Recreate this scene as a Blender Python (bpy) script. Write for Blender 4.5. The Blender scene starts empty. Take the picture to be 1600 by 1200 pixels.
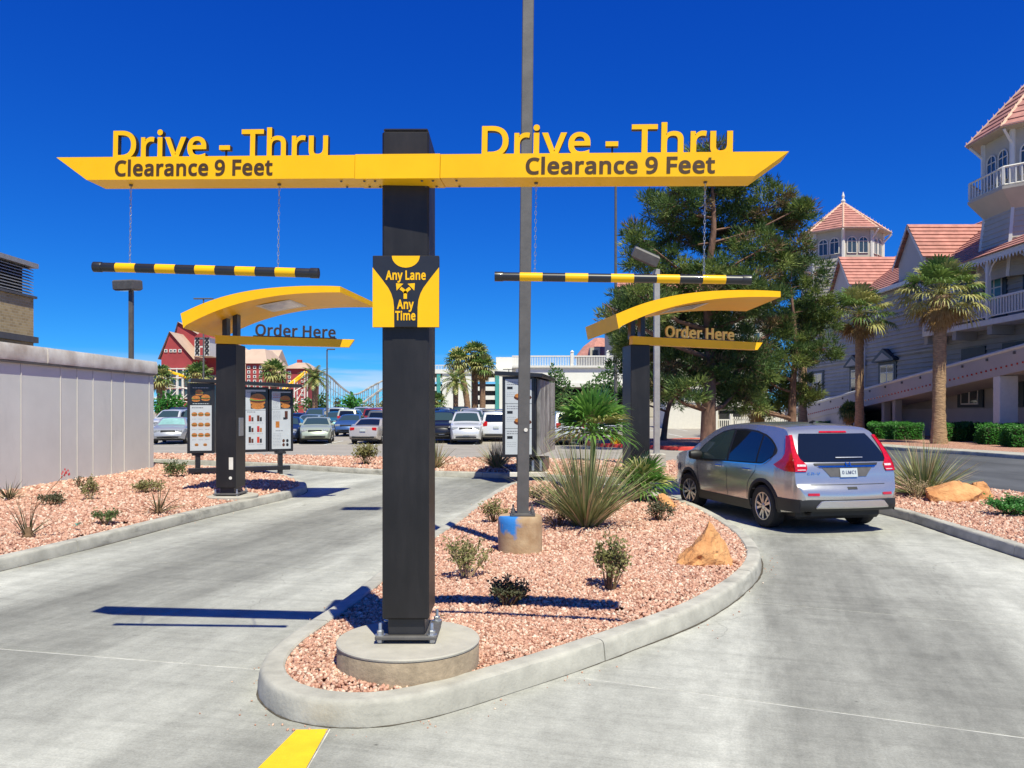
import bpy, math, random
import numpy as np
from mathutils import Vector, Matrix

R = math.radians
scene = bpy.context.scene
col = scene.collection

# ------------------------------------------------------------------ camera
F, CX, CY, H = 1256.0, 800.0, 643.0, 1.81          # focal length and horizon, in photo pixels; eye height in metres
cam_d = bpy.data.cameras.new('camera')
cam_d.sensor_width = 36.0
cam_d.lens = 36.0 * F / 1600.0
cam_d.shift_y = (CY - 600.0) / 1600.0
cam_d.clip_start = 0.05
cam_d.clip_end = 6000
cam = bpy.data.objects.new('camera', cam_d)
cam.location = (0, 0, H)
cam.rotation_euler = (R(90), 0, 0)
col.objects.link(cam)
scene.camera = cam

# ------------------------------------------------------------------ world and sun
SUN = Vector((0.24, -0.58, 1.0)).normalized()       # towards the sun
SUN_EL = math.asin(SUN.z)
SUN_AZ = math.atan2(SUN.x, SUN.y)                   # clockwise from +Y
world = bpy.data.worlds.new('World')
scene.world = world
world.use_nodes = True
nt = world.node_tree
for n in list(nt.nodes):
    nt.nodes.remove(n)
w_out = nt.nodes.new('ShaderNodeOutputWorld')
w_bg = nt.nodes.new('ShaderNodeBackground')
w_sky = nt.nodes.new('ShaderNodeTexSky')
w_sky.sky_type = 'NISHITA'
w_sky.sun_disc = False
w_sky.sun_elevation = SUN_EL
w_sky.sun_rotation = SUN_AZ
w_sky.altitude = 900
w_sky.air_density = 0.6
w_sky.dust_density = 0.0
w_sky.ozone_density = 1.0
# clear, deep blue desert sky: the sky's own colours taken a step deeper
w_sepc = nt.nodes.new('ShaderNodeSeparateColor'); w_hs = nt.nodes.new('ShaderNodeCombineColor')
nt.links.new(w_sky.outputs[0], w_sepc.inputs[0])
for ch, (pw_, k_) in enumerate(((1.7, 2.4), (1.15, 6.5), (0.6, 9.6))):
    a_ = nt.nodes.new('ShaderNodeMath'); a_.operation = 'MULTIPLY'; a_.inputs[1].default_value = 0.1
    b_ = nt.nodes.new('ShaderNodeMath'); b_.operation = 'POWER'; b_.inputs[1].default_value = pw_
    c_ = nt.nodes.new('ShaderNodeMath'); c_.operation = 'MULTIPLY'; c_.inputs[1].default_value = k_
    nt.links.new(w_sepc.outputs[ch], a_.inputs[0]); nt.links.new(a_.outputs[0], b_.inputs[0]); nt.links.new(b_.outputs[0], c_.inputs[0]); nt.links.new(c_.outputs[0], w_hs.inputs[ch])
# thin low clouds along the horizon
w_tc = nt.nodes.new('ShaderNodeTexCoord')
w_map = nt.nodes.new('ShaderNodeMapping')
w_map.inputs['Scale'].default_value = (2.2, 2.2, 26.0)
w_no = nt.nodes.new('ShaderNodeTexNoise')
w_no.inputs['Scale'].default_value = 2.6
w_no.inputs['Detail'].default_value = 6
w_sep = nt.nodes.new('ShaderNodeSeparateXYZ')
w_band = nt.nodes.new('ShaderNodeMapRange')
w_band.inputs['From Min'].default_value = 0.072
w_band.inputs['From Max'].default_value = 0.02
w_thr = nt.nodes.new('ShaderNodeMapRange')
w_thr.inputs['From Min'].default_value = 0.44
w_thr.inputs['From Max'].default_value = 0.62
w_mul = nt.nodes.new('ShaderNodeMath'); w_mul.operation = 'MULTIPLY'
w_m2 = nt.nodes.new('ShaderNodeMath'); w_m2.operation = 'MULTIPLY'; w_m2.inputs[1].default_value = 0.8
w_mix = nt.nodes.new('ShaderNodeMix'); w_mix.data_type = 'RGBA'
w_mix.inputs['B'].default_value = (6.0, 6.6, 7.4, 1)
nt.links.new(w_tc.outputs['Generated'], w_map.inputs[0])
nt.links.new(w_map.outputs[0], w_no.inputs['Vector'])
nt.links.new(w_tc.outputs['Generated'], w_sep.inputs[0])
nt.links.new(w_sep.outputs['Z'], w_band.inputs['Value'])
nt.links.new(w_no.outputs[0], w_thr.inputs['Value'])
nt.links.new(w_band.outputs[0], w_mul.inputs[0])
nt.links.new(w_thr.outputs[0], w_mul.inputs[1])
nt.links.new(w_mul.outputs[0], w_m2.inputs[0])
nt.links.new(w_m2.outputs[0], w_mix.inputs['Factor'])
nt.links.new(w_hs.outputs[0], w_mix.inputs['A'])
nt.links.new(w_mix.outputs['Result'], w_bg.inputs[0])
w_bg.inputs[1].default_value = 0.1
nt.links.new(w_bg.outputs[0], w_out.inputs[0])

sun_d = bpy.data.lights.new('sun', 'SUN')
sun_d.energy = 5.0
sun_d.angle = R(0.53)
sun_d.color = (1.0, 0.975, 0.775)
sun = bpy.data.objects.new('sun', sun_d)
sun.rotation_euler = (-SUN).to_track_quat('-Z', 'Y').to_euler()
sun.location = (6, -10, 20)
col.objects.link(sun)

scene.view_settings.view_transform = 'Standard'
scene.view_settings.look = 'None'
scene.view_settings.exposure = 0.3
scene.view_settings.gamma = 1.0
scene.view_settings.use_curve_mapping = False

# ------------------------------------------------------------------ helpers
def g(u, v, z=0.0):
    "place on the level plane z that was measured at photo pixel (u, v)"
    Y = (H - z) * F / (v - CY)
    return Vector(((u - CX) / F * Y, Y, z))

def at(u, v, Y):
    "point at depth Y that was measured at photo pixel (u, v)"
    return Vector(((u - CX) / F * Y, Y, H + (CY - v) / F * Y))

def lotz(Y):
    "the far lot climbs gently away from the drive"
    return 0.0 if Y < 46 else min((Y - 46) * 0.012, 1.25)

def lerp(a, b, t):
    return a + (b - a) * t

def interp(x, pts):
    if x <= pts[0][0]: return pts[0][1]
    for (x0, y0), (x1, y1) in zip(pts, pts[1:]):
        if x <= x1:
            return y0 + (y1 - y0) * (x - x0) / (x1 - x0 + 1e-12)
    return pts[-1][1]

def smooth_line(pts, closed=False, sub=6):
    "Catmull-Rom through 2D or 3D points"
    P = [Vector(p) for p in pts]; n = len(P); out = []
    rng = range(n) if closed else range(n - 1)
    for i in rng:
        p1, p2 = P[i], P[(i + 1) % n]
        p0 = P[i - 1] if (closed or i > 0) else p1
        p3 = P[(i + 2) % n] if (closed or i + 2 < n) else p2
        for k in range(sub):
            t = k / sub
            out.append(0.5 * ((2 * p1) + (p2 - p0) * t + (2 * p0 - 5 * p1 + 4 * p2 - p3) * t * t + (3 * p1 - p0 - 3 * p2 + p3) * t ** 3))
    if not closed: out.append(P[-1])
    return out

ORG = {}
def org(o): return ORG.get(o.name, Vector((0, 0, 0)))

class MB:
    def __init__(s): s.v = []; s.f = []; s.m = []
    def add(s, vs, fs, m=0):
        b = len(s.v); s.v.extend([tuple(p) for p in vs])
        for k, f in enumerate(fs):
            s.f.append(tuple(i + b for i in f)); s.m.append(m if isinstance(m, int) else m[k])
        return s
    def poly(s, pts, m=0):
        return s.add(pts, [tuple(range(len(pts)))], m)
    def box(s, x0, x1, y0, y1, z0, z1, m=0, M=None):
        vs = [Vector((x, y, z)) for z in (z0, z1) for y in (y0, y1) for x in (x0, x1)]
        if M: vs = [M @ p for p in vs]
        return s.add(vs, [(0, 2, 3, 1), (4, 5, 7, 6), (0, 1, 5, 4), (2, 6, 7, 3), (0, 4, 6, 2), (1, 3, 7, 5)], m)
    def cbox(s, x0, x1, y0, y1, z0, z1, c=0.01, m=0, M=None):
        "box with chamfered edges"
        X, Y, Z = (x0, x1), (y0, y1), (z0, z1); vs = []; idx = {}
        for i in (0, 1):
            for j in (0, 1):
                for k in (0, 1):
                    sx, sy, sz = (1 - 2 * i) * c, (1 - 2 * j) * c, (1 - 2 * k) * c
                    for a, p in enumerate(((X[i], Y[j] + sy, Z[k] + sz), (X[i] + sx, Y[j], Z[k] + sz), (X[i] + sx, Y[j] + sy, Z[k]))):
                        idx[i, j, k, a] = len(vs); vs.append(Vector(p))
        fs = []
        for i in (0, 1):
            q = [idx[i, 0, 0, 0], idx[i, 1, 0, 0], idx[i, 1, 1, 0], idx[i, 0, 1, 0]]; fs.append(q if i else q[::-1])
            q = [idx[0, i, 0, 1], idx[1, i, 0, 1], idx[1, i, 1, 1], idx[0, i, 1, 1]]; fs.append(q[::-1] if i else q)
            q = [idx[0, 0, i, 2], idx[1, 0, i, 2], idx[1, 1, i, 2], idx[0, 1, i, 2]]; fs.append(q if i else q[::-1])
        for i in (0, 1):
            for j in (0, 1):
                fs.append([idx[i, j, 0, 0], idx[i, j, 0, 1], idx[i, j, 1, 1], idx[i, j, 1, 0]])
                fs.append([idx[i, 0, j, 0], idx[i, 0, j, 2], idx[i, 1, j, 2], idx[i, 1, j, 0]])
                fs.append([idx[0, i, j, 1], idx[0, i, j, 2], idx[1, i, j, 2], idx[1, i, j, 1]])
                for k in (0, 1):
                    fs.append([idx[i, j, k, 0], idx[i, j, k, 1], idx[i, j, k, 2]])
        if M: vs = [M @ p for p in vs]
        c0 = sum(vs, Vector()) / len(vs); out = []
        for f in fs:
            n = (vs[f[1]] - vs[f[0]]).cross(vs[f[2]] - vs[f[0]])
            out.append(tuple(f) if n.dot(vs[f[0]] + vs[f[2]] - 2 * c0) > 0 else tuple(f[::-1]))
        return s.add(vs, out, m)
    def prism(s, poly, z0, z1, m=0, M=None, mt=None):
        n = len(poly)
        a = sum(poly[i][0] * poly[(i + 1) % n][1] - poly[(i + 1) % n][0] * poly[i][1] for i in range(n))
        if a < 0: poly = poly[::-1]
        vs = [Vector((p[0], p[1], z0)) for p in poly] + [Vector((p[0], p[1], z1)) for p in poly]
        if M: vs = [M @ p for p in vs]
        fs = [tuple(range(n))[::-1], tuple(range(n, 2 * n))] + [(i, (i + 1) % n, n + (i + 1) % n, n + i) for i in range(n)]
        return s.add(vs, fs, [m, m if mt is None else mt] + [m] * n)
    def loft(s, rings, closed=True, cap=False, m=0, loop=False):
        n = len(rings[0]); vs = [p for r in rings for p in r]; fs = []
        k = n if closed else n - 1
        rr = len(rings) if loop else len(rings) - 1
        for i in range(rr):
            a, b = i * n, ((i + 1) % len(rings)) * n
            for j in range(k):
                fs.append((a + j, a + (j + 1) % n, b + (j + 1) % n, b + j))
        if cap:
            fs.append(tuple(range(n))[::-1]); fs.append(tuple(range((len(rings) - 1) * n, len(rings) * n)))
        return s.add(vs, fs, m)
    def tube(s, pts, r, n=8, m=0, cap=True):
        P = [Vector(p) for p in pts]
        if not isinstance(r, (list, tuple)): r = [r] * len(P)
        rings = []; up = None
        for i, p in enumerate(P):
            d = (P[min(i + 1, len(P) - 1)] - P[max(i - 1, 0)]).normalized()
            if up is None:
                up = Vector((0, 0, 1)) if abs(d.z) < 0.9 else Vector((1, 0, 0))
            a = up.cross(d)
            a = a.normalized() if a.length > 1e-6 else Vector((1, 0, 0))
            b = d.cross(a).normalized(); up = b
            rings.append([p + a * (math.cos(2 * math.pi * j / n) * r[i]) + b * (math.sin(2 * math.pi * j / n) * r[i]) for j in range(n)])
        return s.loft(rings, True, cap, m)
    def lathe(s, prof, n=24, c=(0, 0, 0), m=0, M=None, cap=True):
        c = Vector(c); rings = []
        for r, z in prof:
            ring = [c + Vector((math.cos(2 * math.pi * j / n) * r, math.sin(2 * math.pi * j / n) * r, z)) for j in range(n)]
            rings.append([M @ p for p in ring] if M else ring)
        return s.loft(rings, True, cap, m)
    def steps(s, A, B, C, D, n, d, m=0, ml=None, jit=0.0):
        "lapped courses (clapboards, tiles) over a quad A B (bottom) C D (top)"
        A, B, C, D = map(Vector, (A, B, C, D))
        nr = (B - A).cross((D + C) * 0.5 - A).normalized() * d
        for i in range(n):
            t0, t1 = i / n, (i + 1) / n
            a, b = A.lerp(D, t0), B.lerp(C, t0); c, e = B.lerp(C, t1), A.lerp(D, t1)
            s.add([a, b, b + nr, a + nr, c, e], [(0, 1, 2, 3), (3, 2, 4, 5)], [m if ml is None else ml, m])
        return s
    def build(s, name, mats, parent=None, smooth=None, world=True, kind=None):
        me = bpy.data.meshes.new(name)
        o_ = org(parent) if (parent is not None and world) else Vector((0, 0, 0))
        vs = [(p[0] - o_.x, p[1] - o_.y, p[2] - o_.z) for p in s.v]
        me.from_pydata(vs, [], s.f)
        if not isinstance(mats, (list, tuple)): mats = [mats]
        for mm in mats: me.materials.append(mm)
        me.polygons.foreach_set('material_index', s.m)
        if smooth is not None:
            me.polygons.foreach_set('use_smooth', [True] * len(s.f))
            me.set_sharp_from_angle(angle=R(smooth))
        me.update()
        o = bpy.data.objects.new(name, me); col.objects.link(o)
        if parent is not None:
            o.parent = parent; ORG[o.name] = org(parent)
        if kind: o['kind'] = kind
        return o

def tag(o, label, cat, group=None):
    o['label'] = label; o['category'] = cat
    if group: o['group'] = group
    return o

def thing(name, label, cat, loc=(0, 0, 0), rotz=0.0, group=None):
    o = bpy.data.objects.new(name, None); col.objects.link(o)
    o.empty_display_size = 0.2
    o.location = loc; o.rotation_euler = (0, 0, rotz)
    ORG[o.name] = Vector(loc)
    return tag(o, label, cat, group)

def setting(name, loc=(0, 0, 0)):
    o = bpy.data.objects.new(name, None); col.objects.link(o)
    o.location = loc; ORG[o.name] = Vector(loc); o['kind'] = 'structure'
    return o

def piece(name, mesh, parent, M=None):
    "one more object that shares mesh data"
    o = bpy.data.objects.new(name, mesh); col.objects.link(o); o.parent = parent
    if M is not None: o.matrix_local = M
    ORG[o.name] = org(parent)
    return o

def copy_tree(o, parent=None):
    c = o.copy(); col.objects.link(c); c.parent = parent
    ORG[c.name] = org(o)
    for ch in list(o.children): copy_tree(ch, c)
    return c

def T(x=0, y=0, z=0): return Matrix.Translation((x, y, z))
def RZ(a): return Matrix.Rotation(a, 4, 'Z')
def RX(a): return Matrix.Rotation(a, 4, 'X')
def RY(a): return Matrix.Rotation(a, 4, 'Y')

from mathutils.geometry import tessellate_polygon
# outlines of the sans-serif capitals and small letters on the signs, in thousandths of the type size
GLYPH = {
    'D': (585, [[536,292,533,231,521,177,501,131,474,91,439,58,399,33,351,15,297,4,237,0,78,0,78,573,254,573,309,569,359,558,404,540,443,516,476,484,502,446,521,401,533,350],[460,289,457,337,449,379,435,415,416,444,391,469,361,487,327,500,287,508,244,511,150,511,150,62,228,62,299,68,357,87,402,119,434,164,454,220]]),
    'r': (331, [[269,438,277,438,286,437,295,437,304,436,312,435,319,433,310,368,303,370,296,371,287,372,279,373,271,374,264,374,248,373,232,369,217,363,202,355,189,346,176,334,166,321,156,305,149,289,143,270,140,251,139,229,139,0,68,0,68,430,126,430,134,351,137,351,147,367,158,381,170,395,183,407,198,418,214,426,231,433,249,437]]),
    'i': (207, [[139,430,139,0,68,0,68,430],[104,591,115,590,124,586,133,580,140,572,144,560,145,546,144,532,140,521,133,512,124,506,115,502,104,501,93,502,83,506,75,512,68,521,64,532,63,546,64,560,68,572,75,580,83,586,93,590]]),
    'v': (407, [[163,0,0,430,75,430,167,176,171,164,176,151,180,137,185,123,189,109,193,96,197,83,199,72,201,63,204,63,207,72,210,84,214,96,218,110,222,124,227,138,232,152,237,165,241,176,332,430,407,430,244,0]]),
    'e': (452, [[234,438,269,435,301,427,329,414,354,396,374,373,390,346,402,315,409,281,411,244,411,201,117,201,122,157,134,119,154,90,181,69,215,56,254,52,280,53,305,56,327,60,348,66,370,73,392,82,392,20,370,11,349,4,327,-1,304,-5,279,-7,251,-8,212,-5,176,3,143,17,114,36,90,61,70,91,56,126,47,167,44,212,47,257,55,297,68,333,86,364,108,390,134,411,164,426,198,435],[233,380,202,377,175,366,154,348,137,323,125,293,119,257,338,257,336,281,333,302,326,322,318,338,306,353,292,364,276,373,256,378]]),
    '-': (258, [[32,184,32,246,226,246,226,184]]),
    'T': (446, [[259,0,187,0,187,509,8,509,8,573,437,573,437,509,259,509]]),
    'h': (496, [[139,431,139,420,138,410,138,399,137,389,136,379,135,370,140,370,149,385,161,397,174,407,188,416,204,424,221,429,238,434,255,436,273,437,306,435,335,430,360,421,382,408,399,391,413,370,423,344,429,314,431,280,431,0,361,0,361,275,358,307,351,333,338,353,319,367,295,376,265,379,235,377,210,370,189,360,173,347,160,329,150,308,144,283,140,254,139,222,139,0,68,0,68,609,139,609]]),
    'u': (496, [[427,430,427,0,370,0,359,57,356,57,346,43,334,31,321,20,306,11,290,4,273,-1,256,-5,238,-7,220,-8,187,-6,159,-1,134,8,112,21,95,38,81,59,71,85,65,114,63,148,63,430,135,430,135,153,137,122,145,96,158,76,176,62,200,53,230,51,260,53,285,59,306,69,323,82,336,100,345,121,352,146,356,175,357,206,357,430]]),
    'C': (507, [[323,517,294,516,266,510,241,502,217,490,196,474,178,456,162,434,149,410,139,383,131,353,127,321,125,286,128,241,135,200,147,164,164,132,186,105,213,83,244,68,281,58,322,55,347,56,371,58,394,62,416,66,438,72,460,78,460,15,438,8,416,2,393,-2,369,-6,342,-7,312,-8,257,-4,208,8,166,28,130,56,101,90,78,131,62,178,52,230,49,287,51,329,57,369,67,406,81,440,99,471,120,499,145,523,174,543,206,559,242,571,281,578,324,581,353,580,381,577,409,572,435,565,460,557,482,547,453,486,435,494,415,501,394,508,372,513,348,516]]),
    'l': (207, [[139,0,68,0,68,609,139,609]]),
    'a': (450, [[231,437,279,433,318,422,347,403,368,375,381,338,385,293,385,0,334,0,320,61,317,61,304,46,292,33,279,22,265,13,250,5,234,-1,216,-5,195,-7,172,-8,148,-7,124,-2,103,6,84,16,68,30,55,48,45,68,39,92,37,119,43,159,59,192,87,219,127,238,179,251,243,257,316,259,316,285,313,317,306,342,293,359,275,371,253,378,227,380,205,379,183,376,163,370,143,363,124,355,106,347,84,400,104,410,126,419,151,426,177,432,204,436],[252,208,204,203,167,195,141,182,124,165,113,144,110,119,112,97,120,79,132,66,148,56,167,51,188,49,223,52,253,62,279,79,299,103,311,134,315,172,315,210]]),
    'n': (496, [[275,438,322,434,361,421,391,401,413,371,426,330,431,280,431,0,361,0,361,275,358,307,351,333,338,353,319,367,295,376,265,379,222,374,189,361,166,338,151,308,142,269,139,223,139,0,68,0,68,430,125,430,136,371,140,371,150,385,162,398,175,409,190,418,206,425,222,431,239,435,257,437]]),
    'c': (385, [[241,-8,204,-5,170,2,139,15,112,34,88,58,69,87,55,123,47,165,44,213,47,262,56,305,71,342,90,372,114,396,142,415,174,428,208,435,245,438,267,437,288,435,309,431,328,426,344,421,358,415,337,356,323,361,308,365,292,370,275,373,259,375,244,376,217,374,193,368,172,358,155,343,141,325,131,303,123,277,119,247,117,213,119,181,123,152,131,126,141,104,155,86,172,71,191,61,214,55,240,53,262,54,283,56,302,60,319,65,336,71,351,78,351,15,336,8,320,3,304,-2,285,-5,264,-7]]),
    '9': (459, [[417,328,416,295,414,263,410,231,405,199,397,168,387,139,374,112,358,86,340,63,318,42,293,25,265,11,232,0,195,-6,154,-8,143,-8,130,-7,117,-6,103,-4,92,-2,82,0,82,60,92,57,103,55,115,53,128,51,140,50,152,50,188,52,218,58,245,68,268,82,287,99,303,118,316,141,327,165,334,192,340,221,344,250,346,281,341,281,332,269,322,258,310,247,297,238,282,230,266,223,247,218,227,215,204,214,173,216,144,223,118,235,95,250,76,270,61,294,49,321,42,352,40,387,43,426,50,460,63,491,80,517,101,540,127,557,156,570,188,578,223,581,250,579,275,574,299,565,322,553,342,537,361,518,377,495,391,469,402,439,410,406,415,369],[223,521,192,518,165,507,142,488,124,463,113,429,110,388,113,354,122,325,137,301,158,284,186,273,220,269,244,271,266,276,286,285,304,296,318,310,330,325,339,341,344,358,346,374,345,392,342,409,338,426,332,443,324,459,315,474,304,487,291,499,277,508,260,516,242,520]]),
    'F': (416, [[150,0,78,0,78,573,398,573,398,509,150,509,150,306,383,306,383,243,150,243]]),
    't': (289, [[212,50,222,50,233,51,245,53,255,54,264,56,272,59,272,5,263,1,253,-2,240,-4,226,-6,213,-8,200,-8,178,-7,157,-3,138,4,120,13,104,27,91,44,82,66,76,93,74,125,74,375,13,375,13,409,75,437,103,528,144,528,144,430,269,430,269,375,144,375,144,127,146,103,153,83,163,69,177,58,193,52]]),
    'O': (626, [[577,287,576,244,570,204,561,166,547,132,531,101,510,73,486,49,459,29,428,13,393,1,355,-6,314,-8,271,-6,232,1,196,13,165,29,138,49,114,73,94,101,78,132,65,167,56,204,51,245,49,288,52,344,62,396,78,442,100,482,130,517,166,545,208,565,258,577,314,581,369,577,417,565,459,545,495,517,524,483,547,442,564,396,574,344],[125,287,127,241,134,200,145,163,161,131,182,104,207,83,238,67,273,58,314,55,354,58,390,67,420,83,445,104,465,131,481,163,492,200,499,241,501,287,496,354,481,411,456,457,421,491,373,511,314,518,274,515,238,506,207,490,182,469,161,443,145,411,134,374,127,333]]),
    'd': (493, [[221,-8,171,-2,128,17,92,48,65,91,49,146,44,214,49,282,66,338,93,381,128,413,171,432,221,438,243,437,262,434,280,429,296,423,310,416,323,407,335,397,345,386,354,374,359,374,359,383,358,393,356,405,355,418,355,429,354,438,354,609,425,609,425,0,368,0,358,58,354,58,345,46,335,35,323,24,310,15,296,7,279,1,262,-4,242,-7],[232,51,273,55,305,67,328,88,343,117,352,154,355,200,355,213,352,263,343,304,329,336,306,360,274,375,231,379,196,374,168,359,146,334,130,300,120,260,117,213,120,165,130,125,146,93,168,69,197,55]]),
    'H': (594, [[516,0,443,0,443,267,150,267,150,0,78,0,78,573,150,573,150,330,443,330,443,573,516,573]]),
    'A': (512, [[437,0,368,177,141,177,73,0,0,0,224,575,289,575,512,0],[282,415,280,420,278,428,274,438,271,449,267,461,263,473,260,484,257,493,255,500,252,490,249,479,247,468,244,457,241,447,238,438,235,429,232,421,230,415,165,241,346,241]]),
    'y': (409, [[1,430,76,430,169,185,174,171,179,157,184,144,188,130,193,117,196,105,200,92,203,80,205,68,209,68,212,83,217,100,224,121,231,142,238,164,245,186,333,430,409,430,224,-59,213,-85,201,-108,188,-130,173,-148,157,-164,138,-176,117,-185,94,-191,67,-192,55,-192,44,-192,34,-190,25,-189,16,-188,9,-186,9,-130,15,-131,22,-132,30,-133,38,-134,47,-135,56,-135,72,-134,86,-131,99,-126,110,-118,121,-110,130,-99,138,-87,145,-73,152,-59,174,-2]]),
    'L': (420, [[78,0,78,573,150,573,150,64,400,64,400,0]]),
    'm': (750, [[540,438,584,434,621,421,649,401,669,371,681,330,685,280,685,0,615,0,615,277,613,308,606,333,594,353,577,367,555,376,528,379,490,374,460,362,438,342,423,315,414,280,411,237,411,0,342,0,342,277,341,298,337,317,332,333,325,347,315,359,303,367,289,374,272,377,253,379,227,377,204,370,185,360,170,347,158,329,150,308,144,283,140,255,139,223,139,0,68,0,68,430,125,430,136,371,140,371,149,385,160,398,173,409,186,418,201,425,217,431,233,435,249,437,266,438,298,436,325,430,349,420,369,406,386,388,398,366,402,366,418,388,438,406,461,420,486,430,512,436]]),
    '0': (459, [[419,287,418,242,415,201,409,163,401,128,390,97,376,70,359,47,339,27,316,12,290,1,261,-6,229,-8,188,-4,153,8,122,27,97,54,76,88,60,129,48,176,42,229,39,287,41,346,48,399,58,446,73,486,93,520,119,547,149,566,186,578,229,581,269,578,304,566,335,547,361,520,382,486,399,446,410,399,417,346],[110,287,111,238,115,194,121,156,131,125,143,98,159,78,178,64,202,55,229,52,256,55,279,64,298,78,314,98,326,124,336,156,343,194,347,238,348,287,347,336,343,380,336,417,326,449,314,475,298,495,279,510,256,518,229,521,202,518,178,510,159,495,143,475,131,449,121,417,115,380,111,336]]),
    'M': (727, [[330,0,142,502,139,502,140,490,141,477,142,461,142,444,143,426,144,407,144,387,144,367,144,347,144,0,78,0,78,573,184,573,361,103,364,103,544,573,650,573,650,0,578,0,578,352,578,371,579,389,579,408,580,426,580,443,581,460,582,475,583,489,584,501,581,501,390,0]]),
    '1': (459, [[285,0,216,0,216,400,216,415,216,428,216,439,216,450,217,460,217,470,218,479,218,489,219,499,211,491,203,483,196,477,188,471,179,463,169,455,108,405,71,452,226,573,285,573]]),
    'R': (499, [[236,573,281,571,320,565,353,555,381,540,404,522,422,500,434,474,442,444,444,410,442,381,437,356,427,334,415,315,401,298,385,285,367,274,349,264,330,257,487,0,403,0,264,237,150,237,150,0,78,0,78,573],[232,510,150,510,150,298,236,298,278,301,312,310,338,325,355,347,366,374,370,407,368,430,363,450,355,467,343,480,328,491,310,500,287,505,261,509]]),
    'V': (481, [[481,573,277,0,204,0,0,573,75,573,204,205,210,190,215,175,220,160,224,146,228,132,231,119,235,106,238,93,241,80,243,93,246,106,250,119,253,133,257,147,262,161,267,176,271,191,277,207,405,573]]),
    'B': (521, [[241,573,307,569,361,558,404,541,434,515,453,478,459,431,457,409,453,389,446,371,437,354,424,340,409,328,392,317,372,309,350,304,350,300,373,295,395,288,415,279,433,267,448,253,461,236,470,215,476,191,478,163,475,130,467,100,454,74,436,52,413,33,385,19,354,8,318,2,279,0,78,0,78,573],[256,329,300,331,334,339,357,352,372,371,381,394,384,423,380,451,369,474,351,490,324,502,289,509,245,511,150,511,150,329],[150,269,150,61,265,61,311,64,346,74,371,91,388,112,398,138,401,168,399,188,395,205,388,221,377,235,362,247,344,256,321,263,293,267,260,269]]),
}

def ring_area(p): return 0.5 * sum(p[i - 1][0] * p[i][1] - p[i][0] * p[i - 1][1] for i in range(len(p)))
def ring_grow(p, e):
    "move every edge of a ring outwards by e (inwards for e < 0)"
    s = 1 if ring_area(p) > 0 else -1; n = len(p); out = []
    for i in range(n):
        a, b, c = Vector(p[i - 1]), Vector(p[i]), Vector(p[(i + 1) % n])
        d1, d2 = (b - a).normalized(), (c - b).normalized()
        n1, n2 = Vector((d1.y, -d1.x)) * s, Vector((d2.y, -d2.x)) * s
        k = n1 + n2
        k = k / max(k.dot(n1), 0.45) if k.length > 1e-6 else n1
        out.append((b.x + k.x * e, b.y + k.y * e))
    return out
def in_ring(q, p):
    r = False; j = len(p) - 1
    for i in range(len(p)):
        if (p[i][1] > q[1]) != (p[j][1] > q[1]) and q[0] < (p[j][0] - p[i][0]) * (q[1] - p[i][1]) / (p[j][1] - p[i][1]) + p[i][0]: r = not r
        j = i
    return r
def text_mb(txt, width=None, cap=None, extrude=0.0, offset=0.0, spacing=1.0):
    "lettering as faces in the x-z plane, left edge at x=0, baseline z=0, front towards -y; (verts, faces) per character"
    x = 0.0; chars = []
    for ch in txt:
        if ch == ' ':
            x += 0.21 * spacing; continue
        adv, loops = GLYPH[ch]
        rings = [[(l[k] / 1000 + x, l[k + 1] / 1000) for k in range(0, len(l), 2)] for l in loops]
        big = max(rings, key=lambda r: abs(ring_area(r))); sg_ = 1 if ring_area(big) > 0 else -1
        outs = [r for r in rings if ring_area(r) * sg_ > 0]; holes = [r for r in rings if ring_area(r) * sg_ < 0]
        shapes = []
        for r in outs: shapes.append([ring_grow(r, offset)] + [ring_grow(h, -offset) for h in holes if in_ring(h[0], r)])
        chars.append(shapes); x += (adv / 1000 + offset * 1.2) * spacing
    xs = [p[0] for c in chars for s in c for r in s for p in r]; x0, x1 = min(xs), max(xs)
    capz = 0.573 + offset
    sz = (cap / capz) if cap else (width / (x1 - x0)); sx = (width / (x1 - x0)) if width else sz
    out = []
    for c in chars:
        V, Fc = [], []
        for k, s in enumerate(c):
            d = 0.0005 * k
            flat = [Vector(((p[0] - x0) * sx, 0, p[1] * sz)) for r in s for p in r]
            tris = tessellate_polygon([[Vector((p[0], p[1], 0)) for p in r] for r in s])
            b = len(V)
            if not extrude:
                V += [v + Vector((0, -d, 0)) for v in flat]
                for t in tris:
                    n = (flat[t[1]] - flat[t[0]]).cross(flat[t[2]] - flat[t[0]])
                    Fc.append(tuple(i + b for i in (t if n.y < 0 else t[::-1])))
            else:
                n_ = len(flat)
                V += [v + Vector((0, -extrude - d, 0)) for v in flat] + [v + Vector((0, extrude + d, 0)) for v in flat]
                for t in tris:
                    n = (flat[t[1]] - flat[t[0]]).cross(flat[t[2]] - flat[t[0]])
                    if n.y > 0: t = t[::-1]
                    Fc.append(tuple(i + b for i in t)); Fc.append(tuple(i + b + n_ for i in t[::-1]))
                o = b
                for r in s:
                    m_ = len(r); cw = ring_area(r) > 0
                    for i in range(m_):
                        j = (i + 1) % m_; q = (o + i, o + j, o + n_ + j, o + n_ + i)
                        Fc.append(q[::-1] if cw else q)
                    o += m_
        out.append((V, Fc))
    return out

# ------------------------------------------------------------------ materials
def nodes_of(name):
    m = bpy.data.materials.new(name); m.use_nodes = True
    t = m.node_tree
    return m, t, t.nodes['Principled BSDF'], t.nodes.new, t.links.new

def rgb(c, k=1.0): return (min(c[0] * k, 1), min(c[1] * k, 1), min(c[2] * k, 1), 1)

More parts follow.
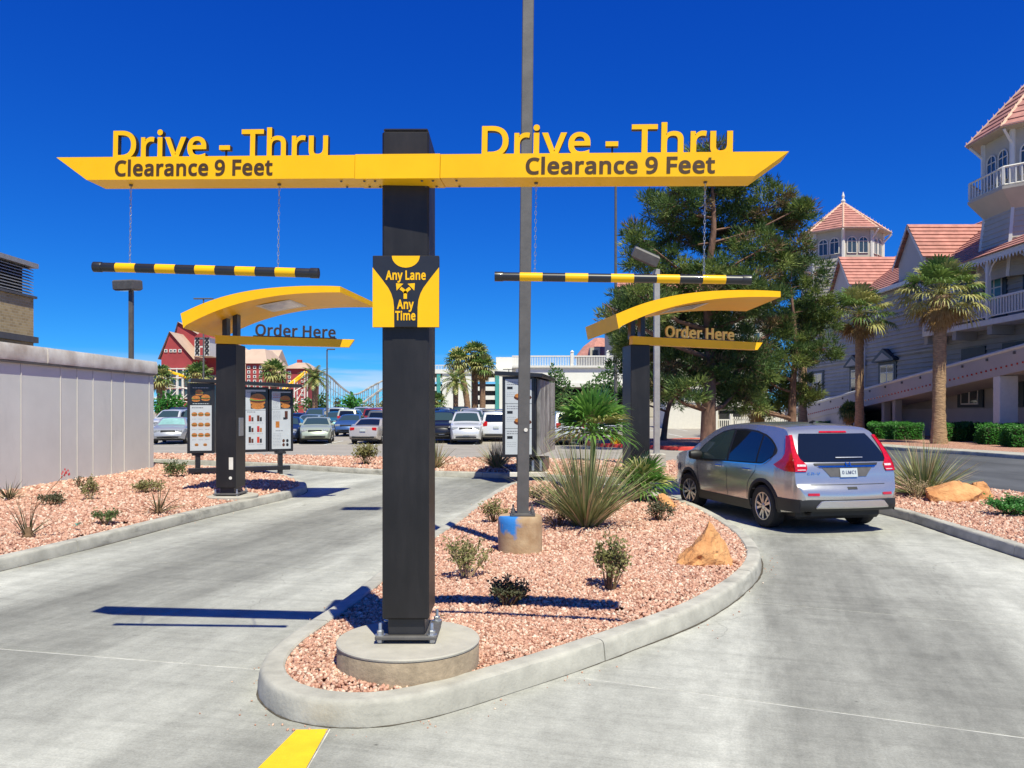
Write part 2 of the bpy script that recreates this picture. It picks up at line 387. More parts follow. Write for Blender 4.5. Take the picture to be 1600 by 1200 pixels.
def pm(name, c, rough=0.6, metal=0.0, var=0.12, scale=4.0, detail=5, bump=0.0, bscale=None, coat=0.0, space='Object', spec=None, c2=None, stretch=None, rvar=0.0, bdist=0.01):
    "painted, stony or fibrous surface: colour broken up by noise, with fine relief"
    m, t, b, N, L = nodes_of(name)
    b.inputs['Roughness'].default_value = rough; b.inputs['Metallic'].default_value = metal
    if spec is not None: b.inputs['Specular IOR Level'].default_value = spec
    if coat:
        b.inputs['Coat Weight'].default_value = coat; b.inputs['Coat Roughness'].default_value = 0.04
    if space == 'World':
        src = N('ShaderNodeNewGeometry').outputs['Position']
    else:
        src = N('ShaderNodeTexCoord').outputs['Object']
    mp = N('ShaderNodeMapping'); L(src, mp.inputs[0])
    if stretch: mp.inputs['Scale'].default_value = stretch
    no = N('ShaderNodeTexNoise'); no.inputs['Scale'].default_value = scale; no.inputs['Detail'].default_value = detail
    no.inputs['Roughness'].default_value = 0.62
    L(mp.outputs[0], no.inputs['Vector'])
    cr = N('ShaderNodeValToRGB')
    cr.color_ramp.elements[0].position = 0.32; cr.color_ramp.elements[1].position = 0.68
    cr.color_ramp.elements[0].color = rgb(c2 if c2 else c, 1 - var); cr.color_ramp.elements[1].color = rgb(c, 1 + var)
    L(no.outputs[0], cr.inputs[0]); L(cr.outputs[0], b.inputs['Base Color'])
    if rvar:
        mr = N('ShaderNodeMapRange'); mr.inputs['To Min'].default_value = max(rough - rvar, 0.02); mr.inputs['To Max'].default_value = rough + rvar
        L(no.outputs[0], mr.inputs['Value']); L(mr.outputs[0], b.inputs['Roughness'])
    if bump:
        n2 = N('ShaderNodeTexNoise'); n2.inputs['Scale'].default_value = bscale or scale * 8; n2.inputs['Detail'].default_value = 4
        L(mp.outputs[0], n2.inputs['Vector'])
        bp = N('ShaderNodeBump'); bp.inputs['Strength'].default_value = bump; bp.inputs['Distance'].default_value = bdist
        L(n2.outputs[0], bp.inputs['Height']); L(bp.outputs[0], b.inputs['Normal'])
    return m

def leafmat(name, c, c2, rough=0.5, trans=0.25):
    m, t, b, N, L = nodes_of(name)
    b.inputs['Roughness'].default_value = rough
    b.inputs['Specular IOR Level'].default_value = 0.35
    no = N('ShaderNodeTexNoise'); no.inputs['Scale'].default_value = 3.5; no.inputs['Detail'].default_value = 3
    L(N('ShaderNodeTexCoord').outputs['Object'], no.inputs['Vector'])
    cr = N('ShaderNodeValToRGB'); cr.color_ramp.elements[0].position = 0.35; cr.color_ramp.elements[1].position = 0.65
    cr.color_ramp.elements[0].color = rgb(c); cr.color_ramp.elements[1].color = rgb(c2)
    L(no.outputs[0], cr.inputs[0]); L(cr.outputs[0], b.inputs['Base Color'])
    tr = N('ShaderNodeBsdfTranslucent'); L(cr.outputs[0], tr.inputs[0])
    mx = N('ShaderNodeMixShader'); mx.inputs[0].default_value = trans
    L(b.outputs[0], mx.inputs[1]); L(tr.outputs[0], mx.inputs[2])
    L(mx.outputs[0], t.nodes['Material Output'].inputs['Surface'])
    return m

def concrete_mat(name, base, ang, streak=1.0, lane_c=0.0, lane_h=1.9):
    "worn concrete: broom grain, tyre-darkened bands along the lane, stains and oil spots"
    m, t, b, N, L = nodes_of(name)
    b.inputs['Roughness'].default_value = 0.86; b.inputs['Specular IOR Level'].default_value = 0.25
    geo = N('ShaderNodeNewGeometry').outputs['Position']
    rot = N('ShaderNodeMapping'); rot.inputs['Rotation'].default_value = (0, 0, ang); L(geo, rot.inputs[0])
    def noise(scale3, sc, det, rg=0.6):
        mp = N('ShaderNodeMapping'); mp.inputs['Scale'].default_value = scale3; L(rot.outputs[0], mp.inputs[0])
        n = N('ShaderNodeTexNoise'); n.inputs['Scale'].default_value = sc; n.inputs['Detail'].default_value = det; n.inputs['Roughness'].default_value = rg
        L(mp.outputs[0], n.inputs['Vector']); return n.outputs[0]
    def ramp(v, a, c_, lo, hi):
        r = N('ShaderNodeMapRange'); r.inputs['From Min'].default_value = a; r.inputs['From Max'].default_value = c_
        r.inputs['To Min'].default_value = lo; r.inputs['To Max'].default_value = hi; L(v, r.inputs['Value']); return r.outputs[0]
    def mul(a, c_):
        n = N('ShaderNodeMath'); n.operation = 'MULTIPLY'; L(a, n.inputs[0])
        if isinstance(c_, float): n.inputs[1].default_value = c_
        else: L(c_, n.inputs[1])
        return n.outputs[0]
    bands = ramp(noise((1.0, 0.09, 1), 1.05, 4), 0.36, 0.66, 1.09, 1.0 - 0.30 * streak)
    blot = ramp(noise((1, 0.5, 1), 1.1, 9, 0.72), 0.30, 0.70, 1.16, 0.80)
    smear = ramp(noise((0.22, 5.0, 1), 1.6, 8, 0.7), 0.48, 0.74, 1.0, 0.80)
    grain = ramp(noise((1, 1, 1), 70, 5, 0.8), 0.36, 0.64, 0.86, 1.14)
    vo = N('ShaderNodeTexVoronoi'); vo.inputs['Scale'].default_value = 3.6; vo.inputs['Randomness'].default_value = 1.0; L(rot.outputs[0], vo.inputs['Vector'])
    spots = ramp(vo.outputs['Distance'], 0.022, 0.055, 0.45, 1.0)
    clus = ramp(noise((1, 0.3, 1), 0.7, 2), 0.50, 0.57, 1.0, 0.0)
    mxs = N('ShaderNodeMath'); mxs.operation = 'MAXIMUM'; L(spots, mxs.inputs[0]); L(clus, mxs.inputs[1])
    wide = ramp(noise((1, 0.45, 1), 0.36, 4, 0.55), 0.36, 0.64, 1.08, 0.76)
    ck = N('ShaderNodeTexVoronoi'); ck.feature = 'DISTANCE_TO_EDGE'; ck.inputs['Scale'].default_value = 0.42
    wob = N('ShaderNodeTexNoise'); wob.inputs['Scale'].default_value = 2.5; wob.inputs['Detail'].default_value = 6; L(rot.outputs[0], wob.inputs['Vector'])
    wv = N('ShaderNodeVectorMath'); wv.operation = 'MULTIPLY_ADD'; L(wob.outputs['Color'], wv.inputs[0]); wv.inputs[1].default_value = (0.35, 0.35, 0.0); L(rot.outputs[0], wv.inputs[2])
    L(wv.outputs[0], ck.inputs['Vector'])
    crk = ramp(ck.outputs['Distance'], 0.0010, 0.0026, 0.78, 1.0)
    ckm = ramp(noise((1, 1, 1), 0.5, 2), 0.50, 0.56, 1.0, 0.0)
    mxc = N('ShaderNodeMath'); mxc.operation = 'MAXIMUM'; L(crk, mxc.inputs[0]); L(ckm, mxc.inputs[1])
    mott = mul(ramp(noise((1, 0.7, 1), 4.0, 15, 0.88), 0.40, 0.60, 1.12, 0.85), ramp(noise((0.5, 2.2, 1), 22, 8, 0.8), 0.50, 0.68, 1.0, 0.82))
    # the driven width of the lane, darkened by rubber and oil, with ragged edges
    sx_ = N('ShaderNodeSeparateXYZ'); L(rot.outputs[0], sx_.inputs[0])
    wb_ = noise((0.8, 0.22, 1), 0.9, 8, 0.66)
    ad_ = N('ShaderNodeMath'); ad_.operation = 'MULTIPLY_ADD'; L(wb_, ad_.inputs[0]); ad_.inputs[1].default_value = 1.5; L(sx_.outputs[0], ad_.inputs[2])
    sb_ = N('ShaderNodeMath'); sb_.operation = 'SUBTRACT'; L(ad_.outputs[0], sb_.inputs[0]); sb_.inputs[1].default_value = lane_c + 0.75
    ab_ = N('ShaderNodeMath'); ab_.operation = 'ABSOLUTE'; L(sb_.outputs[0], ab_.inputs[0])
    drv = ramp(ab_.outputs[0], lane_h * 0.72, lane_h * 1.12, 0.72, 1.03)
    rub = ramp(noise((3.2, 0.35, 1), 2.2, 10, 0.75), 0.42, 0.70, 1.0, 0.80)
    rmx = N('ShaderNodeMath'); rmx.operation = 'MAXIMUM'; L(rub, rmx.inputs[0]); L(ramp(ab_.outputs[0], lane_h * 0.8, lane_h * 1.2, 0.0, 1.0), rmx.inputs[1])
    mott = mul(mul(mott, drv), rmx.outputs[0])
    f = mul(mul(mul(mul(mul(mul(mul(mott, bands), blot), smear), grain), mxs.outputs[0]), wide), mxc.outputs[0])
    vm = N('ShaderNodeVectorMath'); vm.operation = 'SCALE'; vm.inputs[0].default_value = base
    L(f, vm.inputs['Scale']); L(vm.outputs[0], b.inputs['Base Color'])
    bp = N('ShaderNodeBump'); bp.inputs['Strength'].default_value = 0.28; bp.inputs['Distance'].default_value = 0.004
    hh = N('ShaderNodeMath'); hh.operation = 'ADD'; L(noise((1, 1, 1), 140, 3), hh.inputs[0]); L(noise((0.3, 4, 1), 30, 2), hh.inputs[1])
    L(hh.outputs[0], bp.inputs['Height']); L(bp.outputs[0], b.inputs['Normal'])
    return m

def gravel_mat(name):
    m, t, b, N, L = nodes_of(name)
    b.inputs['Roughness'].default_value = 0.9; b.inputs['Specular IOR Level'].default_value = 0.2
    geo = N('ShaderNodeNewGeometry').outputs['Position']
    vo = N('ShaderNodeTexVoronoi'); vo.inputs['Scale'].default_value = 26; L(geo, vo.inputs['Vector'])
    sp = N('ShaderNodeSeparateColor'); L(vo.outputs['Color'], sp.inputs[0])
    cr = N('ShaderNodeValToRGB'); e = cr.color_ramp.elements
    e[0].color = (0.22, 0.10, 0.07, 1); e[1].color = (0.66, 0.44, 0.34, 1)
    x = e.new(0.35); x.color = (0.42, 0.21, 0.15, 1); x = e.new(0.7); x.color = (0.55, 0.31, 0.23, 1)
    L(sp.outputs[0], cr.inputs[0]); L(cr.outputs[0], b.inputs['Base Color'])
    bp = N('ShaderNodeBump'); bp.inputs['Strength'].default_value = 0.9; bp.inputs['Distance'].default_value = 0.03; bp.invert = True
    L(vo.outputs['Distance'], bp.inputs['Height']); L(bp.outputs[0], b.inputs['Normal'])
    return m

def glassy(name, c=(0.012, 0.016, 0.02), rough=0.04, spec=0.6):
    m, t, b, N, L = nodes_of(name)
    b.inputs['Base Color'].default_value = rgb(c); b.inputs['Roughness'].default_value = rough
    b.inputs['Specular IOR Level'].default_value = spec
    b.inputs['Coat Weight'].default_value = 0.4; b.inputs['Coat Roughness'].default_value = 0.02
    return m

M_ = {}
M_['slab_left'] = concrete_mat('concrete_left_lane', (0.485, 0.479, 0.428), R(13), 0.8, -5.6, 1.15)
M_['slab_right'] = concrete_mat('concrete_right_lane', (0.495, 0.489, 0.438), R(17), 0.8, 0.95, 0.95)
M_['kerb'] = pm('kerb_concrete', (0.42, 0.40, 0.345), 0.88, var=0.22, scale=3.4, detail=10, bump=0.5, bscale=50, space='World', bdist=0.006)
def scuff(m, scale, stretch, lo, hi, dark):
    "rubber scuffs and damp stains with shapes of their own, laid over a material's colour"
    t = m.node_tree; b = t.nodes['Principled BSDF']; src = b.inputs['Base Color'].links[0].from_socket
    geo = t.nodes.new('ShaderNodeNewGeometry'); mp = t.nodes.new('ShaderNodeMapping'); mp.inputs['Scale'].default_value = stretch
    no = t.nodes.new('ShaderNodeTexNoise'); no.inputs['Scale'].default_value = scale; no.inputs['Detail'].default_value = 9; no.inputs['Roughness'].default_value = 0.68
    mr = t.nodes.new('ShaderNodeMapRange'); mr.inputs['From Min'].default_value = lo; mr.inputs['From Max'].default_value = hi; mr.inputs['To Min'].default_value = 1.0; mr.inputs['To Max'].default_value = dark
    vm = t.nodes.new('ShaderNodeVectorMath'); vm.operation = 'SCALE'
    t.links.new(geo.outputs['Position'], mp.inputs[0]); t.links.new(mp.outputs[0], no.inputs['Vector']); t.links.new(no.outputs[0], mr.inputs['Value'])
    t.links.new(src, vm.inputs[0]); t.links.new(mr.outputs[0], vm.inputs['Scale']); t.links.new(vm.outputs[0], b.inputs['Base Color'])
scuff(M_['kerb'], 1.6, (1, 1, 3.0), 0.55, 0.68, 0.62)
M_['pedestal'] = pm('pedestal_concrete', (0.43, 0.40, 0.34), 0.88, var=0.13, scale=5, detail=8, bump=0.3, bscale=70, space='World', bdist=0.006)
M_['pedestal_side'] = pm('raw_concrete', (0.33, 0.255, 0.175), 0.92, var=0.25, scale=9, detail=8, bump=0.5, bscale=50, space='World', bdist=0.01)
M_['joint'] = pm('joint_sealant', (0.50, 0.49, 0.45), 0.9, var=0.35, scale=5, space='World')
M_['asphalt'] = pm('worn_asphalt', (0.33, 0.295, 0.255), 0.92, var=0.14, scale=0.6, detail=9, bump=0.4, bscale=45, space='World')
M_['asphalt_dark'] = pm('dark_asphalt', (0.085, 0.088, 0.095), 0.9, var=0.3, scale=0.9, detail=9, bump=0.4, bscale=40, space='World', stretch=(1, 0.25, 1))
M_['desert'] = pm('desert_soil', (0.36, 0.29, 0.21), 0.95, var=0.2, scale=0.05, detail=9, space='World')
M_['bed'] = gravel_mat('gravel_bed')
for i, c in enumerate(((0.55, 0.315, 0.225), (0.63, 0.445, 0.34), (0.33, 0.155, 0.11), (0.46, 0.25, 0.18), (0.70, 0.57, 0.46))):
    M_['stone%d' % i] = pm('gravel_stone_%d' % i, c, 0.85, var=0.22, scale=30, detail=3, space='World', spec=0.25)
M_['yellow'] = pm('sign_yellow', (0.90, 0.475, 0.002), 0.42, var=0.06, scale=2.2, detail=9, coat=0.08, rvar=0.08, spec=0.3)
M_['yellow_paint'] = pm('road_yellow', (0.80, 0.50, 0.01), 0.8, var=0.10, scale=5, detail=9, bump=0.3, bscale=90, space='World')
M_['white_paint'] = pm('road_white', (0.72, 0.72, 0.70), 0.8, var=0.14, scale=4, detail=8, space='World')
M_['red_paint'] = pm('kerb_red', (0.62, 0.05, 0.035), 0.75, var=0.2, scale=3, detail=7, space='World')
M_['black'] = pm('sign_black', (0.017, 0.017, 0.021), 0.36, var=0.25, scale=2.0, coat=0.15, rvar=0.1)
M_['charcoal'] = pm('charcoal_post', (0.015, 0.0135, 0.014), 0.42, var=0.25, scale=1.6, detail=8, rvar=0.08, spec=0.4)
M_['lettering'] = pm('brown_lettering', (0.065, 0.030, 0.007), 0.5, var=0.2, scale=20)
scuff(M_['charcoal'], 2.4, (3, 3, 0.5), 0.48, 0.75, 1.7)
M_['letter_side'] = pm('letter_side', (0.03, 0.026, 0.022), 0.5, var=0.1)
M_['letter_grey'] = pm('bronze_letter', (0.16, 0.12, 0.085), 0.45, var=0.1)
M_['steel'] = pm('galvanised_steel', (0.50, 0.51, 0.53), 0.38, metal=0.85, var=0.18, scale=40)
M_['dark_steel'] = pm('bronze_pole', (0.115, 0.108, 0.105), 0.55, metal=0.2, var=0.16, scale=7, detail=8, bump=0.12, bscale=80)
M_['pole_grey'] = pm('grey_pole', (0.33, 0.32, 0.31), 0.55, metal=0.2, var=0.12, scale=5)
M_['wall_grey'] = pm('painted_panel', (0.66, 0.665, 0.625), 0.7, var=0.07, scale=0.7, detail=7, space='World')
scuff(M_['wall_grey'], 1.1, (1, 1, 0.35), 0.52, 0.75, 0.88)
M_['cap_grey'] = pm('weathered_coping', (0.68, 0.65, 0.60), 0.8, var=0.14, scale=1.4, detail=8, bump=0.25, bscale=3, space='World', c2=(0.50, 0.42, 0.35), bdist=0.03)
M_['white'] = pm('white_trim', (0.70, 0.67, 0.61), 0.6, var=0.05)
M_['cream'] = pm('cream_wall', (0.47, 0.425, 0.35), 0.75, var=0.06, scale=1.2)
M_['siding'] = pm('lavender_siding', (0.37, 0.34, 0.30), 0.7, var=0.1, scale=0.8, detail=6)
M_['mauve'] = pm('mauve_stucco', (0.48, 0.43, 0.40), 0.8, var=0.05, scale=0.7)
M_['rooftile'] = pm('pink_roof_tile', (0.46, 0.205, 0.165), 0.85, var=0.24, scale=1.6, detail=7)
M_['teal'] = pm('dark_teal_trim', (0.016, 0.033, 0.045), 0.5, var=0.1)
M_['teal_light'] = pm('teal_shutter', (0.05, 0.24, 0.27), 0.5, var=0.1)
M_['glass'] = glassy('window_glass', (0.045, 0.065, 0.075), 0.06)
M_['dark'] = pm('dark_void', (0.02, 0.02, 0.024), 0.8, var=0.2)
M_['rock'] = pm('orange_sandstone', (0.62, 0.33, 0.14), 0.9, var=0.20, scale=3.0, detail=9, bump=0.9, bscale=8, c2=(0.54, 0.22, 0.075), bdist=0.08)
# ================================================================== the setting
def clip_half(poly, n, d):
    "keep the part of a 2D polygon where n.p <= d"
    out = []
    for i in range(len(poly)):
        a, b = poly[i], poly[(i + 1) % len(poly)]
        da, db = n[0] * a[0] + n[1] * a[1] - d, n[0] * b[0] + n[1] * b[1] - d
        if da <= 0: out.append(a)
        if da * db < 0:
            t = da / (da - db); out.append((a[0] + (b[0] - a[0]) * t, a[1] + (b[1] - a[1]) * t))
    return out

def inset(poly, e):
    "shrink a mostly convex polygon by e"
    n = len(poly)
    a = sum(poly[i][0] * poly[(i + 1) % n][1] - poly[(i + 1) % n][0] * poly[i][1] for i in range(n))
    s = 1 if a > 0 else -1; out = []
    for i in range(n):
        p0, p1, p2 = Vector(poly[i - 1][:2]), Vector(poly[i][:2]), Vector(poly[(i + 1) % n][:2])
        d1 = (p1 - p0).normalized(); d2 = (p2 - p1).normalized()
        n1 = Vector((-d1.y, d1.x)) * s; n2 = Vector((-d2.y, d2.x)) * s
        k = n1 + n2
        k = k / max(k.dot(n1), 0.25) if k.length > 1e-6 else n1
        out.append((p1.x + k.x * e, p1.y + k.y * e))
    return out

# ground to the horizon
mb = MB()
ys = [-60, 46, 70, 100, 150.2, 600, 4500]
for a, b in zip(ys, ys[1:]):
    mb.poly([(-3500, a, lotz(a) - 0.06), (3500, a, lotz(a) - 0.06), (3500, b, lotz(b) - 0.06), (-3500, b, lotz(b) - 0.06)])
o = mb.build('ground', M_['desert']); o['kind'] = 'structure'
mb = MB()
ys = [6, 46, 70, 100, 150.2]
for a, b in zip(ys, ys[1:]):
    mb.poly([(-110, a, lotz(a) - 0.03), (130, a, lotz(a) - 0.03), (130, b, lotz(b) - 0.03), (-110, b, lotz(b) - 0.03)])
lot = mb.build('parking_lot', M_['asphalt']); lot['kind'] = 'structure'

# outlines
outer_in = smooth_line([g(*p) for p in ((1900, 962), (1750, 916), (1600, 874), (1490, 838), (1400, 809), (1300, 789), (1200, 776), (1130, 769), (1070, 763), (950, 755), (800, 748), (700, 745), (600, 742), (500, 736), (427, 731), (330, 727), (240, 724), (100, 722), (-150, 720))], sub=5)
outer_out = smooth_line([g(*p) for p in ((1900, 829), (1750, 802), (1600, 780), (1500, 767), (1405, 754), (1300, 743), (1200, 735), (1060, 727), (900, 724), (700, 721), (600, 720), (427, 717), (240, 714), (100, 712), (-150, 710))], sub=5)
mid = [((a[0] + b[0]) / 2, (a[1] + b[1]) / 2) for a, b in ((outer_in[int(i * (len(outer_in) - 1) / 20)], outer_out[int(i * (len(outer_out) - 1) / 20)]) for i in range(21))]
centre = smooth_line([g(*p) for p in ((402, 1078), (424, 1112), (480, 1132), (560, 1138), (640, 1129), (720, 1109), (810, 1080), (900, 1050), (1010, 1008), (1100, 970), (1160, 930), (1188, 897), (1184, 868), (1150, 835), (1090, 801), (1030, 780), (950, 768), (870, 762), (815, 761), (788, 768), (750, 792), (711, 822), (640, 872), (545, 952), (470, 1005), (425, 1040))], closed=True, sub=5)
left_isle_line = smooth_line([g(*p) for p in ((-260, 960), (-120, 922), (0, 893), (100, 868), (200, 842), (300, 815), (400, 791), (448, 780), (476, 771), (478, 763), (455, 752), (430, 746), (400, 741), (330, 736), (240, 732), (100, 729), (-150, 727))], sub=5)

# concrete drive: two fans of slabs either side of the island, on a bed of joint sealant
region_L = [(-30, -4), (-1.04, -4), (-1.04, 5.0), (0.55, 21), (0.55, mid[10][1] + 0.1)] + [m for m in mid if m[0] < 0.4] + [(-30, 30)]
region_R = [(-1.04, -4), (16, -4)] + [m for m in mid if m[0] > 0.6] + [(0.55, mid[10][1] + 0.1), (0.55, 21), (-1.04, 5.0)]
drive = MB()
drive.poly([(p[0], p[1], -0.0045) for p in region_L]); drive.poly([(p[0], p[1], -0.0042) for p in region_R])
drive_o = drive.build('concrete_drive', M_['joint']); drive_o['kind'] = 'structure'
def slabs(region, ang, s0, step, mat):
    n = (math.sin(ang), math.cos(ang))
    k = -4
    while k < 16:
        a = s0 + step * k; b = a + step; k += 1
        p = clip_half(region, n, b - 0.0065); p = clip_half(p, (-n[0], -n[1]), -(a + 0.0065)) if len(p) > 2 else []
        if len(p) < 3: continue
        q = []
        for c in p:
            if not q or (Vector(c) - Vector(q[-1])).length > 1e-3: q.append(c)
        if len(q) > 2 and (Vector(q[0]) - Vector(q[-1])).length < 1e-3: q.pop()
        if len(q) < 3: continue
        ar = 0.5 * abs(sum(q[i][0] * q[(i + 1) % len(q)][1] - q[(i + 1) % len(q)][0] * q[i][1] for i in range(len(q))))
        if ar < 0.3: continue
        q = inset(q, 0.004)
        m = MB()
        t = inset(q, 0.003)
        rings = [[(c[0], c[1], -0.012) for c in q], [(c[0], c[1], -0.003) for c in q], [(c[0], c[1], 0.0) for c in t]]
        nn = len(q); vs = [v for r in rings for v in r]
        fs = [(i * nn + j, i * nn + (j + 1) % nn, (i + 1) * nn + (j + 1) % nn, (i + 1) * nn + j) for i in range(2) for j in range(nn)]
        fs.append(tuple(range(2 * nn, 3 * nn)))
        m.add(vs, fs)
        m.build('concrete_slab', mat, drive_o)
slabs(region_L, R(13), 1.75, 3.35, M_['slab_left'])
slabs(region_R, R(23), 2.52, 2.70, M_['slab_right'])

# kerbs: swept in sections with open joints
def kerb(line, side, name, closed=False, length=3.0, h=0.15, w=0.17, first=0.0, mat=None):
    root = setting(name)
    P = [Vector((p[0], p[1], 0)) for p in line]
    if closed: P = P + [P[0]]
    # resample
    cum = [0.0]
    for a, b in zip(P, P[1:]): cum.append(cum[-1] + (b - a).length)
    def pos(s):
        s = min(max(s, 0), cum[-1] - 1e-6)
        for i in range(len(cum) - 1):
            if s <= cum[i + 1]:
                return P[i].lerp(P[i + 1], (s - cum[i]) / (cum[i + 1] - cum[i] + 1e-9))
    def nrm(s):
        if closed:
            a, b = pos((s - 0.12) % cum[-1]), pos((s + 0.12) % cum[-1])
        else: a, b = pos(s - 0.12), pos(s + 0.12)
        d = (b - a).normalized(); return Vector((-d.y, d.x, 0)) * side
    prof = [(0, -0.05), (0.0, 0.012), (0.012, h * 0.76), (0.019, h * 0.91), (0.034, h * 0.985), (0.055, h), (w - 0.012, h), (w, h - 0.012), (w, -0.05)]
    s = first; rnd = random.Random(len(name))
    while s < cum[-1] - 0.05:
        e = min(s + length * rnd.uniform(0.9, 1.12), cum[-1])
        if cum[-1] - e < 0.6: e = cum[-1]
        k = max(2, int((e - s) / 0.16)); rings = []
        dz = rnd.uniform(-0.003, 0.003)
        for i in range(k + 1):
            q = lerp(s + 0.005, e - 0.005, i / k); p = pos(q); nn = nrm(q)
            rings.append([p + nn * (a + rnd.uniform(-0.0015, 0.0015)) + Vector((0, 0, b + (dz if b > 0.02 else 0) + rnd.uniform(-0.001, 0.001))) for a, b in prof])
        m = MB(); m.loft(rings, True, True)
        m.build('kerb_section', mat or M_['kerb'], root, smooth=38)
        s = e
    return root
def signed(line):
    return sum(line[i][0] * line[(i + 1) % len(line)][1] - line[(i + 1) % len(line)][0] * line[i][1] for i in range(len(line)))
kerb(centre, 1 if signed(centre) > 0 else -1, 'island_kerb', closed=True, length=3.1)
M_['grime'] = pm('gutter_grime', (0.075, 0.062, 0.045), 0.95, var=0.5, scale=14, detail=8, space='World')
def grime(line, side, closed, seed, wmax=0.022):
    "thin uneven seam of dirt where the kerb meets the slab"
    rnd = random.Random(seed); m = MB(); P = [Vector((p[0], p[1], 0)) for p in line]
    if closed: P.append(P[0])
    Q = []
    for a, b in zip(P, P[1:]):
        k = max(1, int((b - a).length / 0.07))
        Q += [a.lerp(b, i / k) for i in range(k)]
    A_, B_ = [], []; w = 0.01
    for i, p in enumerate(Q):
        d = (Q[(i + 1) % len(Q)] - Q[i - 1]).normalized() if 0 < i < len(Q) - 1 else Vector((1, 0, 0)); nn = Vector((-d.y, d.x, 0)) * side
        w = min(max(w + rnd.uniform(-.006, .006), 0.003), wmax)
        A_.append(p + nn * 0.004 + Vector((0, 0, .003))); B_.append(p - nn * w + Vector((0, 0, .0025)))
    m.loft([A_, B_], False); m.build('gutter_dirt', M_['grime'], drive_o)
grime(centre, 1 if signed(centre) > 0 else -1, True, 1)
kerb(left_isle_line, 1, 'left_island_kerb', length=3.3)
kerb(outer_in, -1, 'outer_strip_kerb', length=3.0)
grime(left_isle_line, 1, False, 2, 0.03)
grime(outer_in, -1, False, 3, 0.03)
kerb(outer_out, 1, 'outer_strip_back_kerb', length=6.0, w=0.16)

# gravel beds and loose stones
def tri_area_points(poly, n, rng):
    "uniform points in a polygon by rejection"
    P = np.array([(p[0], p[1]) for p in poly]); lo, hi = P.min(0), P.max(0); out = []
    tot = 0
    while tot < n:
        q = rng.uniform(lo, hi, (n * 3, 2)); ins = np.zeros(len(q), bool); j = len(P) - 1
        for i in range(len(P)):
            xi, yi, xj, yj = P[i][0], P[i][1], P[j][0], P[j][1]
            c = ((yi > q[:, 1]) != (yj > q[:, 1])) & (q[:, 0] < (xj - xi) * (q[:, 1] - yi) / (yj - yi + 1e-12) + xi)
            ins ^= c; j = i
        out.append(q[ins]); tot += ins.sum()
    return np.concatenate(out)[:n]

def edge_dist(pts, poly):
    P = np.array([(p[0], p[1]) for p in poly]); d = np.full(len(pts), 1e9)
    for i in range(len(P)):
        a, b = P[i - 1], P[i]; ab = b - a; L2 = (ab ** 2).sum() + 1e-12
        t = np.clip(((pts - a) @ ab) / L2, 0, 1); d = np.minimum(d, np.hypot(*(pts - a - t[:, None] * ab).T))
    return d

def bed_height(x, y, d):
    "mounded bed: flush with the kerb at the rim"
    return 0.115 + 0.085 * np.clip(d / 0.9, 0, 1) ** 0.8 + 0.012 * np.sin(x * 2.3 + y * 1.7) * np.clip(d, 0, 1)

_ico = None
def ico():
    global _ico
    if _ico is None:
        t = (1 + 5 ** 0.5) / 2
        v = np.array([(-1, t, 0), (1, t, 0), (-1, -t, 0), (1, -t, 0), (0, -1, t), (0, 1, t), (0, -1, -t), (0, 1, -t), (t, 0, -1), (t, 0, 1), (-t, 0, -1), (-t, 0, 1)], float)
        v /= np.linalg.norm(v[0])
        f = np.array([(0, 11, 5), (0, 5, 1), (0, 1, 7), (0, 7, 10), (0, 10, 11), (1, 5, 9), (5, 11, 4), (11, 10, 2), (10, 7, 6), (7, 1, 8), (3, 9, 4), (3, 4, 2), (3, 2, 6), (3, 6, 8), (3, 8, 9), (4, 9, 5), (2, 4, 11), (6, 2, 10), (8, 6, 7), (9, 8, 1)])
        _ico = (v, f)
    return _ico

def stones_mesh(name, pts, z, size, rng, mats):
    v0, f0 = ico(); n = len(pts)
    V = np.repeat(v0[None], n, 0) * rng.uniform(0.72, 1.25, (n, 12, 1))
    sc = size[:, None] * rng.uniform(0.65, 1.3, (n, 3)); V = V * sc[:, None, :]
    a, b = rng.uniform(0, 6.28, n), rng.uniform(-1.2, 1.2, n)
    ca, sa, cb, sb = np.cos(a), np.sin(a), np.cos(b), np.sin(b)
    y = V[:, :, 1] * cb[:, None] - V[:, :, 2] * sb[:, None]; zz = V[:, :, 1] * sb[:, None] + V[:, :, 2] * cb[:, None]
    x = V[:, :, 0] * ca[:, None] - y * sa[:, None]; y2 = V[:, :, 0] * sa[:, None] + y * ca[:, None]
    W = np.stack([x + pts[:, 0:1], y2 + pts[:, 1:2], zz + z[:, None]], -1).reshape(-1, 3)
    Fc = (f0[None] + 12 * np.arange(n)[:, None, None]).reshape(-1)
    nf = n * 20
    me = bpy.data.meshes.new(name)
    me.vertices.add(len(W)); me.vertices.foreach_set('co', W.ravel())
    me.loops.add(nf * 3); me.loops.foreach_set('vertex_index', Fc)
    me.polygons.add(nf); me.polygons.foreach_set('loop_start', np.arange(0, nf * 3, 3))
    for m in mats: me.materials.append(m)
    mi = np.repeat(rng.choice(len(mats), n, p=[.38, .22, .10, .25, .05]), 20)
    me.polygons.foreach_set('material_index', mi.astype(np.int32))
    me.update(calc_edges=True); me.validate()
    o = bpy.data.objects.new(name, me); col.objects.link(o); o['kind'] = 'stuff'
    return o

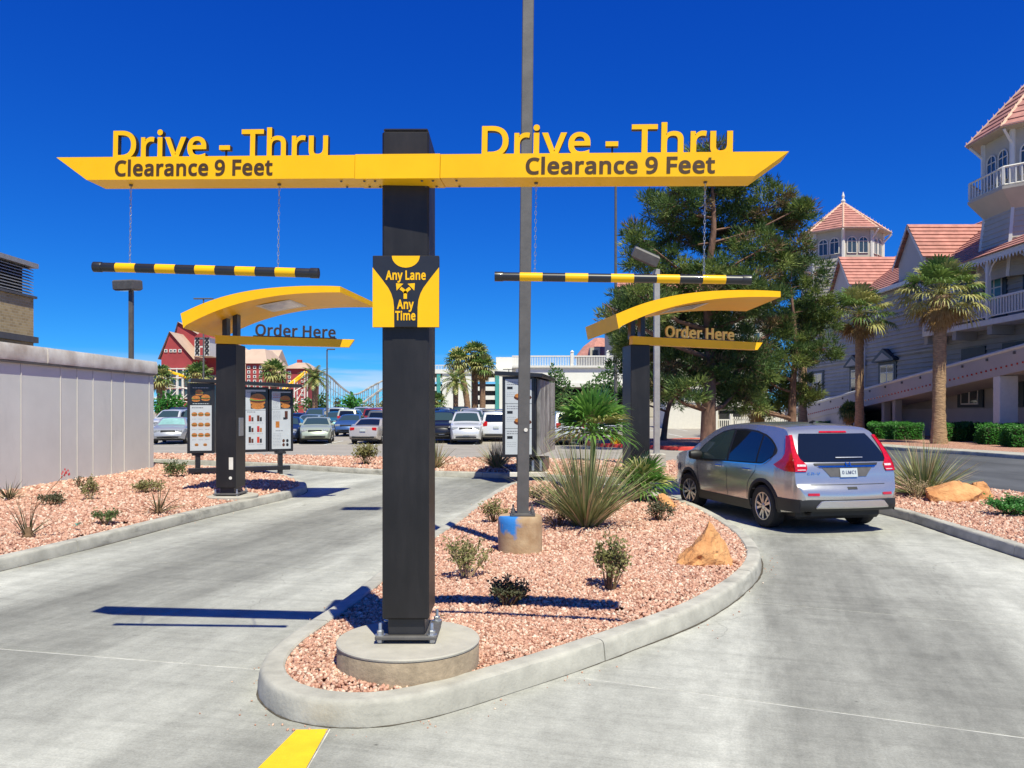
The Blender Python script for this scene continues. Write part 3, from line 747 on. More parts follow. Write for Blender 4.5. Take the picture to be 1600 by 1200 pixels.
def bed(name, poly, density, seed, cell=0.5, flat=None):
    "bed sheet + loose stones; density(dist to camera)->(stones per m2, stone radius)"
    rng = np.random.default_rng(seed)
    P = [(p[0], p[1]) for p in poly]
    n = len(P)
    cen = np.mean(np.array(P), 0)
    mb = MB()
    base_z = 0.112 if flat is None else flat
    ccw = sum(P[i - 1][0] * P[i][1] - P[i][0] * P[i - 1][1] for i in range(n)) > 0
    mb.poly([(p[0], p[1], base_z) for p in (P if ccw else P[::-1])])
    if flat is None:
        # the mound: a grid of small cells whose height follows the distance from the rim
        A_ = np.array(P); lo, hi = A_.min(0), A_.max(0); c = 0.3
        gx, gy = np.arange(lo[0], hi[0] + c, c), np.arange(max(lo[1], 2), hi[1] + c, c)
        GX, GY = np.meshgrid(gx, gy, indexing='ij'); q = np.stack([GX.ravel(), GY.ravel()], 1)
        ins = np.zeros(len(q), bool); j = n - 1
        for i in range(n):
            xi, yi, xj, yj = A_[i][0], A_[i][1], A_[j][0], A_[j][1]
            ins ^= ((yi > q[:, 1]) != (yj > q[:, 1])) & (q[:, 0] < (xj - xi) * (q[:, 1] - yi) / (yj - yi + 1e-12) + xi); j = i
        dz = bed_height(q[:, 0], q[:, 1], edge_dist(q, P)); ny = len(gy); I = ins.reshape(GX.shape)
        vs = [(a_, b_, z_) for (a_, b_), z_ in zip(q, dz)]; fs = []
        for i in range(len(gx) - 1):
            for j in range(ny - 1):
                if I[i, j] and I[i + 1, j] and I[i + 1, j + 1] and I[i, j + 1]: fs.append((i * ny + j, (i + 1) * ny + j, (i + 1) * ny + j + 1, i * ny + j + 1))
        mb.add(vs, fs)
    o = mb.build(name + '_bed', M_['bed']); o['kind'] = 'structure'
    if density is None: return o
    area = 0.5 * abs(sum(P[i - 1][0] * P[i][1] - P[i][0] * P[i - 1][1] for i in range(n)))
    N = int(area * density(0)[0])
    pts = tri_area_points(P, N, rng)
    dist = np.hypot(pts[:, 0], pts[:, 1])
    dens = np.array([density(d) for d in dist])
    keep = (rng.uniform(0, 1, N) < dens[:, 0] / density(0)[0]) & (pts[:, 1] > 3) & (np.abs(pts[:, 0]) < pts[:, 1] * 0.68 + 0.5)
    pts, dens = pts[keep], dens[keep]
    d = edge_dist(pts, P)
    z = (bed_height(pts[:, 0], pts[:, 1], d) if flat is None else np.full(len(pts), flat)) + dens[:, 1] * 0.35
    size = dens[:, 1] * rng.uniform(0.55, 1.35, len(pts))
    stones_mesh(name, pts, z, size, rng, [M_['stone%d' % i] for i in range(5)])
    return o
def dens_c(d):
    if d < 6.5: return (3300, 0.0118)
    if d < 9: return (2100, 0.0138)
    if d < 13: return (1000, 0.0185)
    return (330, 0.028)
def dens_l(d):
    if d < 13: return (1000, 0.0185)
    if d < 17: return (560, 0.0225)
    return (220, 0.032)
def dens_o(d):
    if d < 16: return (520, 0.0215)
    if d < 22: return (240, 0.030)
    return (80, 0.045)
cen_in = inset([(p[0], p[1]) for p in centre], 0.15)
bed('island_gravel', cen_in, dens_c, 1)
ll = [(p[0], p[1]) for p in left_isle_line]
left_poly = inset(ll + [(-16, 30), (-16, 6)], 0.15)
bed('left_island_gravel', left_poly, dens_l, 2)
strip_poly = [(p[0], p[1]) for p in outer_in] + [(p[0], p[1]) for p in outer_out[::-1]]
strip_poly = inset(strip_poly, 0.14)
bed('outer_strip_gravel', strip_poly, dens_o, 3, flat=0.135)

# right-hand road, pavement and bed in front of the hotel
mb = MB()
ro = [g(*p) for p in ((1900, 829), (1750, 802), (1600, 780), (1500, 767), (1405, 754), (1300, 743), (1200, 735), (1100, 729))]
rf = [g(*p) for p in ((1100, 676), (1200, 685), (1250, 690), (1390, 702.5), (1500, 709.5), (1600, 717), (1750, 727), (1900, 738))]
mb.poly([(p.x, p.y, -0.02) for p in ro + rf])
road = mb.build('side_road', M_['asphalt_dark']); road['kind'] = 'structure'
# pale streaks of worn paint along the road
bed_line = smooth_line([g(*p) for p in ((1900, 737), (1750, 727), (1600, 717), (1500, 709.5), (1390, 702.5), (1250, 690), (1180, 684), (1140, 680))], sub=4)
kerb(bed_line, -1, 'hotel_kerb', length=8.0, w=0.18)
def offset_line(line, d):
    out = []
    for i, p in enumerate(line):
        a, b = line[max(i - 1, 0)], line[min(i + 1, len(line) - 1)]
        t = Vector((b[0] - a[0], b[1] - a[1], 0)).normalized(); out.append(Vector((p[0], p[1], 0)) + Vector((t.y, -t.x, 0)) * d)
    return out
w1 = offset_line(bed_line, 0.17); w2 = offset_line(bed_line, 1.5)
mb = MB()
for i in range(len(w1) - 1):
    mb.poly([(w1[i].x, w1[i].y, 0.142), (w1[i + 1].x, w1[i + 1].y, 0.142), (w2[i + 1].x, w2[i + 1].y, 0.142), (w2[i].x, w2[i].y, 0.142)])
o = mb.build('pavement', M_['kerb']); o['kind'] = 'structure'
hp = [(p.x, p.y) for p in w2] + [(28, 100), (50, 100), (60, 30)]
mb = MB()
mb.poly([(x, y, 0.13) for x, y in hp])
o = mb.build('hotel_bed', M_['bed']); o['kind'] = 'structure'

# yellow lane line at the nose of the island, white stall lines in the lot
mb = MB()
q = [g(*p) for p in ((463, 1141), (512, 1140), (474, 1209), (395, 1209))]
mb.poly([(p.x, p.y, 0.004) for p in q[::-1]])
o = mb.build('painted_lane_line', M_['yellow_paint'], drive_o)
for k in range(-14, 15):
    x = k * 2.75 + 0.6
    for y0, y1 in ((44.2, 49.2), (55.0, 60.0), (66, 71)):
        mb = MB()
        mb.poly([(x, y0, lotz(y0) - 0.022), (x + 0.11, y0, lotz(y0) - 0.022), (x + 0.11, y1, lotz(y1) - 0.022), (x, y1, lotz(y1) - 0.022)])
        mb.build('stall_line', M_['white_paint'], lot)
mb = MB(); mb.poly([(-45, 43.9, -0.0225), (12, 43.9, -0.0225), (12, 44.05, -0.0225), (-45, 44.05, -0.0225)])
mb.build('stall_line', M_['white_paint'], lot)
# red-painted kerbs of the traffic island under the pines
def red_island(pts, name):
    line = smooth_line([g(*p) for p in pts], closed=True, sub=4)
    kerb(line, 1 if signed(line) > 0 else -1, name, closed=True, length=4.0, mat=M_['red_paint'])
    q = inset([(p[0], p[1]) for p in line], 0.15)
    mb = MB(); mb.poly([(x, y, 0.12) for x, y in q] if signed(q and [Vector((a, b, 0)) for a, b in q]) > 0 else [(x, y, 0.12) for x, y in q][::-1])
    oo = mb.build(name.replace('kerb', 'bed'), M_['bed']); oo['kind'] = 'structure'
red_island(((1010, 700), (1060, 703), (1120, 702), (1170, 697), (1150, 690), (1090, 688), (1010, 690), (930, 690), (920, 696)), 'tree_island_kerb')
# ================================================================== drive-through sign
PC = Vector((-0.69, 5.42, 0.0))                      # pole centre
sg = thing('drive_thru_sign', 'black pole with a long yellow beam and raised Drive - Thru letters', 'sign', (PC.x, PC.y, 0.30))
zt = 0.30
# pole
mb = MB(); mb.cbox(PC.x - 0.152, PC.x + 0.152, PC.y - 0.21, PC.y + 0.21, zt + 0.16, 3.628, 0.012)
mb.build('pole', M_['charcoal'], sg)
mb = MB(); mb.cbox(PC.x - 0.145, PC.x + 0.145, PC.y - 0.20, PC.y + 0.20, 3.630, 3.650, 0.008)
mb.build('pole_cap', M_['black'], sg)
mb = MB(); mb.cbox(PC.x - 0.12, PC.x + 0.12, PC.y - 0.17, PC.y + 0.17, zt + 0.05, zt + 0.158, 0.006)
mb.build('pole_foot', M_['black'], sg)
mb = MB(); mb.cbox(PC.x - 0.20, PC.x + 0.20, PC.y - 0.215, PC.y + 0.215, zt + 0.028, zt + 0.052, 0.004)
bp = mb.build('base_plate', M_['dark_steel'], sg)
def bolt_mb(x, y, z):
    m = MB()
    m.lathe([(0.011, -0.05), (0.011, 0.075), (0.009, 0.08)], 10, (x, y, z))
    m.lathe([(0.034, 0), (0.034, 0.006)], 16, (x, y, z))
    m.lathe([(0.022, 0.006), (0.022, 0.03), (0.019, 0.033)], 6, (x, y, z))
    m.lathe([(0.022, -0.046), (0.022, -0.028)], 6, (x, y, z))
    return m
for sx in (-1, 1):
    for sy in (-1, 1):
        bolt_mb(PC.x + sx * 0.168, PC.y + sy * 0.18, zt + 0.0525).build('anchor_bolt', M_['steel'], bp, smooth=30)
# beam: front face, horizontal underside, slanted ends; yawed a little, right arm nearer
A = Vector((-2.976, 5.25, 3.47)); B = Vector((1.672, 4.85, 3.38))
ex = (B - A).normalized(); ey = Vector((0, 0, 1)).cross(ex).normalized(); ez = ex.cross(ey).normalized()
LB = (B - A).length
def bm_pt(s, d, h): return A + ex * s + ey * d + ez * h
def beam_seg(s0, s1, b0, b1, e=0.0):
    "s0..s1 along the top edge, b0..b1 along the bottom edge"
    m = MB(); hh = 0.148; dd = 0.215
    fr = [bm_pt(s0, -e, e), bm_pt(s1, -e, e), bm_pt(b1, -e, -hh - e), bm_pt(b0, -e, -hh - e)]
    bk = [bm_pt(s0, dd + e, e), bm_pt(s1, dd + e, e), bm_pt(b1, dd + e, -hh - e), bm_pt(b0, dd + e, -hh - e)]
    m.add(fr + bk, [(3, 2, 1, 0), (4, 5, 6, 7), (0, 1, 5, 4), (2, 3, 7, 6), (1, 2, 6, 5), (3, 0, 4, 7)])
    return m
sp = (PC.x - 0.3 - A.x) / ex.x; sq = (PC.x + 0.24 - A.x) / ex.x
beam_seg(0, sp - 0.003, 0.21, sp - 0.003).build('beam_arm', M_['yellow'], sg)
beam_seg(sq + 0.003, LB, sq + 0.003, LB - 0.20).build('beam_arm', M_['yellow'], sg)
cs = beam_seg(sp, sq, sp, sq, 0.003).build('beam_sleeve', M_['yellow'], sg)
mb = MB()
for s in (sp + 0.05, sp + 0.12, sq - 0.12, sq - 0.05, sp - 0.1, sq + 0.1):
    for d in (0.04, 0.17):
        p = bm_pt(s, d, -0.152); mb.lathe([(0.008, 0.0), (0.008, -0.006), (0.005, -0.008)], 8, p)
mb.build('screws', M_['dark_steel'], cs, kind='stuff')
def place_text(txt, org_, ux, uz, un, width, cap, ext, off, mats, parent, name, each=True, spacing=1.0):
    "lettering laid on a plane: ux along, uz up, un outwards (towards the reader)"
    out = []; whole = MB()
    for vs, fs in text_mb(txt, width, cap, ext, off, spacing):
        m = MB() if each else whole
        P = [org_ + ux * v.x + uz * v.z - un * v.y for v in vs]
        ms = []
        for f in fs:
            n = (vs[f[1]] - vs[f[0]]).cross(vs[f[2]] - vs[f[0]])
            ms.append(0 if abs(n.normalized().y) > 0.7 else len(mats) - 1)
        m.add(P, fs, ms)
        if each: out.append(m.build(name, mats, parent))
    if not each: out.append(whole.build(name, mats, parent, kind='stuff'))
    return out
def sX(u, Y): return (u - CX) / F * Y
# raised words standing on the beam
for u0, u1, cap in ((166, 514, 0.182), (751, 1141, 0.186)):
    y_ = lerp(A.y, B.y, (0.5 * (u0 + u1) - 88) / 1145)
    s0 = (sX(u0, y_) - A.x) / ex.x; s1 = (sX(u1, y_) - A.x) / ex.x
    letters = place_text('Drive - Thru', bm_pt(s0, 0.045, -0.004), ex, ez, -ey, s1 - s0, cap, 0.020, 0.016, [M_['yellow'], M_['letter_side']], sg, 'letter')
    for d_, off_ in ((0.527, 0.0),):
        mb = MB(); sc = lerp(s0, s1, d_)
        mb.tube([bm_pt(sc, 0.045, 0), bm_pt(sc, 0.045, 0.062)], 0.007, 6); mb.build('hyphen_stem', M_['black'], sg)
for u0, u1, v0, v1 in ((175, 430, 249, 274), (822, 1114, 244.5, 271)):
    y_ = lerp(A.y, B.y, (0.5 * (u0 + u1) - 88) / 1145)
    s0 = (sX(u0, y_) - A.x) / ex.x; s1 = (sX(u1, y_) - A.x) / ex.x
    cap = (v1 - v0) / F * y_ * 0.95
    zb = (H + (CY - v1) / F * y_) - (A.z + (B.z - A.z) * ((s0 + s1) / 2 / LB))
    place_text('Clearance 9 Feet', bm_pt(s0, -0.002, zb), ex, ez, -ey, s1 - s0, cap, 0, 0.03, [M_['lettering']], sg, 'printed_lettering', each=False)
# lane panel
px0, px1 = sX(582, 5.16), sX(686, 5.16); pz1, pz0 = H + (CY - 399) / F * 5.16, H + (CY - 511) / F * 5.16
pw, ph = px1 - px0, pz1 - pz0; yf = 5.165
mb = MB(); mb.cbox(px0, px1, yf, yf + 0.042, pz0, pz1, 0.004)
panel = mb.build('lane_panel', M_['black'], sg)
def pp(a, b, d=0.002): return Vector((px0 + a * pw, yf - d, pz1 - b * ph))
def flat_poly(m, pts, d=0.0025, mi=0):
    m.poly([pp(a, b, d) for a, b in pts], mi)
ls = [(0.0, 0.165), (0.14, 0.33), (0.235, 0.45), (0.28, 0.53), (0.31, 0.62), (0.322, 0.72), (0.325, 1.0), (0.0, 1.0)]
mb = MB(); flat_poly(mb, ls[::-1]); mb.build('yellow_field', M_['yellow'], panel)
mb = MB(); flat_poly(mb, [(1 - a, b) for a, b in ls]); mb.build('yellow_field', M_['yellow'], panel)
mb = MB(); flat_poly(mb, [(0.5 + 0.21 * math.cos(t), 0.005 + 0.165 * math.sin(t)) for t in [math.pi * k / 14 for k in range(15)]]); mb.build('yellow_field', M_['yellow'], panel)
ux, uz, un = Vector((1, 0, 0)), Vector((0, 0, 1)), Vector((0, -1, 0))
for txt, x0_, x1_, base_, cap_ in (('Any Lane', 0.195, 0.80, 0.335, 0.125), ('Any', 0.365, 0.62, 0.742, 0.125), ('Time', 0.34, 0.645, 0.90, 0.125)):
    place_text(txt, pp(x0_, base_, 0.003), ux, uz, un, (x1_ - x0_) * pw, cap_ * ph, 0, 0.03, [M_['yellow']], panel, 'printed_lettering', each=False)
def stroke(m, pts, w):
    P = [Vector((a * pw, b * ph)) for a, b in pts]; Lp, Rp = [], []
    for i, p in enumerate(P):
        d = (P[min(i + 1, len(P) - 1)] - P[max(i - 1, 0)]).normalized(); nn = Vector((-d.y, d.x)) * w / 2
        Lp.append(p + nn); Rp.append(p - nn)
    for i in range(len(P) - 1):
        m.poly([pp(q.x / pw, q.y / ph, 0.003) for q in (Lp[i], Lp[i + 1], Rp[i + 1], Rp[i])])
mb = MB()
stroke(mb, [(0.492, 0.605), (0.492, 0.50)], 0.022)
stroke(mb, [(0.492, 0.525), (0.47, 0.49), (0.42, 0.455)], 0.02)
stroke(mb, [(0.492, 0.525), (0.515, 0.49), (0.565, 0.455)], 0.02)
mb.poly([pp(*q, 0.0032) for q in ((0.352, 0.387), (0.462, 0.395), (0.362, 0.49))][::-1])
mb.poly([pp(*q, 0.0032) for q in ((0.637, 0.387), (0.527, 0.395), (0.627, 0.49))])
mb.build('lane_arrows', M_['yellow'], panel)
# concrete pedestal
ped = thing('concrete_pedestal', 'round concrete pedestal under the black sign pole at the island nose', 'pedestal', (PC.x, 5.36, 0.1))
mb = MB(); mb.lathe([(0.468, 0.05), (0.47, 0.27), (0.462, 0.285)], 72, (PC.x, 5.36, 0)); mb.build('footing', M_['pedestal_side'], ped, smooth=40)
mb = MB(); mb.lathe([(0.472, 0.282), (0.474, 0.292), (0.468, 0.3), (0.0, 0.3005)], 72, (PC.x, 5.36, 0), cap=False); mb.build('trowelled_top', M_['pedestal'], ped, smooth=40)

# clearance bars on chains
def clearance_bar(P, Q, r, label, hangs):
    P, Q = Vector(P), Vector(Q); d = (Q - P).normalized(); Lb = (Q - P).length
    root = thing('clearance_bar', label, 'clearance bar', P.lerp(Q, 0.5), 0, 'striped clearance bars under the sign')
    mb = MB(); mb.tube([P, P + d * 0.05, P + d * 0.055], [r * 1.12, r * 1.12, r * 1.05], 20); mb.build('end_cap', M_['black'], root, smooth=40)
    mb = MB(); mb.tube([Q, Q - d * 0.05, Q - d * 0.055], [r * 1.12, r * 1.12, r * 1.05], 20); mb.build('end_cap', M_['black'], root, smooth=40)
    n = 11; a, b = 0.05, Lb - 0.05
    w = [0.75] + [1] * 9 + [0.75]; tot = sum(w); s = a
    for k in range(n):
        e = s + (b - a) * w[k] / tot
        mb = MB(); mb.tube([P + d * s, P + d * e], r, 20); mb.build('band', M_['yellow'] if k % 2 else M_['black'], root, smooth=40); s = e
    for top, f in hangs:
        end = P.lerp(Q, f) + Vector((0, 0, r)); mb = MB()
        n = int((top - end).length / 0.026)
        dd = (end - top).normalized()
        for i in range(n):
            c = top.lerp(end, (i + 0.5) / n); sd = Vector((1, 0, 0)) if i % 2 else Vector((0, 1, 0))
            pts = [c + dd * (0.0155 * math.cos(t)) + sd * (0.006 * math.sin(t)) for t in [2 * math.pi * k / 8 for k in range(9)]]
            mb.tube(pts, 0.0019, 4, cap=False)
        ch = mb.build('chain', M_['steel'], root)
        mb = MB(); mb.lathe([(0.012, -0.01), (0.012, 0.012)], 8, top); mb.build('eye_bolt', M_['dark_steel'], ch)
def bar_pt(u, v, Y): return at(u, v, Y)
def hang(u, s_d=0.11):
    y_ = lerp(A.y, B.y, (u - 88) / 1145) + s_d
    s = (sX(u, y_) - A.x) / ex.x
    return bm_pt(s, s_d, -0.149)
P, Q = bar_pt(147, 417, 5.24), bar_pt(498, 427, 5.20)
clearance_bar(P, Q, 0.0305, 'black and yellow striped clearance bar hanging over the left lane', [(hang(203), 0.16), (hang(435), 0.82)])
P, Q = bar_pt(773, 432, 5.02), bar_pt(1173, 437.5, 4.98)
clearance_bar(P, Q, 0.0275, 'black and yellow striped clearance bar hanging over the right lane', [(hang(836), 0.158), (hang(1100), 0.818)])

# ================================================================== order stations
def order_station(loc, yaw, label, grey, kx=1.0):
    root = thing('order_station', label, 'order station', loc, yaw, 'order here stations')
    def W(m, name, mats, parent=root, **k): return m.build(name, mats, parent, world=False, **k)
    z0 = 0.02
    m = MB(); m.cbox(-0.19, 0.19, -0.28, 0.28, z0 + 0.15, 2.90, 0.012); pil = W(m, 'pillar', M_['charcoal'])
    m = MB(); m.cbox(-0.13, 0.13, -0.22, 0.22, z0 + 0.045, z0 + 0.15, 0.006); W(m, 'pillar_foot', M_['black'])
    m = MB(); m.cbox(-0.24, 0.24, -0.30, 0.30, z0 + 0.02, z0 + 0.046, 0.004); bp = W(m, 'base_plate', M_['dark_steel'])
    for sx in (-1, 1):
        for sy in (-1, 1): W(bolt_mb(sx * 0.205, sy * 0.26, z0 + 0.0465), 'anchor_bolt', M_['steel'], bp, smooth=30)
    m = MB(); m.box(0.06, 0.14, -0.2825, -0.281, 0.52, 0.75); W(m, 'notice_sticker', M_['cap_grey'], pil)
    m = MB(); m.lathe([(0.03, 0), (0.03, 0.004)], 16, M=T(0.09, -0.281, 0.36) @ RX(R(90))); W(m, 'round_badge', M_['white'], pil)
    m = MB(); m.cbox(0.18, 0.205, -0.12, 0.12, 1.15, 1.5, 0.006); sp_ = W(m, 'speaker_panel', M_['steel'], pil)
    # stub posts and their caps
    for x in (-0.09, 0.11):
        m = MB(); m.cbox(x - 0.045, x + 0.045, -0.10, 0.10, 3.035, 3.56 + x * 0.35, 0.004); st = W(m, 'stub_post', M_['black'])
        m = MB(); zc = 3.56 + x * 0.35
        m.cbox(-0.055, 0.055, -0.26, 0.26, 0, 0.03, 0.004, M=T(x, 0, zc - 0.005) @ RY(R(-22))); W(m, 'bracket', M_['black'], st)
    # arched canopy
    top = [(-0.68, 3.36), (-0.4, 3.50), (-0.1, 3.625), (0.25, 3.735), (0.65, 3.82), (1.1, 3.875), (1.6, 3.905), (2.1, 3.905), (2.57, 3.88)]
    tk = [(-0.68, 0.27), (0.25, 0.21), (1.2, 0.15), (2.57, 0.10)]
    y0, y1 = -0.90, 1.20; sec = []
    N = 28
    for i in range(N + 1):
        f = i / N; row = []
        for y, xs, xe in ((y0, -0.60, 2.30), (y1, -0.64, 2.57)):
            x = lerp(xs, xe, f); z = interp(x, top); t = interp(x, tk); x = x * kx
            row.append((x, y, z, t))
        sec.append(row)
    # smooth the profile
    zs = [[r[k][2] for r in sec] for k in (0, 1)]
    for _ in range(4):
        for k in (0, 1):
            zs[k] = [zs[k][0]] + [(zs[k][i - 1] + 2 * zs[k][i] + zs[k][i + 1]) / 4 for i in range(1, N)] + [zs[k][N]]
    rings = []
    for i, r in enumerate(sec):
        (xa, ya, _, ta), (xb, yb, _, tb) = r; za, zb = zs[0][i], zs[1][i]
        cut = 0.05 if i == 0 else 0.0
        rings.append([(xa, ya, za), (xa + cut, ya, za - ta), (xb + cut, yb, zb - tb), (xb, yb, zb)])
    m = MB(); m.loft(rings, True, True); can = W(m, 'canopy', M_['yellow'], smooth=30)
    # light panel let into the underside
    def under(f, w, d=0.004):
        i = f * N; k = int(i); t = i - k
        a = Vector(rings[k][1]).lerp(Vector(rings[k + 1][1]), t); b = Vector(rings[k][2]).lerp(Vector(rings[k + 1][2]), t)
        p = a.lerp(b, w); return p - Vector((0, 0, d))
    m = MB(); fr = 0.03
    outer = [under(0.40, 0.26), under(0.62, 0.26), under(0.62, 0.74), under(0.40, 0.74)]
    m.poly(outer[::-1]); lf = W(m, 'light_frame', M_['white'], can)
    m = MB(); m.poly([under(0.42, 0.30, 0.008), under(0.60, 0.30, 0.008), under(0.60, 0.70, 0.008), under(0.42, 0.70, 0.008)][::-1]); W(m, 'light_lens', M_['lens'], lf)
    # blade with Order Here
    Mb = T(0, 0, 0) @ RZ(R(7)) @ RY(R(1.2))
    m = MB()
    fr = [Vector(p) for p in ((-0.28, -0.32, 3.055), (2.30 * kx, -0.32, 3.055), (2.20 * kx, -0.32, 2.905), (-0.28, -0.32, 2.90))]
    bk = [p + Vector((0, 0.15, 0)) for p in fr]
    m.add([Mb @ p for p in fr + bk], [(3, 2, 1, 0), (4, 5, 6, 7), (0, 1, 5, 4), (2, 3, 7, 6), (1, 2, 6, 5), (3, 0, 4, 7)])
    bl = W(m, 'sign_blade', M_['yellow'])
    m = MB(); m.cbox(0.40, 1.96, -0.27, -0.24, 3.056, 3.078, 0.003, M=Mb); W(m, 'letter_rail', M_['black'], bl)
    for vs, fs in text_mb('Order Here', 1.50, 0.215, 0.02, 0.02):
        m = MB(); ms = []
        for f in fs:
            n = (vs[f[1]] - vs[f[0]]).cross(vs[f[2]] - vs[f[0]]); ms.append(0 if abs(n.normalized().y) > 0.7 else 1)
        m.add([Mb @ (Vector((0.44, -0.255, 3.079)) + v) for v in vs], fs, ms)
        W(m, 'letter', [M_['letter_grey'], M_['letter_edge']] if grey else [M_['letter_pale'], M_['letter_pale']], root)
    return root
M_['lens'] = pm('frosted_lens', (0.60, 0.60, 0.60), 0.25, var=0.25, scale=3, coat=0.4)
M_['letter_pale'] = pm('pale_yellow_letter', (0.95, 0.62, 0.12), 0.4, var=0.05)
M_['letter_edge'] = pm('letter_edge', (0.62, 0.33, 0.02), 0.4, var=0.06)
lz = 0.19
order_station((-5.42, 15.5, lz), R(0), 'yellow arched order canopy with grey Order Here letters on the left island', True)
order_station((2.42, 15.7, lz), R(9), 'yellow arched order canopy with yellow Order Here letters beside the pine tree', False, 1.11)
for (x, y), lab in (((-5.42, 15.5), 'low round concrete footing under the left order canopy pillar'), ((2.42, 15.7), 'low round concrete footing under the right order canopy pillar')):
    p = thing('concrete_footing', lab, 'footing', (x, y, 0.1), 0, 'footings of the order canopies')
    m = MB(); m.lathe([(0.50, -0.05), (0.51, 0.095), (0.50, 0.108), (0.0, 0.109)], 48, (0, 0, 0), cap=False); m.build('footing', M_['pedestal'], p, world=False, smooth=40)

# ================================================================== menu boards
M_['poster_white'] = pm('poster_white', (0.50, 0.53, 0.56), 0.25, var=0.05, scale=3)
M_['poster_dark'] = pm('poster_dark', (0.02, 0.022, 0.026), 0.25, var=0.2, scale=6)
M_['bun'] = pm('printed_bun', (0.45, 0.17, 0.035), 0.3, var=0.3, scale=30)
M_['patty'] = pm('printed_patty', (0.09, 0.03, 0.015), 0.3, var=0.3, scale=30)
M_['lettuce'] = pm('printed_lettuce', (0.20, 0.32, 0.05), 0.3, var=0.3, scale=40)
M_['tomato'] = pm('printed_tomato', (0.50, 0.05, 0.02), 0.3, var=0.2, scale=30)
M_['print_text'] = pm('printed_text', (0.16, 0.16, 0.19), 0.3, var=0.2)
M_['print_red'] = pm('printed_red', (0.45, 0.03, 0.03), 0.3, var=0.2)
M_['shed_metal'] = pm('streaky_metal', (0.30, 0.285, 0.27), 0.5, metal=0.2, var=0.55, scale=2.6, detail=6, stretch=(1, 1, 0.5))
POST = [M_['poster_white'], M_['poster_dark'], M_['bun'], M_['patty'], M_['lettuce'], M_['tomato'], M_['print_text'], M_['print_red']]
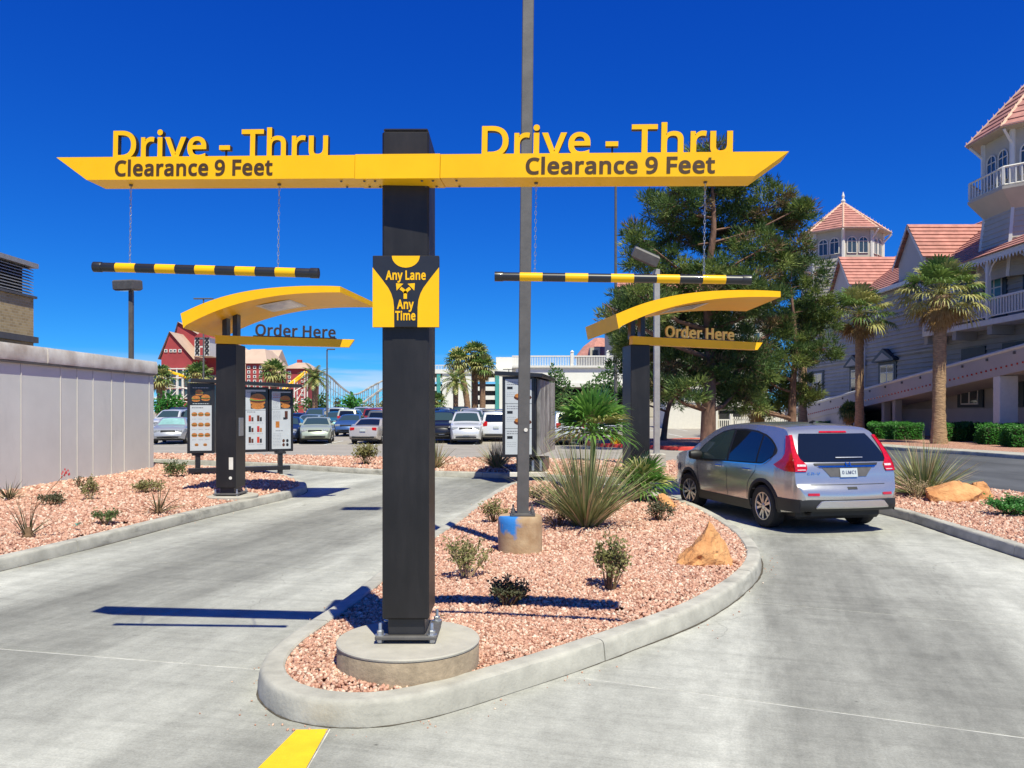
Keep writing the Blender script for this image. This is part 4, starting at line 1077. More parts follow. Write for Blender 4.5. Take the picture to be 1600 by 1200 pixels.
def poster(w, h, kind, seed):
    "flat print in the x-z plane, origin at lower left, front towards -y"
    rnd = random.Random(seed); m = MB()
    def rect(x0, x1, z0, z1, mi, d): m.poly([(x0, -d, z0), (x1, -d, z0), (x1, -d, z1), (x0, -d, z1)], mi)
    def ell(cx, cz, rx, rz, mi, d, a0=0, a1=2 * math.pi):
        m.poly([(cx + rx * math.cos(lerp(a0, a1, k / 14)), -d, cz + rz * math.sin(lerp(a0, a1, k / 14))) for k in range(14 if a1 - a0 > 6 else 15)], mi)
    def burger(cx, cz, r):
        ell(cx, cz - r * 0.35, r * 0.95, r * 0.38, 2, 0.0016)
        ell(cx, cz - r * 0.12, r * 1.0, r * 0.26, 3, 0.0020)
        ell(cx, cz + r * 0.05, r * 1.06, r * 0.16, 4, 0.0024)
        ell(cx + r * 0.1, cz + r * 0.12, r * 0.8, r * 0.12, 5, 0.0028)
        ell(cx, cz + r * 0.14, r * 0.97, r * 0.66, 2, 0.0032, 0, math.pi)
    def text(x0, x1, z, s=0.010, mi=6):
        x = x0
        while x < x1:
            e = min(x + rnd.uniform(0.02, 0.06), x1); rect(x, e, z, z + s, mi, 0.0012); x = e + 0.012
    rect(0, w, 0, h, 0, 0.0)
    if kind == 0:
        rect(0, w, h * 0.70, h, 1, 0.0008)
        burger(w * 0.42, h * 0.895, w * 0.19); burger(w * 0.27, h * 0.80, w * 0.20); burger(w * 0.72, h * 0.815, w * 0.21)
        text(w * 0.12, w * 0.88, h * 0.965, 0.014, 0); text(w * 0.12, w * 0.88, h * 0.72, 0.014, 0); text(w * .08, w * .6, h * .655, 0.022)
        for r_ in range(3):
            for c_ in range(3): burger(w * (0.2 + 0.3 * c_), h * (0.56 - 0.16 * r_), w * 0.135); text(w * (0.09 + 0.3 * c_), w * (0.28 + 0.3 * c_), h * (0.485 - 0.16 * r_), 0.007)
        for c_ in range(2): burger(w * (0.3 + 0.4 * c_), h * 0.09, w * 0.09)
    elif kind == 1:
        rect(w * .25, w, h * .68, h * .97, 1, .0006); burger(w * 0.60, h * 0.83, w * 0.40); ell(w * 0.6, h * 0.72, w * 0.34, h * 0.05, 2, 0.001)
        text(w * .08, w * .5, h * .95, 0.022)
        rect(0, w, h * .655, h * .66, 1, .001); text(w * .08, w * .5, h * .62, .02)
        for r_ in range(3):
            for c_ in range(2):
                x = w * (0.15 + 0.42 * c_); z = h * (0.47 - 0.18 * r_)
                rect(x, x + w * .12, z, z + h * .1, rnd.choice((5, 3, 7, 1)), .0012); rect(x + w * .14, x + w * .24, z, z + h * .07, rnd.choice((3, 2, 1)), .0012)
                text(x, x + w * .3, z - h * .03, .007)
    elif kind == 2:
        for k in range(3): text(w * .06, w * .42, h * (.95 - k * .03), .016, 7)
        rect(w * .45, w, h * .70, h * .98, 1, .0006); burger(w * 0.70, h * 0.85, w * 0.29); ell(w * .72, h * .75, w * .24, h * .04, 2, .001)
        for k in range(6): text(w * .06, w * .36, h * (.83 - k * .022), .006)
        rect(0, w, h * .69, h * .694, 1, .001)
        rect(w * .68, w * .84, h * .52, h * .66, 3, .0012); rect(w * .6, w * .78, h * .51, h * .55, 1, .0016)
        for k in range(7): text(w * .06, w * .46, h * (.65 - k * .022), .006)
        rect(w * .2, w * .4, h * .37, h * .48, 2, .0012); text(w * .2, w * .6, h * .31, .02)
        for k in range(9): text(w * .06, w * .5, h * (.26 - k * .026), .006)
        for k in range(4): ell(w * (.62 + .2 * (k % 2)), h * (.14 - .07 * (k // 2)), w * .07, h * .03, 1 if k % 2 else 3, .0012)
    else:
        for k, (z0_, hh) in enumerate(((.69, .3), (.36, .31), (.02, .32))):
            text(w * .06, w * .55, h * (z0_ + hh * .88), .02, 6); text(w * .06, w * .62, h * (z0_ + hh * .78), .02, 6)
            rect(w * .07, w * .28, h * (z0_ + hh * .58), h * (z0_ + hh * .70), 1, .0012)
            if k < 2: ell(w * .66, h * (z0_ + hh * .22), w * .34, h * .045, 3, .0012); ell(w * .55, h * (z0_ + hh * .3), w * .2, h * .03, 2, .0016)
            if k == 0: rect(w * .5, w * .66, h * .78, h * .9, 5, .0018)
            if k: rect(0, w, h * (z0_ + hh), h * (z0_ + hh + .006), 1, .001)
            for j in range(3): text(w * .06, w * .4, h * (z0_ + hh * (.42 - .08 * j)), .006)
    return m
def menu_panel(root, M, w, h, kind, seed, front=True):
    "framed box with a poster; M maps local (x along, -y front, z up) to the board"
    m = MB(); m.cbox(0, w, -0.05, 0.12, 0, h, 0.008, M=M); fr = m.build('panel_frame', M_['black'], root, world=False)
    if front:
        p = poster(w - 0.14, h - 0.14, kind, seed); MM = M @ T(0.07, -0.0525, 0.07)
        p.v = [tuple(MM @ Vector(v)) for v in p.v]; p.build('poster', POST, fr, world=False)
    return fr
# left board, seen square on
mbd = thing('menu_board', 'four-panel menu board with burger pictures behind the left order pillar', 'menu board', (-8.2, 20.3, 0.17), R(27), 'menu boards')
for k in range(4):
    x = k * 0.665; m = T(x, [0.0, -0.02, -0.02, 0.0][k], 0.58) @ RZ(R((-10, -3, 3, 8)[k]))
    menu_panel(mbd, m, 0.65, 1.78 - 0.04 * k, (0, 1, 1, 2)[k], 5 + k)
m = MB(); m.cbox(-0.04, 2.72, -0.28, 0.26, 2.385, 2.47, 0.01, M=RY(R(2.2))); m.build('roof_header', M_['black'], mbd, world=False)
for x in (0.25, 2.3):
    m = MB(); m.cbox(x - 0.06, x + 0.06, -0.03, 0.1, -0.06, 0.6, 0.006); m.build('leg', M_['black'], mbd, world=False)
    m = MB(); m.cbox(x - 0.14, x + 0.14, -0.05, 0.12, 0.52, 0.575, 0.005); m.build('cradle', M_['black'], mbd, world=False)
m = MB(); m.cbox(0.02, 2.55, -0.06, 0.13, 0.09, 0.2, 0.008); m.build('lower_rail', M_['black'], mbd, world=False)
# right board, seen along its length
ang = math.atan2(3.4, 0.62)
mb2 = thing('menu_board', 'dark menu board with ribbed metal side, behind the tall light pole', 'menu board', (0.56, 20.1, 0.17), 0, 'menu boards')
w_e = 0.80
menu_panel(mb2, T(-w_e, 0, 0.50) @ RZ(R(2)), w_e, 2.02, 3, 31)
along = Vector((0.60, 3.3, 0)); 
m = MB(); m.cbox(-0.40, 0.02, 0.14, 3.3, 0.52, 2.50, 0.02, M=RZ(R(-10)))
m.build('cabinet', M_['black'], mb2, world=False)
for k in range(4):
    m = MB(); y0_ = 0.16 + k * 0.79
    m.cbox(0.021, 0.12, y0_ + 0.06, y0_ + 0.74, 0.54, 2.46, 0.012, M=RZ(R(-10))); m.build('cabinet_panel', M_['shed_metal'], mb2, world=False)
m = MB(); m.cbox(-0.98, 0.22, -0.22, 3.45, 0, 0.10, 0.01, M=RZ(R(-8)) @ T(0, 0, 2.50) @ RX(R(0.5)) @ RY(R(3))); m.build('roof_header', M_['black'], mb2, world=False)
m = MB(); m.cbox(-0.3, 0.18, 0.3, 1.5, 0.10, 0.45, 0.02, M=RZ(R(-10))); m.build('lower_box', M_['black'], mb2, world=False)
for k in range(3):
    m = MB(); m.box(-0.31 + 0.2 * k, -0.25 + 0.2 * k, 0.296, 0.299, 0.14, 0.40, M=RZ(R(-10))); m.build('vent_slot', M_['steel'], mb2, world=False)
m = MB(); m.cbox(-0.62, 0.32, 0.05, 0.4, 0.0, 0.11, 0.01); m.build('lower_rail', M_['cap_grey'], mb2, world=False)
m = MB(); m.cbox(-0.45, -0.30, 0.25, 0.45, -0.1, 0.55, 0.01); m.build('leg', M_['black'], mb2, world=False)
m = MB(); m.cbox(-0.05, 0.10, 2.4, 2.6, -0.1, 0.55, 0.01); m.build('leg', M_['black'], mb2, world=False)

# ================================================================== light poles
M_['blue_spray'] = None
def base_mat():
    m, t, b, N, L = nodes_of('sprayed_concrete')
    b.inputs['Roughness'].default_value = 0.9
    geo = N('ShaderNodeTexCoord').outputs['Object']
    no = N('ShaderNodeTexNoise'); no.inputs['Scale'].default_value = 7; no.inputs['Detail'].default_value = 8; L(geo, no.inputs['Vector'])
    cr = N('ShaderNodeValToRGB'); cr.color_ramp.elements[0].position = 0.3; cr.color_ramp.elements[1].position = 0.7
    cr.color_ramp.elements[0].color = (0.34, 0.21, 0.11, 1); cr.color_ramp.elements[1].color = (0.50, 0.36, 0.22, 1); L(no.outputs[0], cr.inputs[0])
    # blue marking paint over the near left shoulder
    vm = N('ShaderNodeVectorMath'); vm.operation = 'DISTANCE'; vm.inputs[1].default_value = (-0.15, -0.22, 0.46); L(geo, vm.inputs[0])
    n2 = N('ShaderNodeTexNoise'); n2.inputs['Scale'].default_value = 9; n2.inputs['Detail'].default_value = 3; L(geo, n2.inputs['Vector'])
    ad = N('ShaderNodeMath'); ad.operation = 'MULTIPLY_ADD'; L(n2.outputs[0], ad.inputs[0]); ad.inputs[1].default_value = 0.30; L(vm.outputs['Value'], ad.inputs[2])
    mr = N('ShaderNodeMapRange'); mr.inputs['From Min'].default_value = 0.33; mr.inputs['From Max'].default_value = 0.27; L(ad.outputs[0], mr.inputs['Value'])
    mx = N('ShaderNodeMix'); mx.data_type = 'RGBA'; L(mr.outputs[0], mx.inputs['Factor']); L(cr.outputs[0], mx.inputs['A']); mx.inputs['B'].default_value = (0.03, 0.22, 0.62, 1)
    L(mx.outputs['Result'], b.inputs['Base Color'])
    bp = N('ShaderNodeBump'); bp.inputs['Strength'].default_value = 0.4; bp.inputs['Distance'].default_value = 0.01
    n3 = N('ShaderNodeTexNoise'); n3.inputs['Scale'].default_value = 45; L(geo, n3.inputs['Vector']); L(n3.outputs[0], bp.inputs['Height']); L(bp.outputs[0], b.inputs['Normal'])
    return m
M_['sprayed'] = base_mat()
lb = g(813, 869, 0.19); lb.y += 0.24
ft = thing('pole_footing', 'tan concrete cylinder splashed with blue paint under the tall light pole', 'footing', (lb.x, lb.y, 0.12))
mb = MB(); mb.lathe([(0.252, 0.0), (0.256, 0.42), (0.252, 0.475), (0.238, 0.498), (0.0, 0.500)], 48, (0, 0, 0), cap=False); mb.build('footing', M_['sprayed'], ft, world=False, smooth=40)
lp = thing('light_pole', 'tall square dark bronze light pole rising out of the picture from the blue-splashed footing', 'light pole', (lb.x + 0.03, lb.y, 0.62))
mb = MB(); w0 = 0.068; hp_ = 9.3
rings = []
for z, w in ((0.03, w0), (hp_, w0 * 0.94)):
    c = 0.008; off = (0.085 * z / 8.0)
    rings.append([(off + a, b, z) for a, b in ((-w + c, -w), (w - c, -w), (w, -w + c), (w, w - c), (w - c, w), (-w + c, w), (-w, w - c), (-w, -w + c))])
mb.loft(rings, True, True); mb.build('shaft', M_['dark_steel'], lp, world=False)
mb = MB(); mb.cbox(-0.14, 0.14, -0.14, 0.14, 0.0, 0.03, 0.004); bpl = mb.build('base_plate', M_['dark_steel'], lp, world=False)
for sx in (-1, 1):
    for sy in (-1, 1): bolt_mb(sx * 0.11, sy * 0.11, 0.03).build('anchor_bolt', M_['dark_steel'], bpl, world=False, smooth=30)
mb = MB(); mb.lathe([(0.022, 0), (0.022, 0.004)], 14, M=T(0.035, -0.072, 0.98) @ RX(R(90))); mb.build('round_sticker', M_['white'], lp, world=False)
mb = MB(); mb.cbox(-0.9, -0.2, -0.2, 0.2, hp_ - 0.12, hp_ + 0.12, 0.03); mb.build('lamp_head', M_['dark_steel'], lp, world=False)
def shoebox_pole(base, ztop, hw, head_rot, label, pr, mat, hmat):
    r = thing('shoebox_lamp', label, 'lamp post', base, 0, 'shoebox lamps on posts')
    m = MB(); m.cbox(-pr, pr, -pr, pr, 0.0, ztop - base[2], 0.01); m.build('shaft', mat, r, world=False)
    Mh = T(0, 0, ztop - base[2]) @ head_rot
    m = MB(); w = hw
    rings = [[(-w * .80, -w * .62, 0), (w * .80, -w * .62, 0), (w * .80, w * .62, 0), (-w * .80, w * .62, 0)],
             [(-w, -w * .72, 0.05), (w, -w * .72, 0.05), (w, w * .72, 0.05), (-w, w * .72, 0.05)],
             [(-w, -w * .72, 0.30), (w, -w * .72, 0.30), (w, w * .72, 0.30), (-w, w * .72, 0.30)],
             [(-w * .92, -w * .64, 0.34), (w * .92, -w * .64, 0.34), (w * .92, w * .64, 0.34), (-w * .92, w * .64, 0.34)]]
    m.loft([[Mh @ Vector(p) for p in rg] for rg in rings], True, True); hd = m.build('lamp_head', hmat, r, world=False)
    m = MB(); m.poly([Mh @ Vector(p) for p in ((-w * .7, -w * .52, -0.004), (-w * .7, w * .52, -0.004), (w * .7, w * .52, -0.004), (w * .7, -w * .52, -0.004))]); m.build('lens', M_['lens'], hd, world=False)
    return r
p = at(205, 565, 26.0)
shoebox_pole((p.x, 26.0, 0.0), 5.72, 0.36, RZ(R(-12)) @ RX(R(6)) @ T(-0.12, 0, 0), 'dark lamp post with a box head standing behind the grey enclosure wall', 0.065, M_['dark_steel'], M_['dark_steel'])
p = at(1026, 720, 24.0)
shoebox_pole((p.x, 24.0, 0.55), 6.05, 0.40, T(-0.2, -0.1, 0.1) @ RY(R(24)) @ RX(R(16)) @ T(-0.25, 0, 0), 'grey lamp post with a tilted box head in front of the pine', 0.085, M_['pole_grey'], M_['dark_steel'])
ft2 = thing('pole_footing', 'short concrete block footing under the grey lamp post by the pine', 'footing', (p.x, 24.0, 0.1))
mb = MB(); mb.cbox(-0.24, 0.24, -0.24, 0.24, 0, 0.46, 0.03); mb.build('footing', M_['pedestal'], ft2, world=False)
def lot_pole(u, Y, ztop, label, arms, r=0.09):
    x = sX(u, Y); b = thing('lot_light_pole', label, 'light pole', (x, Y, lotz(Y) - 0.03), 0, 'slim light poles in the car park')
    m = MB(); m.tube([(0, 0, 0), (0, 0, ztop)], [r, r * 0.7], 8); m.build('shaft', M_['dark_steel'], b, world=False, smooth=40)
    for a in arms:
        m = MB(); m.cbox(0, a, -0.12, 0.12, ztop, ztop + 0.10, 0.02) if a > 0 else m.cbox(a, 0, -0.12, 0.12, ztop, ztop + 0.10, 0.02); m.build('lamp_head', M_['dark_steel'], b, world=False)
lot_pole(318, 62, 10.3, 'slim pole with two lamp heads in front of the red hotel', (0.75, -0.75), 0.08)
lot_pole(962, 60, 19.4, 'very tall thin pole rising behind the right half of the sign beam', (0.7,), 0.13)
lot_pole(511, 62, 6.4, 'slim pole standing between the parked cars below the left order blade', (0.6,), 0.075)
lot_pole(795, 95, 6.2, 'short twin-headed lamp pole before the car park building', (0.7, -0.7), 0.07)
# ================================================================== vehicles
def paint(name, c, rough=0.3, metal=0.55, coat=0.8):
    m, t, b, N, L = nodes_of(name)
    b.inputs['Base Color'].default_value = rgb(c); b.inputs['Metallic'].default_value = metal; b.inputs['Roughness'].default_value = rough
    b.inputs['Coat Weight'].default_value = coat; b.inputs['Coat Roughness'].default_value = 0.03
    no = N('ShaderNodeTexNoise'); no.inputs['Scale'].default_value = 5; no.inputs['Detail'].default_value = 6
    L(N('ShaderNodeTexCoord').outputs['Object'], no.inputs['Vector'])
    mr = N('ShaderNodeMapRange'); mr.inputs['To Min'].default_value = rough - 0.02; mr.inputs['To Max'].default_value = rough + 0.05
    L(no.outputs[0], mr.inputs['Value']); L(mr.outputs[0], b.inputs['Roughness'])
    return m
M_['suv_paint'] = paint('silver_metallic', (0.56, 0.555, 0.55), 0.22, 0.72)
M_['car_glass'] = glassy('car_glass', (0.008, 0.011, 0.014), 0.03, 0.8)
M_['wind_glass'] = glassy('windscreen_glass', (0.035, 0.062, 0.06), 0.05, 0.7)
M_['trim_black'] = pm('black_trim', (0.018, 0.018, 0.019), 0.55, var=0.15)
M_['tyre'] = pm('tyre_rubber', (0.022, 0.021, 0.021), 0.85, var=0.25, scale=9, bump=0.4, bscale=60)
M_['rim'] = pm('alloy_rim', (0.62, 0.62, 0.63), 0.28, metal=0.85, var=0.06)
M_['chrome'] = pm('chrome', (0.80, 0.81, 0.83), 0.09, metal=1.0, var=0.03)
M_['tail_red'] = pm('tail_lamp_red', (0.50, 0.008, 0.012), 0.12, var=0.25, scale=25, coat=0.8)
M_['tail_clear'] = pm('tail_lamp_clear', (0.62, 0.56, 0.56), 0.12, var=0.35, scale=60, coat=0.8)
M_['head_clear'] = pm('head_lamp', (0.45, 0.47, 0.50), 0.1, metal=0.4, var=0.4, scale=25, coat=0.8)
M_['plate'] = pm('number_plate', (0.48, 0.52, 0.54), 0.45, var=0.06, scale=8)
M_['plate_ink'] = pm('plate_ink', (0.03, 0.04, 0.12), 0.5, var=0.1)
M_['amber'] = pm('amber_lamp', (0.75, 0.28, 0.02), 0.15, var=0.2, coat=0.6)

class Car:
    def __init__(s, P, fine=1.0):
        s.P = P; s.L = P['L']; s.W = P['W']
        xs = sorted(set([round(x, 3) for x, _ in P['top']] + [round(w + d, 3) for w in P['wheels'] for d in (-P['ra'], -P['ra'] * .97, -P['ra'] * .85, -P['ra'] * .6, -P['ra'] * .3, 0, P['ra'] * .3, P['ra'] * .6, P['ra'] * .85, P['ra'] * .97, P['ra'])] + [round(s.L * k / (22 * fine), 3) for k in range(int(22 * fine) + 1)]))
        s.xs = [x for i, x in enumerate(xs) if 0 <= x <= s.L]
    def ztop(s, x): return interp(x, s.P['top'])
    def zlow(s, x):
        z = interp(x, s.P['low'])
        for w in s.P['wheels']:
            d = abs(x - w)
            if d < s.P['ra']: z = max(z, s.P['rw'] + math.sqrt(max(s.P['ra'] ** 2 - d * d, 0)) - 0.0)
        return z
    def half(s, x, z):
        return s.W * interp(x, s.P['plan']) * interp(z, s.P['vert'])
    def side(s, x, z, e=0.0): return Vector((x, s.half(x, z) + e, z))
    def top(s, x, t, e=0.0):
        zt = s.ztop(x); w = s.half(x, zt) - 0.02
        crown = interp(x, s.P['crown']); bul = interp(x, s.P['bulge'])
        dz = s.ztop(min(x + 0.02, s.L)) - s.ztop(max(x - 0.02, 0)); dx = min(x + 0.02, s.L) - max(x - 0.02, 0)
        n = Vector((-dz, 0, dx)).normalized()
        return Vector((x - bul * (1 - t * t), t * w, zt + crown * (1 - t * t))) + n * e
    def body(s, name, mat, root):
        rings = []
        for x in s.xs:
            zl, zt = s.zlow(x), s.ztop(x)
            c = min(0.045, (zt - zl) * 0.3)
            rows = [0, 0.12, 0.26, 0.4, 0.52, 0.64, 0.76, 0.88, 1.0]
            left = [s.side(x, zl + (zt - c - zl) * r) for r in rows]
            left.append(Vector((x, lerp(s.half(x, zt), s.half(x, zt - c), 0.45), zt - c * 0.28)))
            tp = [s.top(x, t) for t in (1, .85, .6, .3, 0, -.3, -.6, -.85, -1)]
            rt = [Vector((p.x, -p.y, p.z)) for p in left[::-1]]
            rings.append(left + tp + rt)
        m = MB(); m.loft(rings, True, True)
        return m.build(name, mat, root, smooth=32, world=False)
    def side_strip(s, cols, e, sgn=1, rows=4):
        "cols: list of (x, z0, z1)"
        m = MB(); R_ = []
        for x, z0, z1 in cols:
            R_.append([Vector((p.x, p.y * sgn, p.z)) for p in (s.side(x, lerp(z0, z1, k / rows), e) for k in range(rows + 1))])
        m.loft(R_, False); return m
    def x_at(s, z):
        "x of the rear outline at height z"
        lo, hi = 0.0, s.P['roofx']
        for _ in range(40):
            md = (lo + hi) / 2
            if s.ztop(md) < z: lo = md
            else: hi = md
        return (lo + hi) / 2
    def rear(s, y, z, e=0.0):
        x = s.x_at(z); w = s.half(x, z) - 0.02; t = max(-1, min(1, y / w)); cr = interp(x, s.P['crown']) * (1 - t * t)
        x = s.x_at(z - cr); p = s.top(x, t, e); return Vector((p.x, y, p.z))
    def rear_patch(s, rows, e, n=8):
        "rows: list of (z, y0, y1)"
        m = MB(); m.loft([[s.rear(lerp(y0, y1, k / n), z, e) for k in range(n + 1)] for z, y0, y1 in rows], False); return m
    def top_patch(s, xa, xb, ta, tb, e, nx=8, nt_=8):
        m = MB(); m.loft([[s.top(lerp(xa, xb, i / nx), lerp(lerp(-ta, -tb, i / nx), lerp(ta, tb, i / nx), k / nt_), e) for k in range(nt_ + 1)] for i in range(nx + 1)], False); return m
    def seam(s, pts, sgn=1, w=0.009, e=0.002):
        m = MB(); P = [Vector(p) for p in pts]; A_, B_ = [], []
        for i, p in enumerate(P):
            d = (P[min(i + 1, len(P) - 1)] - P[max(i - 1, 0)]).normalized(); nn = Vector((-d.y, d.x)) * w / 2
            for q, l in ((p + nn, A_), (p - nn, B_)):
                v = s.side(q.x, q.y, e); l.append(Vector((v.x, v.y * sgn, v.z)))
        m.loft([A_, B_], False); return m

def wheel_meshes(r, w, spokes=5, split=True, fine=True):
    n = 40 if fine else 20; rr = r * 0.66
    t = MB()
    Mx = RX(R(-90))                                   # lathe axis z -> +y (outer side at +y)
    prof = [(rr * 0.98, -w * .42), (r * .90, -w * .5), (r * .985, -w * .42), (r, -w * .28), (r, w * .28), (r * .985, w * .42), (r * .90, w * .5), (rr * 1.0, w * .44), (rr * .97, w * .30)]
    t.lathe(prof, n, M=Mx, cap=False)
    d = MB(); d.lathe([(rr * .97, w * .12), (0.0, w * .12)], n, M=Mx, cap=False)
    rim = MB()
    rim.lathe([(rr * 1.0, w * .42), (rr * .985, w * .455), (rr * .93, w * .45), (rr * .90, w * .36), (rr * .92, w * .2)], n, M=Mx, cap=False)
    rim.lathe([(rr * .20, w * .18), (rr * .20, w * .40), (rr * .15, w * .43), (0, w * .43)], 20, M=Mx, cap=False)
    for k in range(spokes):
        a0 = 2 * math.pi * k / spokes
        for da in ((-0.20, 0.20) if split else (0,)):
            a = a0 + da; wd = rr * (0.075 if split else 0.13)
            a1 = a0 + da * 1.25
            p0 = Vector((math.cos(a0 + da * .35) * rr * .14, math.sin(a0 + da * .35) * rr * .14)); p1 = Vector((math.cos(a1) * rr * .93, math.sin(a1) * rr * .93))
            dr = (p1 - p0).normalized(); nn = Vector((-dr.y, dr.x)) * wd
            q = [(p0 + nn, .40), (p1 + nn * 1.25, .40), (p1 - nn * 1.25, .40), (p0 - nn, .40)]
            top_ = [Mx @ Vector((v.x, v.y, w * h_)) for v, h_ in q]; bot = [Mx @ Vector((v.x, v.y, w * .2)) for v, _ in q]
            rim.add(top_ + bot, [(0, 1, 2, 3), (0, 4, 5, 1), (1, 5, 6, 2), (2, 6, 7, 3), (3, 7, 4, 0)])
    return t, d, rim
_wheel_cache = {}
def add_wheel(root, x, y, r, w, sgn, steer=0.0, kind='fine'):
    key = (r, w, kind)
    if key not in _wheel_cache:
        t, d, rim = wheel_meshes(r, w, 5, True, kind == 'fine')
        t_o = t.build('tyre', M_['tyre'], None, smooth=35); d_o = d.build('rim_back', M_['trim_black'], None); r_o = rim.build('rim', M_['rim'], None, smooth=35)
        _wheel_cache[key] = [q.data for q in (t_o, d_o, r_o)]
        for q in (t_o, d_o, r_o): bpy.data.objects.remove(q)
    tm, dm, rm = _wheel_cache[key]
    t = piece('wheel', tm, root, T(x, y, r) @ RZ((0 if sgn > 0 else math.pi) + steer))
    piece('rim', rm, t); piece('rim_back', dm, t)
    return t

# ------------------------------------------------------------------ the silver car in the right-hand lane
suvP = dict(L=4.53, W=0.915, wheels=(0.92, 3.54), ra=0.40, rw=0.345, roofx=1.2,
    top=[(0.0, 0.52), (0.008, 0.62), (0.03, 0.70), (0.075, 0.745), (0.10, 0.79), (0.112, 0.90), (0.128, 1.00), (0.16, 1.075), (0.22, 1.17), (0.30, 1.29), (0.38, 1.405), (0.46, 1.505), (0.50, 1.552), (0.53, 1.575), (0.62, 1.612), (0.9, 1.645), (1.3, 1.662), (1.7, 1.668), (2.1, 1.66), (2.4, 1.635), (2.6, 1.60), (2.8, 1.53), (3.0, 1.435), (3.2, 1.325), (3.4, 1.21), (3.5, 1.15), (3.62, 1.125), (3.9, 1.095), (4.15, 1.045), (4.32, 0.97), (4.43, 0.86), (4.49, 0.70), (4.53, 0.58)],
    low=[(0, 0.42), (0.15, 0.34), (0.5, 0.30), (0.9, 0.27), (1.5, 0.25), (3.0, 0.25), (4.0, 0.27), (4.4, 0.30), (4.53, 0.36)],
    plan=[(0, 0.80), (0.03, 0.86), (0.08, 0.905), (0.15, 0.94), (0.30, 0.972), (0.6, 0.992), (1.2, 1.0), (3.2, 1.0), (3.7, 0.985), (4.1, 0.94), (4.35, 0.86), (4.46, 0.78), (4.53, 0.68)],
    vert=[(0.2, 0.93), (0.34, 0.965), (0.50, 0.985), (0.66, 0.998), (0.82, 1.0), (0.93, 0.99), (1.02, 0.972), (1.10, 0.955), (1.25, 0.905), (1.40, 0.85), (1.52, 0.805), (1.60, 0.77), (1.68, 0.73)],
    crown=[(0, 0.0), (0.3, 0.015), (0.6, 0.035), (2.4, 0.035), (3.4, 0.03), (4.53, 0.02)], bulge=[(0, 0.075), (0.12, 0.07), (0.4, 0.055), (0.62, 0.02), (1.0, 0.0), (2.6, 0.0), (2.9, -0.08), (3.4, -0.11), (4.2, -0.1), (4.53, -0.14)])
C_ = Car(suvP, 2.4)
suv = thing('sport_utility_vehicle', 'silver sport utility vehicle with red tail lamps driving up the right lane', 'car', (5.00, 11.88, 0.0), R(90 + 13))
suv.scale = (1.0, 1.0, 0.965)
bd = C_.body('body', M_['suv_paint'], suv)
def W(m, name, mat, parent=suv, sm=35): return m.build(name, mat, parent, world=False, smooth=sm)
m = MB(); m.cbox(0.25, 4.35, -0.72, 0.72, 0.20, 0.45, 0.05); W(m, 'underbody', M_['trim_black'], sm=None)
m = MB(); m.cbox(0.35, 0.55, -0.45, 0.55, 0.27, 0.40, 0.04); m.tube([(0.12, 0.55, 0.30), (0.5, 0.55, 0.30)], 0.03, 10); W(m, 'exhaust', M_['trim_black'])
